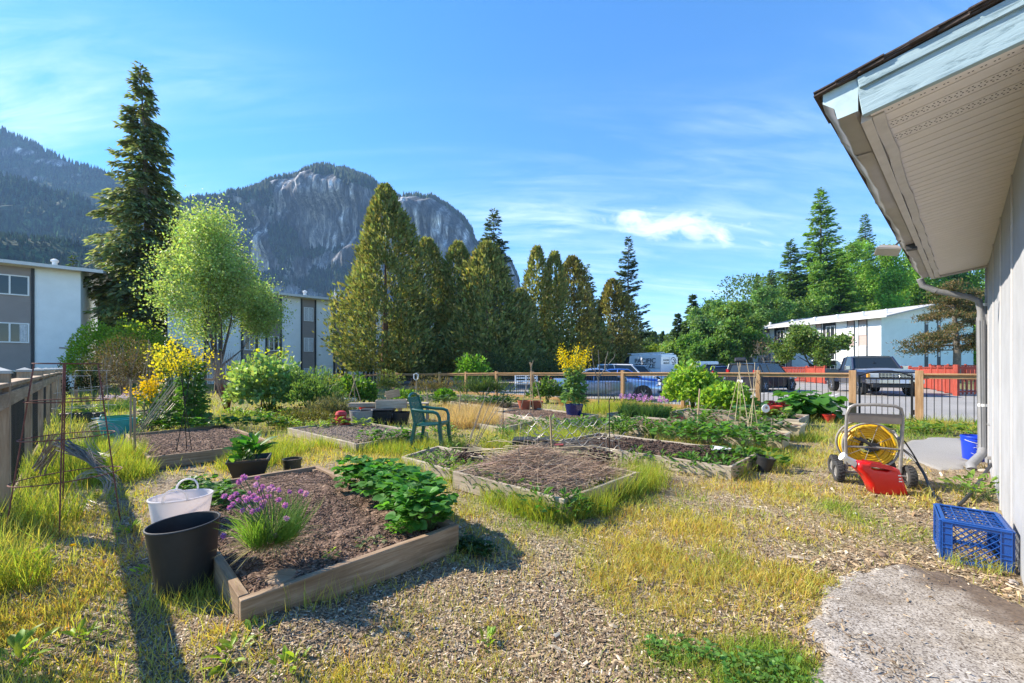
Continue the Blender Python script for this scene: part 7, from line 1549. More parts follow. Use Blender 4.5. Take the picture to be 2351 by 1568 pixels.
# overgrowth softening the bed edges
for i, (px, py, sp_l, n_, ls_, cl_, lb) in enumerate([
    (1170, 1150, [(-.35, .35), (-.15, .15), (.05, -.05), (.25, -.15)], 240, .085, (.10, .21, .04), 'leafy weeds along the front left board of the stalk bed'),
    (1290, 1195, [(-.2, .08), (0, 0), (.15, .05), (.05, .1)], 170, .09, (.07, .17, .035), 'dark dandelion leaves at the stalk bed corner'),
    (1070, 1105, [(-.25, .2), (0, .05), (.2, -.1), (-.4, .35)], 230, .085, (.14, .24, .045), 'tangled weeds left of the stalk bed'),
    (985, 1070, [(-.2, .1), (0, 0), (.2, .1), (.3, .3)], 170, .08, (.12, .22, .045), 'weeds growing over the small weed bed'),
    (1520, 1075, [(-.3, .2), (0, 0), (.3, -.2)], 170, .09, (.12, .24, .04), 'weeds in front of the dark soil bed boards'),
    (1620, 1090, [(-.15, .1), (0, 0), (.2, -.05)], 170, .09, (.08, .19, .03), 'nettle like weeds at the dark soil bed corner'),
    (1330, 1075, [(-.3, .1), (.1, 0), (.4, .0)], 130, .075, (.14, .25, .05), 'weeds sprouting behind the stalk heap'),
    (700, 990, [(-.4, .1), (0, 0), (.4, -.2)], 170, .10, (.20, .32, .05), 'yellow green weeds left of the chair side bed'),
    (1000, 1002, [(0, 0), (.2, .1)], 90, .10, (.10, .22, .03), 'weeds behind the green chair'),
    (1120, 1030, [(-.5, .2), (0, 0), (.4, .1)], 170, .08, (.17, .24, .06), 'grey green weeds right of the green chair'),
    (1215, 1010, [(-.5, .2), (0, 0), (.5, .1)], 190, .09, (.12, .24, .045), 'weeds around the dark seed trays'),
    (560, 960, [(-.6, .4), (0, 0), (.6, -.2), (1., .3)], 240, .12, (.20, .32, .05), 'bright weeds right of the tall kale'),
    (640, 950, [(-.6, .2), (0, 0), (.6, .2)], 200, .11, (.16, .28, .05), 'leafy weeds at the foot of the raspberry bush'),
    (1360, 1000, [(-.5, .3), (0, 0), (.5, -.2)], 200, .10, (.12, .25, .04), 'green weeds around the grey branch pile'),
    (1330, 985, [(-.6, .2), (0, 0), (.6, -.1)], 190, .11, (.14, .27, .05), 'weeds in front of the blue pot bed'),
    (1540, 1008, [(-.8, .6), (-.3, .2), (.3, -.1), (.9, -.5)], 300, .10, (.13, .27, .045), 'weeds between dark soil bed and long bed')]):
    leafy('garden_weed', lb, G(px, py), sp_l, n_, ls_, cl_, 600+i, aspect=.38, spread=.20, h=.24, up=.9)

# ------------------------------------------------------------------ vehicles
def paint(name, col, metal=.3, rough=.28):
    m, n, l, b = newmat(name); b.inputs['Base Color'].default_value = (*col, 1); b.inputs['Metallic'].default_value = metal; b.inputs['Roughness'].default_value = rough; b.inputs['Coat Weight'].default_value = .8; b.inputs['Coat Roughness'].default_value = .05
    t = tnoise(n, l, objco(n, l), 3, 4); mr = n.new('ShaderNodeMapRange'); mr.inputs[3].default_value = rough*.8; mr.inputs[4].default_value = rough*1.5; l.new(t, mr.inputs[0]); l.new(mr.outputs[0], b.inputs['Roughness']); return m
M_cglass = glassmat('car_glass', (.02, .028, .034)); M_chrome = plain('chrome', (.55, .55, .56), .2, .9, var=.05); M_alloy = plain('alloy_wheel', (.42, .42, .43), .35, .7, var=.05)
M_lamp = plain('headlight_glass', (.62, .62, .60), .1, .1, var=.05); M_tail = plain('tail_light_red', (.42, .01, .012), .2, var=.05); M_amber = plain('amber_lens', (.65, .28, .04), .25, var=.05); M_ctrim = plain('black_car_trim', (.018, .018, .019), .6, var=.1); M_plate = plain('licence_plate', (.62, .64, .68), .5, var=.05)
def carwheel(par, loc, R_, w_, side, rim=M_alloy):
    r_ = bpy.data.objects.new('wheel', None); C.objects.link(r_); r_.parent = par; r_.location = loc; r_.rotation_euler = (0, 0, PI/2)
    MB().lathe([(R_*.62, -w_*.5), (R_*.9, -w_*.5), (R_, -w_*.32), (R_, w_*.32), (R_*.9, w_*.5), (R_*.62, w_*.5)], 24, axis='X').build('tyre', M_tyre, r_, smooth=True)
    k = MB(); k.lathe([(.001, 0), (R_*.64, -.02), (R_*.64, .02), (.001, .001)], 20, axis='X')
    for s_ in (-1, 1):
        for i in range(6):
            a = 2*PI*i/6; c_, sn = math.cos(a), math.sin(a); k.tube([(s_*w_*.40, 0, 0), (s_*w_*.42, c_*R_*.62, sn*R_*.62)], R_*.085, 4)
        k.lathe([(R_*.58, s_*w_*.36), (R_*.64, s_*w_*.47), (R_*.655, s_*w_*.36)], 20, axis='X'); k.lathe([(.001, s_*w_*.46), (R_*.16, s_*w_*.42), (R_*.17, s_*w_*.2)], 10, axis='X')
    k.build('rim', rim, r_); return r_
def car(name, label, cat, loc, head, L_, W_, H_, col, kind, group='vehicles standing in the parking lot', top=None):
    """local +x = front. body lofted from cross sections, glass house above it"""
    t = thing(name, label, cat, loc, math.atan2(head.y, head.x), group); mp = col; top = top or mp
    P = {'suv': dict(st=[(-.5, .50, .86), (-.485, .36, .93), (-.40, .26, .96), (-.2, .24, .97), (.12, .24, .96), (.20, .24, .93), (.42, .26, .84), (.475, .3, .72), (.5, .40, .55)], g=(-.485, -.44, .10, .245), zb=.575, R=.34),
         'sedan': dict(st=[(-.5, .45, .80), (-.48, .32, .92), (-.38, .24, .96), (-.2, .22, .97), (.1, .22, .96), (.22, .22, .93), (.42, .24, .84), (.48, .3, .70), (.5, .38, .56)], g=(-.40, -.22, .06, .235), zb=.62, R=.32),
         'coupe': dict(st=[(-.5, .42, .84), (-.49, .30, .94), (-.38, .22, .97), (-.2, .20, .97), (.05, .20, .95), (.2, .2, .90), (.40, .22, .80), (.48, .28, .66), (.5, .36, .5)], g=(-.40, -.17, -.04, .17), zb=.64, R=.32),
         'van': dict(st=[(-.5, .25, .99), (-.49, .2, .99), (-.3, .18, .99), (.1, .18, .99), (.3, .18, .98), (.36, .18, .95), (.45, .19, .82), (.49, .24, .66), (.5, .3, .52)], g=(.20, .22, .30, .44), zb=.56, R=.34)}[kind]
    hb = {'suv': .60, 'sedan': .64, 'coupe': .66, 'van': .55}[kind]; rings = []
    for i, (x, zb_, wf) in enumerate(P['st']):
        w_ = W_/2*min(1, wf+.03); f_ = (x+.5)
        zt = hb*H_*(1.0 if x < .15 else 1-.16*((x-.15)/.35)**1.6); zt = zt if i not in (0,) else zt*.96
        if kind == 'coupe' and x < -.3: zt *= 1.03
        if kind == 'van' and x < .22: zt = H_*.56
        zb2 = max(zb_*.55, .2)*.9 if False else (.20 if 0 < i < 8 else .30)
        rings.append([(x*L_, -w_*.86, zb2), (x*L_, -w_*.985, zb2+.12), (x*L_, -w_, zt*.66), (x*L_, -w_*.975, zt*.9), (x*L_, -w_*.86, zt), (x*L_, 0, zt*1.035), (x*L_, w_*.86, zt), (x*L_, w_*.975, zt*.9), (x*L_, w_, zt*.66), (x*L_, w_*.985, zb2+.12), (x*L_, w_*.86, zb2)])
    MB().loft(rings).build('body', mp, t, smooth=True, bev=0)
    xa, xc, xd, xb = [v*L_ for v in P['g']]; z0 = hb*H_*.985; z1 = H_-.05; w0, w1 = W_*.445, W_*.36
    if kind == 'van': w1 = W_*.44
    if kind == 'van':
        MB().loft([[(-L_*.5, -W_*.49, z0), (-L_*.5, W_*.49, z0), (-L_*.495, W_*.45, H_), (-L_*.495, -W_*.45, H_)], [(L_*.20, -W_*.49, z0), (L_*.20, W_*.49, z0), (L_*.19, W_*.45, H_), (L_*.19, -W_*.45, H_)]]).build('cargo_body', mp, t, bev=.05, seg=2)
        MB().loft([[(L_*.19, -W_*.485, z0), (L_*.19, W_*.485, z0), (L_*.19, W_*.44, H_-.03), (L_*.19, -W_*.44, H_-.03)], [(L_*.40, -W_*.46, z0), (L_*.40, W_*.46, z0), (L_*.27, W_*.40, H_-.12), (L_*.27, -W_*.40, H_-.12)]]).build('windshield', M_cglass, t, bev=.02)
    else:
        gh = MB(); gh.hexa([(xa, -w0, z0), (xb, -w0, z0), (xb, w0, z0), (xa, w0, z0), (xc, -w1, z1), (xd, -w1, z1), (xd, w1, z1), (xc, w1, z1)]); gh.build('window_glass', M_cglass, t, bev=.012)
        rf = MB(); rings = []
        for q, dz in ((-.03, -.012), (.0, .0), (.5, .03), (1., .0), (1.05, -.02)): x = xc+(xd-xc)*q; rings.append([(x, -w1-.02, z1-.02+dz), (x, -w1*.9, z1+.035+dz), (x, 0, z1+.055+dz), (x, w1*.9, z1+.035+dz), (x, w1+.02, z1-.02+dz)])
        rf.loft(rings).build('roof', top, t, smooth=True)
        pl = MB()
        for s_ in (-1, 1):
            for (bx, tx) in ((xa, xc), (xb, xd)) + (((xa+xb)/2-.1, (xc+xd)/2-.05),) + ((((xa*.72+xb*.28)), (xc*.8+xd*.2)),)*(kind == 'suv'): pl.tube([(bx, s_*(w0+.005), z0-.02), (tx, s_*(w1+.012), z1)], .035 if bx in (xa, xb) else .028, 4)
        pl.build('pillar', top, t)
    R_ = P['R']*(1.0 if kind != 'suv' else 1.02); fx_, rx_ = L_*.31, -L_*.30
    for x in (fx_, rx_):
        for s_ in (-1, 1):
            MB().lathe([(.001, -.02), (R_*1.13, -.02), (R_*1.13, .02), (.001, .02)], 24, (x, s_*(W_/2-.012), R_*1.0), 'Y').build('wheel_arch', M_ctrim, t)
            carwheel(t, (x, s_*(W_/2-.085), R_), R_, .21, s_)
    zf_, wz = hb*H_, W_/2
    for s_ in (-1, 1):
        MB().box((L_*.478, s_*wz*.66, zf_*.80), (.12, .34, .13)).build('headlight', M_lamp, t, bev=.03)
        if kind in ('suv',): MB().box((-L_*.478, s_*wz*.86, z0*1.08), (.16, .13, .42)).build('tail_light', M_tail, t, bev=.03)
        elif kind == 'van': MB().box((-L_*.492, s_*wz*.93, H_*.36), (.06, .12, .5)).build('tail_light', M_tail, t, bev=.02)
        else: MB().box((-L_*.487, s_*wz*.68, zf_*.86), (.08, .44, .13)).build('tail_light', M_tail, t, bev=.02)
        MB().box((xb-.12 if kind != 'van' else L_*.30, s_*(wz+.07), zf_+.06), (.12, .17, .12)).build('mirror', mp, t, bev=.03)
        MB().box((-.02*L_, s_*(wz-.0), zf_*.86), (.16, .02, .03)).build('door_handle', M_chrome if kind != 'van' else M_ctrim, t)
        for xq in (.22, -.03, -.24): MB().box((xq*L_*.9, s_*(wz*.992), zf_*.62), (.012, .016, zf_*.55)).build('door_seam', M_ctrim, t)
    MB().box((L_*.487, 0, .38), (.12, W_*.8, .14)).build('bumper', M_ctrim, t, bev=.03); MB().box((-L_*.487, 0, .42), (.10, W_*.84, .16)).build('bumper', M_ctrim if kind != 'coupe' else mp, t, bev=.03)
    MB().box((-L_*.503, 0, .62 if kind != 'van' else .5), (.02, .32, .15)).build('licence_plate', M_plate, t)
    MB().box((L_*.495, 0, zf_*.72), (.03, W_*.42, .13)).build('grille', M_ctrim, t)
    if kind == 'suv':
        MB().hexa([(-L_*.494, -w0*.9, z0+.02), (-L_*.494, w0*.9, z0+.02), (-L_*.49, w0*.9, z0+.02), (-L_*.49, -w0*.9, z0+.02), (xc-.03, -w1*.9, z1-.03), (xc-.03, w1*.9, z1-.03), (xc+.02, w1*.9, z1-.03), (xc+.02, -w1*.9, z1-.03)]).build('rear_window', M_cglass, t)
        for s_ in (-1, 1): MB().tube([(xc+.1, s_*w1*.85, z1+.06), (xc+.15, s_*w1*.85, z1+.1), (xd-.2, s_*w1*.85, z1+.1), (xd-.1, s_*w1*.85, z1+.05)], .018, 5).build('roof_rail', M_ctrim, t)
    return t
LZ = .02
def V2(a): return Vector((math.cos(math.radians(a)), math.sin(math.radians(a)), 0))
car('sports_coupe', 'low pale blue coupe parked right behind the garden fence', 'car', at(1390, 17.9, LZ), V2(-4), 4.5, 1.8, 1.36, paint('steel_blue_paint', (.30, .40, .58), .6, .2), 'coupe')
car('parked_car', 'bright blue hatchback roof behind the pale blue coupe', 'car', at(1432, 24.5, LZ), V2(-12), 4.0, 1.7, 1.33, paint('bright_blue_paint', (.02, .10, .42), .4), 'sedan')
car('parked_car', 'white estate car behind the bright blue hatchback', 'car', at(1436, 30.5, LZ), V2(-18), 4.3, 1.8, 1.66, paint('white_car_paint', (.72, .73, .74), .05), 'suv')
car('parked_car', 'silver car just left of the lettered van', 'car', at(1468, 33.5, LZ), V2(-25), 4.4, 1.8, 1.6, paint('silver_paint', (.48, .49, .50), .6), 'suv')
vh = Vector((-.42, .907, 0)); vl = at(1481, 38.5, LZ); M_vw = paint('white_van_paint', (.78, .79, .80), .0, .3)
van = car('work_van', 'white high roofed work van lettered PACIFIC BREEZE with roof rack', 'van', vl, vh, 5.9, 2.0, 2.55, M_vw, 'van')
MB().box((-2.93, 0, .62), (.06, 1.95, .38)).build('rear_step', plain('dark_red_metal', (.25, .02, .025), .5), van, bev=.02)
rk = MB()
for s_ in (-.75, .75): rk.tube([(-2.7, s_, 2.66), (1.0, s_, 2.66)], .045, 6)
for x in (-2.5, -1.3, -.2, .8): rk.tube([(x, -.85, 2.60), (x, .85, 2.60)], .03, 6)
rk.box((-.6, .55, 2.74), (4.3, .42, .05)); rk.build('roof_rack', M_frame, van)
for s_ in (-.5, .5): MB().box((-2.955, s_, 1.35), (.02, .94, 2.0)).build('rear_door', M_vw, van, bev=.01)
def text(par, s, loc, rot, size, mat, name='lettering', ext=.004, sx=1.):
    c = bpy.data.curves.new(name, 'FONT'); c.body = s; c.size = size; c.extrude = ext; c.align_x = 'CENTER'; c.align_y = 'CENTER'; c.materials.append(mat); c.offset = .006
    o = bpy.data.objects.new(name, c); C.objects.link(o); dg = bpy.context.evaluated_depsgraph_get(); dg.update(); me = bpy.data.meshes.new_from_object(o.evaluated_get(dg)); bpy.data.objects.remove(o); o = bpy.data.objects.new(name, me); C.objects.link(o); o['kind'] = 'thing'; o.parent = par; o.location = loc; o.rotation_euler = rot; o.scale = (sx, 1, 1); return o
M_let = plain('charcoal_lettering', (.045, .055, .065), .6)
# the side turned to the garden is the van's left side seen with its nose to the left
sy_ = 1 if (Vector((-vh.y, vh.x, 0))).dot(-vl) > 0 else -1
rotz = PI if sy_ > 0 else 0
text(van, 'PACIFIC', (-1.05, sy_*1.0, 2.02), (PI/2, 0, rotz), .56, M_let, sx=1.35); text(van, 'BREEZE', (-1.05, sy_*1.0, 1.55), (PI/2, 0, rotz), .56, M_let, sx=1.35)
MB().tube([(-2.96, -.45+.3*math.cos(a), 2.0+.3*math.sin(a)) for a in np.linspace(.2, 5.2, 16)], .035, 4).tube([(-2.965, -.45+.16*math.cos(a), 1.98+.16*math.sin(a)) for a in np.linspace(1.2, 6.2, 12)], .04, 4).build('emblem', M_let, van)
text(van, 'PACIFIC', (-2.97, .35, 2.05), (PI/2, 0, -PI/2), .2, M_let); text(van, 'BREEZE', (-2.97, .35, 1.8), (PI/2, 0, -PI/2), .2, M_let)
M_gry = paint('dark_grey_paint', (.035, .035, .045), .5)
car('parked_car', 'dark grey crossover with tall red tail light before the distant red fence', 'car', at(1752, 25.3, LZ), V2(28), 4.5, 1.85, 1.66, M_gry, 'suv')
c_ = car('parked_car', 'dark car carrying a black roof box', 'car', at(1700, 31, LZ), V2(60), 4.5, 1.85, 1.72, paint('green_black_paint', (.03, .04, .04), .4), 'suv')
MB().loft([[(-1.0, -.35, 1.86), (-1.0, .35, 1.86), (-1.0, .3, 2.0), (-1.0, -.3, 2.0)], [(-.6, -.42, 1.84), (-.6, .42, 1.84), (-.6, .36, 2.16), (-.6, -.36, 2.16)], [(.6, -.42, 1.84), (.6, .42, 1.84), (.6, .36, 2.14), (.6, -.36, 2.14)], [(1.1, -.3, 1.86), (1.1, .3, 1.86), (1.1, .24, 1.96), (1.1, -.24, 1.96)]]).build('roof_box', M_ctrim, c_, bev=.03)
car('parked_car', 'blue hatchback seen from behind between black cars', 'car', at(1652, 33, LZ), V2(72), 4.1, 1.75, 1.52, paint('navy_paint', (.02, .05, .20), .4), 'suv')
car('parked_car', 'black car seen from behind right of the white utility van', 'car', at(1634, 35.5, LZ), V2(72), 4.6, 1.85, 1.68, paint('black_paint', (.012, .012, .014), .3), 'suv')
car('work_van', 'small white van at the far end of the parked row', 'van', at(1612, 40, LZ), V2(80), 4.6, 1.8, 2.0, M_vw, 'van')
M_bin = plain('green_dumpster', (.10, .32, .03), .5, var=.12)
def dumpster(label, loc, rz):
    t = thing('dumpster', label, 'dumpster', loc, rz, 'green dumpsters beside the dark shed')
    MB().loft([[(-.9, -.6, .15), (.9, -.6, .15), (.9, .6, .15), (-.9, .6, .15)], [(-1.0, -.8, 1.3), (1.0, -.8, 1.3), (1.0, .7, 1.6), (-1.0, .7, 1.6)]]).build('body', M_bin, t, bev=.02)
    MB().hexa([(-1.02, -.84, 1.3), (1.02, -.84, 1.3), (1.02, .74, 1.6), (-1.02, .74, 1.6), (-1.02, -.84, 1.36), (1.02, -.84, 1.36), (1.02, .74, 1.66), (-1.02, .74, 1.66)]).build('lid', M_ctrim, t)
    for x in (-.7, 0, .7): MB().box((x, -.74, .75), (.08, .1, 1.0)).build('rib', M_bin, t)
    for x in (-.75, .75): MB().lathe([(.09, -.04), (.09, .04)], 10, (x, -.5, .09), 'X').build('caster', M_ctrim, t)
dumpster('green dumpster half behind the raspberry cane', at(1560, 47, LZ), .2); dumpster('green dumpster left of the small white van', at(1592, 47, LZ), .1)
# pickup truck
tp_ = Vector((18.3, 21.5, LZ)); th_ = Vector((-.354, -.935, 0)); sdv = Vector((.935, -.354, 0)); M_navy = paint('navy_truck_paint', (.022, .028, .058), .3, .3); M_hood = paint('hood_sheen_paint', (.38, .42, .50), .2, .4)  # hood colour lightened to stand in for its bright reflection
tc_ = tp_-th_*.95+sdv*.85; t = thing('pickup_truck', 'dark blue pickup truck facing the gate on the parking lot', 'truck', tc_, math.atan2(th_.y, th_.x), 'vehicles standing in the parking lot')
t.scale = (1.1, 1.1, 1.08)
# local x = forward; front axle at x = .95, rear at -2.55
def pr_ring(x, w_, zb, zs, zt, cr=.9): return [(x, -w_*.9, zb), (x, -w_, zb+.12), (x, -w_, zs), (x, -w_*cr, zt), (x, 0, zt+.03), (x, w_*cr, zt), (x, w_, zs), (x, w_, zb+.12), (x, w_*.9, zb)]
MB().loft([pr_ring(-.05, 1.0, .55, 1.12, 1.2), pr_ring(.3, 1.0, .5, 1.12, 1.22), pr_ring(1.3, 1.0, .5, 1.10, 1.20), pr_ring(1.78, .985, .55, 1.05, 1.15), pr_ring(1.86, .94, .6, 1.0, 1.08)]).build('front_body', M_navy, t, smooth=True)
MB().loft([[(-.02, -.86, 1.235), (-.02, 0, 1.29), (-.02, .86, 1.235), (-.02, .86, 1.20), (-.02, -.86, 1.20)], [(1.2, -.84, 1.225), (1.2, 0, 1.28), (1.2, .84, 1.225), (1.2, .84, 1.19), (1.2, -.84, 1.19)], [(1.82, -.78, 1.13), (1.82, 0, 1.17), (1.82, .78, 1.13), (1.82, .78, 1.08), (1.82, -.78, 1.08)]]).build('hood', M_hood, t, smooth=True)
MB().loft([pr_ring(-1.52, 1.0, .5, 1.15, 1.22), pr_ring(-.04, 1.0, .5, 1.15, 1.22)]).build('cab', M_navy, t, smooth=True)
MB().hexa([(-1.48, -.93, 1.2), (.12, -.93, 1.2), (.12, .93, 1.2), (-1.48, .93, 1.2), (-1.35, -.78, 1.84), (-.42, -.78, 1.84), (-.42, .78, 1.84), (-1.35, .78, 1.84)]).build('window_glass', M_cglass, t, bev=.01)
MB().loft([[(x, -.80, 1.82+d), (x, -.7, 1.89+d), (x, 0, 1.91+d), (x, .7, 1.89+d), (x, .80, 1.82+d)] for x, d in ((-1.42, -.01), (-1.3, 0), (-.5, 0), (-.38, -.02))]).build('roof', M_navy, t, smooth=True)
pl = MB()
for s_ in (-1, 1):
    for a_, b_ in (((-1.48, 1.2), (-1.36, 1.84)), ((.13, 1.2), (-.41, 1.84)), ((-1.2, 1.2), (-1.2, 1.84)), ): pl.tube([(a_[0], s_*.94, a_[1]), (b_[0], s_*.79, b_[1])], .045, 4)
pl.build('pillar', M_navy, t)
bd = MB(); 
for s_ in (-1, 1): bd.hexa([(-3.6, s_*.99, .55), (-1.56, s_*.99, .55), (-1.56, s_*.86, .55), (-3.6, s_*.86, .55), (-3.6, s_*1.0, 1.22), (-1.56, s_*1.0, 1.22), (-1.56, s_*.86, 1.22), (-3.6, s_*.86, 1.22)])
bd.box((-3.57, 0, .9), (.08, 1.7, .62)); bd.box((-1.58, 0, .9), (.06, 1.7, .62)); bd.box((-2.58, 0, .70), (2.0, 1.7, .06)); bd.build('truck_bed', M_navy, t, bev=.015)
for s_ in (-1, 1):
    MB().box((-2.58, s_*.955, 1.25), (2.06, .12, .03)).build('bed_rail', M_chrome, t)
    for x in (.95, -2.55):
        MB().lathe([(.001, -.02), (.46, -.02), (.46, .02), (.001, .02)], 24, (x, s_*.988, .42), 'Y').build('wheel_arch', M_ctrim, t); carwheel(t, (x, s_*.88, .39), .39, .27, s_, M_chrome)
    MB().box((1.84, s_*.76, .93), (.10, .36, .21)).build('headlight', M_lamp, t, bev=.02); MB().box((1.83, s_*.955, .93), (.14, .10, .20)).build('turn_signal', M_amber, t, bev=.01)
    MB().box((.0, s_*1.12, 1.30), (.12, .22, .24)).build('mirror', M_chrome, t, bev=.03); MB().box((-.9, s_*1.005, 1.02), (.16, .03, .04)).build('door_handle', M_ctrim, t)
    MB().box((-.02, s_*1.001, .85), (.014, .012, .68)).build('door_seam', M_ctrim, t); MB().box((-1.45, s_*1.001, .85), (.014, .012, .68)).build('door_seam', M_ctrim, t)
MB().box((1.875, 0, .93), (.05, 1.14, .26)).build('grille', M_ctrim, t, bev=.01)
for z_ in (.84, .90, .96, 1.02): MB().box((1.905, 0, z_), (.02, 1.14, .02)).build('grille_bar', M_chrome, t)
for y in np.linspace(-.5, .5, 9): MB().box((1.903, y, .93), (.016, .015, .22)).build('grille_bar', M_chrome, t)
MB().tube([(1.912, .13*math.cos(a), .93+.05*math.sin(a)) for a in np.linspace(0, 2*PI, 14, endpoint=False)], .012, 4, closed=True).build('emblem', M_chrome, t)
MB().loft([[(1.72, y, .58), (1.99-.12*abs(y)**3, y, .58), (1.99-.12*abs(y)**3, y, .76), (1.72, y, .76)] for y in (-1.02, -.6, 0, .6, 1.02)]).build('bumper', M_chrome, t, bev=.015)
MB().box((1.90, 0, .47), (.1, 1.7, .16)).build('air_dam', M_ctrim, t, bev=.02); MB().box((2.0, .25, .67), (.015, .32, .16)).build('licence_plate', M_plate, t)
MB().tube([(.55, -.85, 1.24), (.5, -.85, 2.15)], .006, 4).build('antenna', M_ctrim, t); MB().lathe([(.06, -.02), (.06, .02)], 10, (-.15, 0, 1.5), 'X').build('mirror', M_ctrim, t)
MB().box((-3.66, 0, .6), (.12, 1.9, .16)).build('bumper', M_chrome, t, bev=.01)
for s_ in (-1, 1): MB().box((-3.62, s_*.93, .98), (.05, .12, .4)).build('tail_light', M_tail, t)

# ------------------------------------------------------------------ grass, chips and litter on the ground
def inbeds(x, y, grow=0.):
    m_ = np.zeros(x.shape, bool)
    for b_ in BEDS: m_ |= poly_mask(x, y, b_)
    return m_
def beddist(x, y):
    d = np.full(x.shape, 9.)
    for q in BEDS:
        for i in range(4):
            p, r_ = q[i], q[(i+1) % 4]; vx, vy = r_.x-p.x, r_.y-p.y; t_ = (((x-p.x)*vx+(y-p.y)*vy)/(vx*vx+vy*vy)).clip(0, 1); d = np.minimum(d, np.hypot(x-p.x-t_*vx, y-p.y-t_*vy))
    return d
def blocked(x, y):
    b_ = inbeds(x, y)
    b_ |= poly_mask(x, y, SLAB) | (poly_mask(x, y, PATCH))
    s_ = (x-wc.x)*(-wn.x)+(y-wc.y)*(-wn.y); b_ |= (s_ > -.03) & (((x-wc.x)*wd.x+(y-wc.y)*wd.y) > -.2)      # inside the house
    b_ |= ((x-10)*.70+(y-10.22)*.714) > .35                                                          # beyond the fence
    b_ |= x < (-.70-1.047*y-.35)
    for cx_, cy_, r_ in ((-2.03, 2.58, .135), (-2.58, 3.22, .15), (4.19, 4.62, .12)): b_ |= np.hypot(x-cx_, y-cy_) < r_
    return b_
def grass(name, label, n, py0, py1, hfun, wmul, colf, seed, pfun, T=T_BLADE, lean=.35, maxn=None, bow=.5, pw=1.):
    rg = np.random.default_rng(seed); py = py0+(py1-py0)*rg.random(n)**pw; px = rg.uniform(-260, 2560, n); Y = F*CZ/(py-HY); x = (px-CX)/F*Y
    k = (~blocked(x, Y)) & (Y < 36); x, Y = x[k], Y[k]; dist = np.hypot(x, Y)
    gold, green, bare_ = zones(x, Y); bdv = beddist(x, Y); pr = pfun(x, Y, gold, green, bare_, bdv); k = rg.random(len(x)) < pr
    x, Y, gold, green, bare_, bdv, dist = [q[k] for q in (x, Y, gold, green, bare_, bdv, dist)]; m_ = len(x)
    h_ = hfun(x, Y, gold, green, bdv, rg)*rg.uniform(.5, 1.25, m_); w_ = (.0022+.00105*dist)*wmul; P = np.stack([x, Y, gz(x, Y)-.004], -1)
    d = np.stack([rg.normal(size=m_)*lean, rg.normal(size=m_)*lean, np.ones(m_)], -1)
    V, Fc, cc = stamp(T, P, d, w_, h_, rg, col=colf(x, Y, gold, green, bdv, rg)); o = add(name, npmesh(name, V, Fc, cc), M_grass); tag(o, label, kind='stuff'); print(name, m_); return o
def lfd(x, y): return (x+.70+1.047*y)/1.4478      # distance from the left fence
def mixcol(rg, n, w, c0, c1, b=.3):
    w = np.clip(w+rg.normal(size=n)*.22, 0, 1)[:, None]; base = np.array(c0)*(1-w)+np.array(c1)*w; return (base*(1+rg.normal(size=(n, 1))*b*.6).clip(.35, 2)*(1+rg.normal(size=(n, 3))*.07)).clip(.004, .9)
CG, CY = (.17, .26, .03), (.50, .41, .10)
def short_col(x, y, go, gr, bd_, rg):
    c = mixcol(rg, len(x), gr*1.1-go*.1+.12+1.1*(fbm(x*2.6, y*2.6, 91)-.5), CY, (.22, .33, .05)); r_ = rg.random((len(x), 1)) < .08*(1-gr[:, None]); c = np.where(r_, leafcol((.45, .24, .09), len(x), rg, .3, .05), c); return c
grass('grass', 'short yellow green grass growing through the wood chips', 330000, 866, 1680, lambda x, y, go, gr, bd_, rg: .022+.030*fbm(x*2, y*2, 44)+.028*go*(y > 2.6)+.012*y*.6, 1.0, short_col, 401, lambda x, y, go, gr, ba, bd_: np.clip(np.maximum(go, gr)*1.0-.08, .05, 1)**1.2*(1-ba*.6), lean=.5)
grass('tall_grass', 'tall thin grass along the left fence and bed edges', 230000, 858, 1690, lambda x, y, go, gr, bd_, rg: .10+.20*np.exp(-np.maximum(lfd(x, y), 0)/.45)+.12*np.exp(-bd_/.15)*(y > 4)+.10*(y > 7), .62,
      lambda x, y, go, gr, bd_, rg: mixcol(rg, len(x), gr*.7+.35+.3*np.exp(-bd_/.15), (.52, .45, .13), (.22, .35, .05)), 402,
      lambda x, y, go, gr, ba, bd_: np.clip(.80*np.exp(-np.maximum(lfd(x, y), 0)/np.where(y < 3.4, .26, .36))*(fbm(x*2, y*2, 71) > .40)*np.where(y < 3.4, .5, 1)+.55*np.exp(-bd_/.09)*(fbm(x*1.3, y*1.3, 72) > .42)*(y > 4.2)+.75*(y > 6.2)*(fbm(x*.8, y*.8, 73) > .38)+.02*(fbm(x*1.2, y*1.2, 74) > .5), 0, 1), lean=.22, pw=1.15)
# taller tufts at marked places
def tufts(name, label, spots, n, h_, col, seed, lean=.25, wid=1.):
    rg = np.random.default_rng(seed); Ps, hh = [], []
    for px, py, r_, k_, hm in spots:
        p = G(px, py); m_ = int(n*k_); a = rg.random(m_)*2*PI; q = r_*rg.random(m_)**.6; Ps.append(np.stack([p.x+np.cos(a)*q*1.5, p.y+np.sin(a)*q, 0*a], -1)); hh.append(np.full(m_, h_*hm))
    P = np.concatenate(Ps); hh = np.concatenate(hh)*rg.uniform(.45, 1.15, len(P)); k = ~blocked(P[:, 0], P[:, 1]); P, hh = P[k], hh[k]; m_ = len(P); P[:, 2] = gz(P[:, 0], P[:, 1])-.004
    dist = np.hypot(P[:, 0], P[:, 1]); V, Fc, cc = stamp(T_BLADE, P, np.stack([rg.normal(size=m_)*lean, rg.normal(size=m_)*lean, np.ones(m_)], -1), (.0018+.00065*dist)*wid, hh, rg, col=mixcol(rg, m_, .5+0*hh, (.46, .38, .07), np.array(col)*1.5)); o = add(name, npmesh(name, V, Fc, cc), M_grass); tag(o, label, kind='stuff')
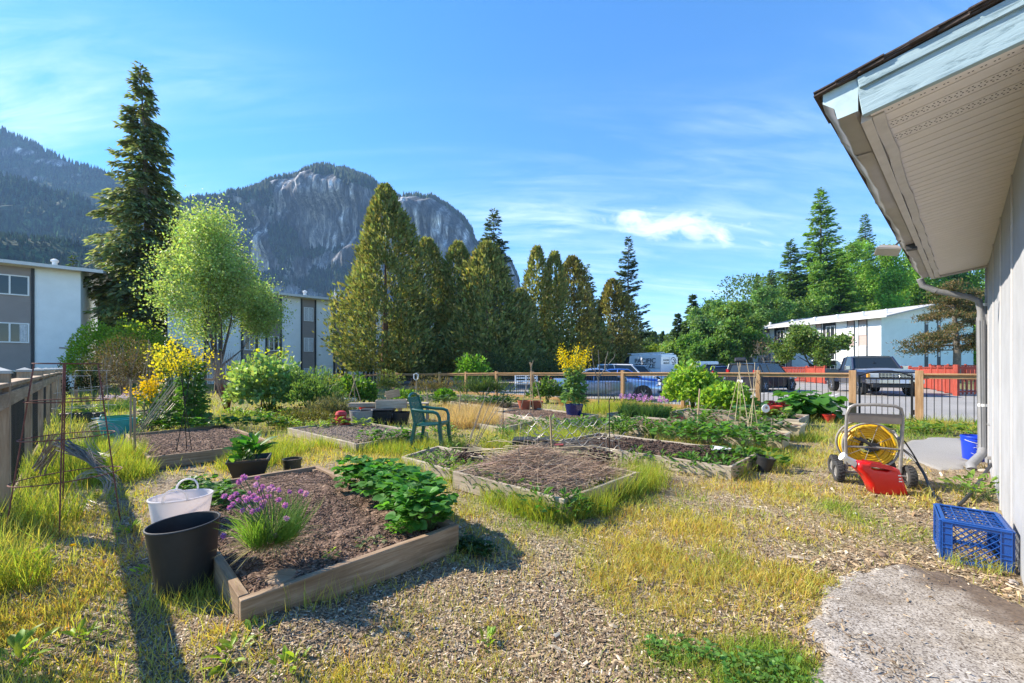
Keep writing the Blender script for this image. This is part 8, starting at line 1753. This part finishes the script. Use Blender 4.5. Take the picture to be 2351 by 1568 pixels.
tufts('tall_grass', 'tall green grass tufts hiding the bed boards', [(1440, 1120, .30, .8, 1.2), (1400, 1135, .25, .7, 1.15), (1360, 1150, .22, .6, 1.), (1470, 1100, .25, .5, .9), (1200, 1160, .25, .7, .7), (1130, 1120, .25, .6, .6), (1060, 1090, .2, .5, .7), (1280, 1185, .2, .9, .8), (1230, 1175, .2, .8, .8), (1100, 1105, .25, .9, .8), (1340, 1175, .2, .9, .9), (1560, 1070, .3, .8, .8), (1500, 1060, .3, .8, .8), (980, 1075, .3, .9, .8), (1170, 1140, .2, .8, .8), (850, 1035, .3, .7, .7), (770, 1025, .3, .7, .7),
      (262, 1070, .35, 2, 1.3), (300, 1090, .2, .6, .7), (225, 1100, .4, 1.4, 1), (600, 1060, .3, .9, .9), (640, 1040, .35, 1, .9), (560, 1075, .25, .5, .7), (1010, 1035, .3, .6, .8), (930, 1040, .3, .7, .7),
      (1280, 1020, .4, .9, 1.2), (1350, 1025, .3, .8, 1.2), (1200, 1030, .5, .8, 1.), (1500, 960, .8, 1.3, 1.2), (1380, 945, .8, 1.2, 1.3), (1650, 1085, .25, .6, .8), (1720, 1060, .4, .9, .8), (1840, 1010, .3, .5, .6), (1470, 930, 1.2, 1, 1.2), (1560, 905, 1.4, .8, 1.1),
      (130, 1100, .5, 1.4, 1.3), (60, 1200, .3, .6, 1.2), (20, 1350, .15, .3, 1.1), (760, 1005, .3, .5, .8), (2190, 975, .8, .9, 1.1), (2140, 985, .8, .7, 1)], 1150, .30, (.12, .24, .025), 403)
tufts('grass_clump', 'fine grass stems before the near bed and tubs', [(470, 1400, .14, .26, 1), (590, 1395, .13, .25, 1), (690, 1400, .15, .3, 1.1), (780, 1370, .12, .18, 1), (410, 1385, .14, .32, 1.1), (450, 1375, .1, .2, .9), (1065, 1290, .08, .1, 1.1), (340, 1400, .15, .2, 1), (230, 1480, .2, .3, .9), (860, 1350, .1, .08, .7), (520, 1420, .1, .15, 1.2), (2250, 1310, .1, .12, .8), (2190, 1295, .06, .1, .9), (2290, 1318, .06, .1, .8)], 500, .15, (.17, .25, .06), 404, .3, .8)
# wood chips: small flat wedges
def chips(name, label, n, py0, py1, L_, W_, seed, pfun, col, onslab=False):
    rg = np.random.default_rng(seed); py = py0+(py1-py0)*rg.random(n); px = rg.uniform(-200, 2500, n); Y = F*CZ/(py-HY); x = (px-CX)/F*Y; bl = blocked(x, Y)
    if onslab: bl = bl & ~poly_mask(x, Y, SLAB)
    gold, green, bare_ = zones(x, Y); k = (~bl) & (rg.random(n) < pfun(x, Y, gold, green, bare_)); x, Y = x[k], Y[k]; m_ = len(x)
    T = np.array([[-.5, -.5, 0], [.5, -.35, .0], [.5, .4, 0], [-.5, .5, 0], [-.35, -.2, .5], [.4, 0, .6]]); TF = np.array([[0, 1, 5], [0, 5, 4], [1, 2, 5], [2, 3, 4], [2, 4, 5], [3, 0, 4]])
    a = rg.random(m_)*PI*2; ln = L_*rg.uniform(.35, 1.5, m_)*(.8+.12*Y); w_ = W_*rg.uniform(.5, 1.5, m_)*(.8+.12*Y); tl = rg.normal(size=m_)*.28; tz = rg.normal(size=m_)*.3
    lx = T[None, :, 0]*ln[:, None]; ly = T[None, :, 1]*w_[:, None]; lz = T[None, :, 2]*w_[:, None]*.45+lx*tl[:, None]+ly*tz[:, None]
    zb = gz(x, Y)+.004+.25*w_+np.where(poly_mask(x, Y, SLAB), .022, 0)
    V = np.stack([x[:, None]+lx*np.cos(a)[:, None]-ly*np.sin(a)[:, None], Y[:, None]+lx*np.sin(a)[:, None]+ly*np.cos(a)[:, None], zb[:, None]+lz], -1)
    Fc = (TF[None]+(np.arange(m_)*6)[:, None, None]).reshape(-1, 3); sel = rg.random(m_); pal = np.array(col); cc = pal[(sel*len(pal)).astype(int)]*(1+rg.normal(size=(m_, 1))*.2).clip(.4, 1.7)
    o = add(name, npmesh(name, V.reshape(-1, 3), Fc, np.repeat(cc.clip(.01, .9), 6, 0)), M_chip); tag(o, label, kind='stuff'); print(name, m_)
CP = [(.40, .30, .18), (.31, .215, .125), (.23, .15, .085), (.27, .19, .115), (.15, .10, .058), (.36, .26, .155), (.09, .056, .032), (.55, .46, .34), (.19, .135, .09)]
chips('wood_chips', 'weathered wood chips covering the paths', 125000, 935, 1680, .018, .0062, 501, lambda x, y, go, gr, ba: np.clip(.90-.55*go-.65*gr+.45*ba, .05, 1), CP)
chips('wood_chips', 'coarse pale bark pieces by the hose cart and crate', 26000, 1010, 1660, .045, .012, 502, lambda x, y, go, gr, ba: np.clip(np.exp(-((x-4.9)**2/1.2+(y-4.6)**2/1.3))*1.1+.9*np.exp(-((x-2.9)**2/.5+(y-2.75)**2/.10))+.9*np.exp(-((x-3.4)**2/.2+(y-2.6)**2/.15))+.10*(x > -.2)*(1-gr), 0, 1), CP)
chips('wood_chips', 'scattered chips lying on the concrete path', 9000, 1290, 1690, .022, .006, 503, lambda x, y, go, gr, ba: np.where(poly_mask(x, y, SLAB), .10+.9*np.exp(-((x-1.75-.0*y)/.10)**2)*(y < 2.4)+.5*np.exp(-((y-2.75)/.18)**2), 0), CP, True)

# ------------------------------------------------------------------ haze
hz = MB(); hz.hexa([(-5200, -60, -1), (5200, -60, -1), (5200, 2900, -1), (-5200, 2900, -1), (-5200, -60, 1180), (5200, -60, 1180), (5200, 2900, 1180), (-5200, 2900, 1180)])
m = bpy.data.materials.new('haze'); m.use_nodes = True; n = m.node_tree.nodes; n.clear(); o_ = n.new('ShaderNodeOutputMaterial'); v = n.new('ShaderNodeVolumePrincipled'); v.inputs['Color'].default_value = (.36, .62, 1.0, 1); v.inputs['Density'].default_value = .00012; v.inputs['Anisotropy'].default_value = .0
m.node_tree.links.new(v.outputs[0], o_.inputs['Volume']); o = hz.build('haze', m); tag(o, kind='stuff')
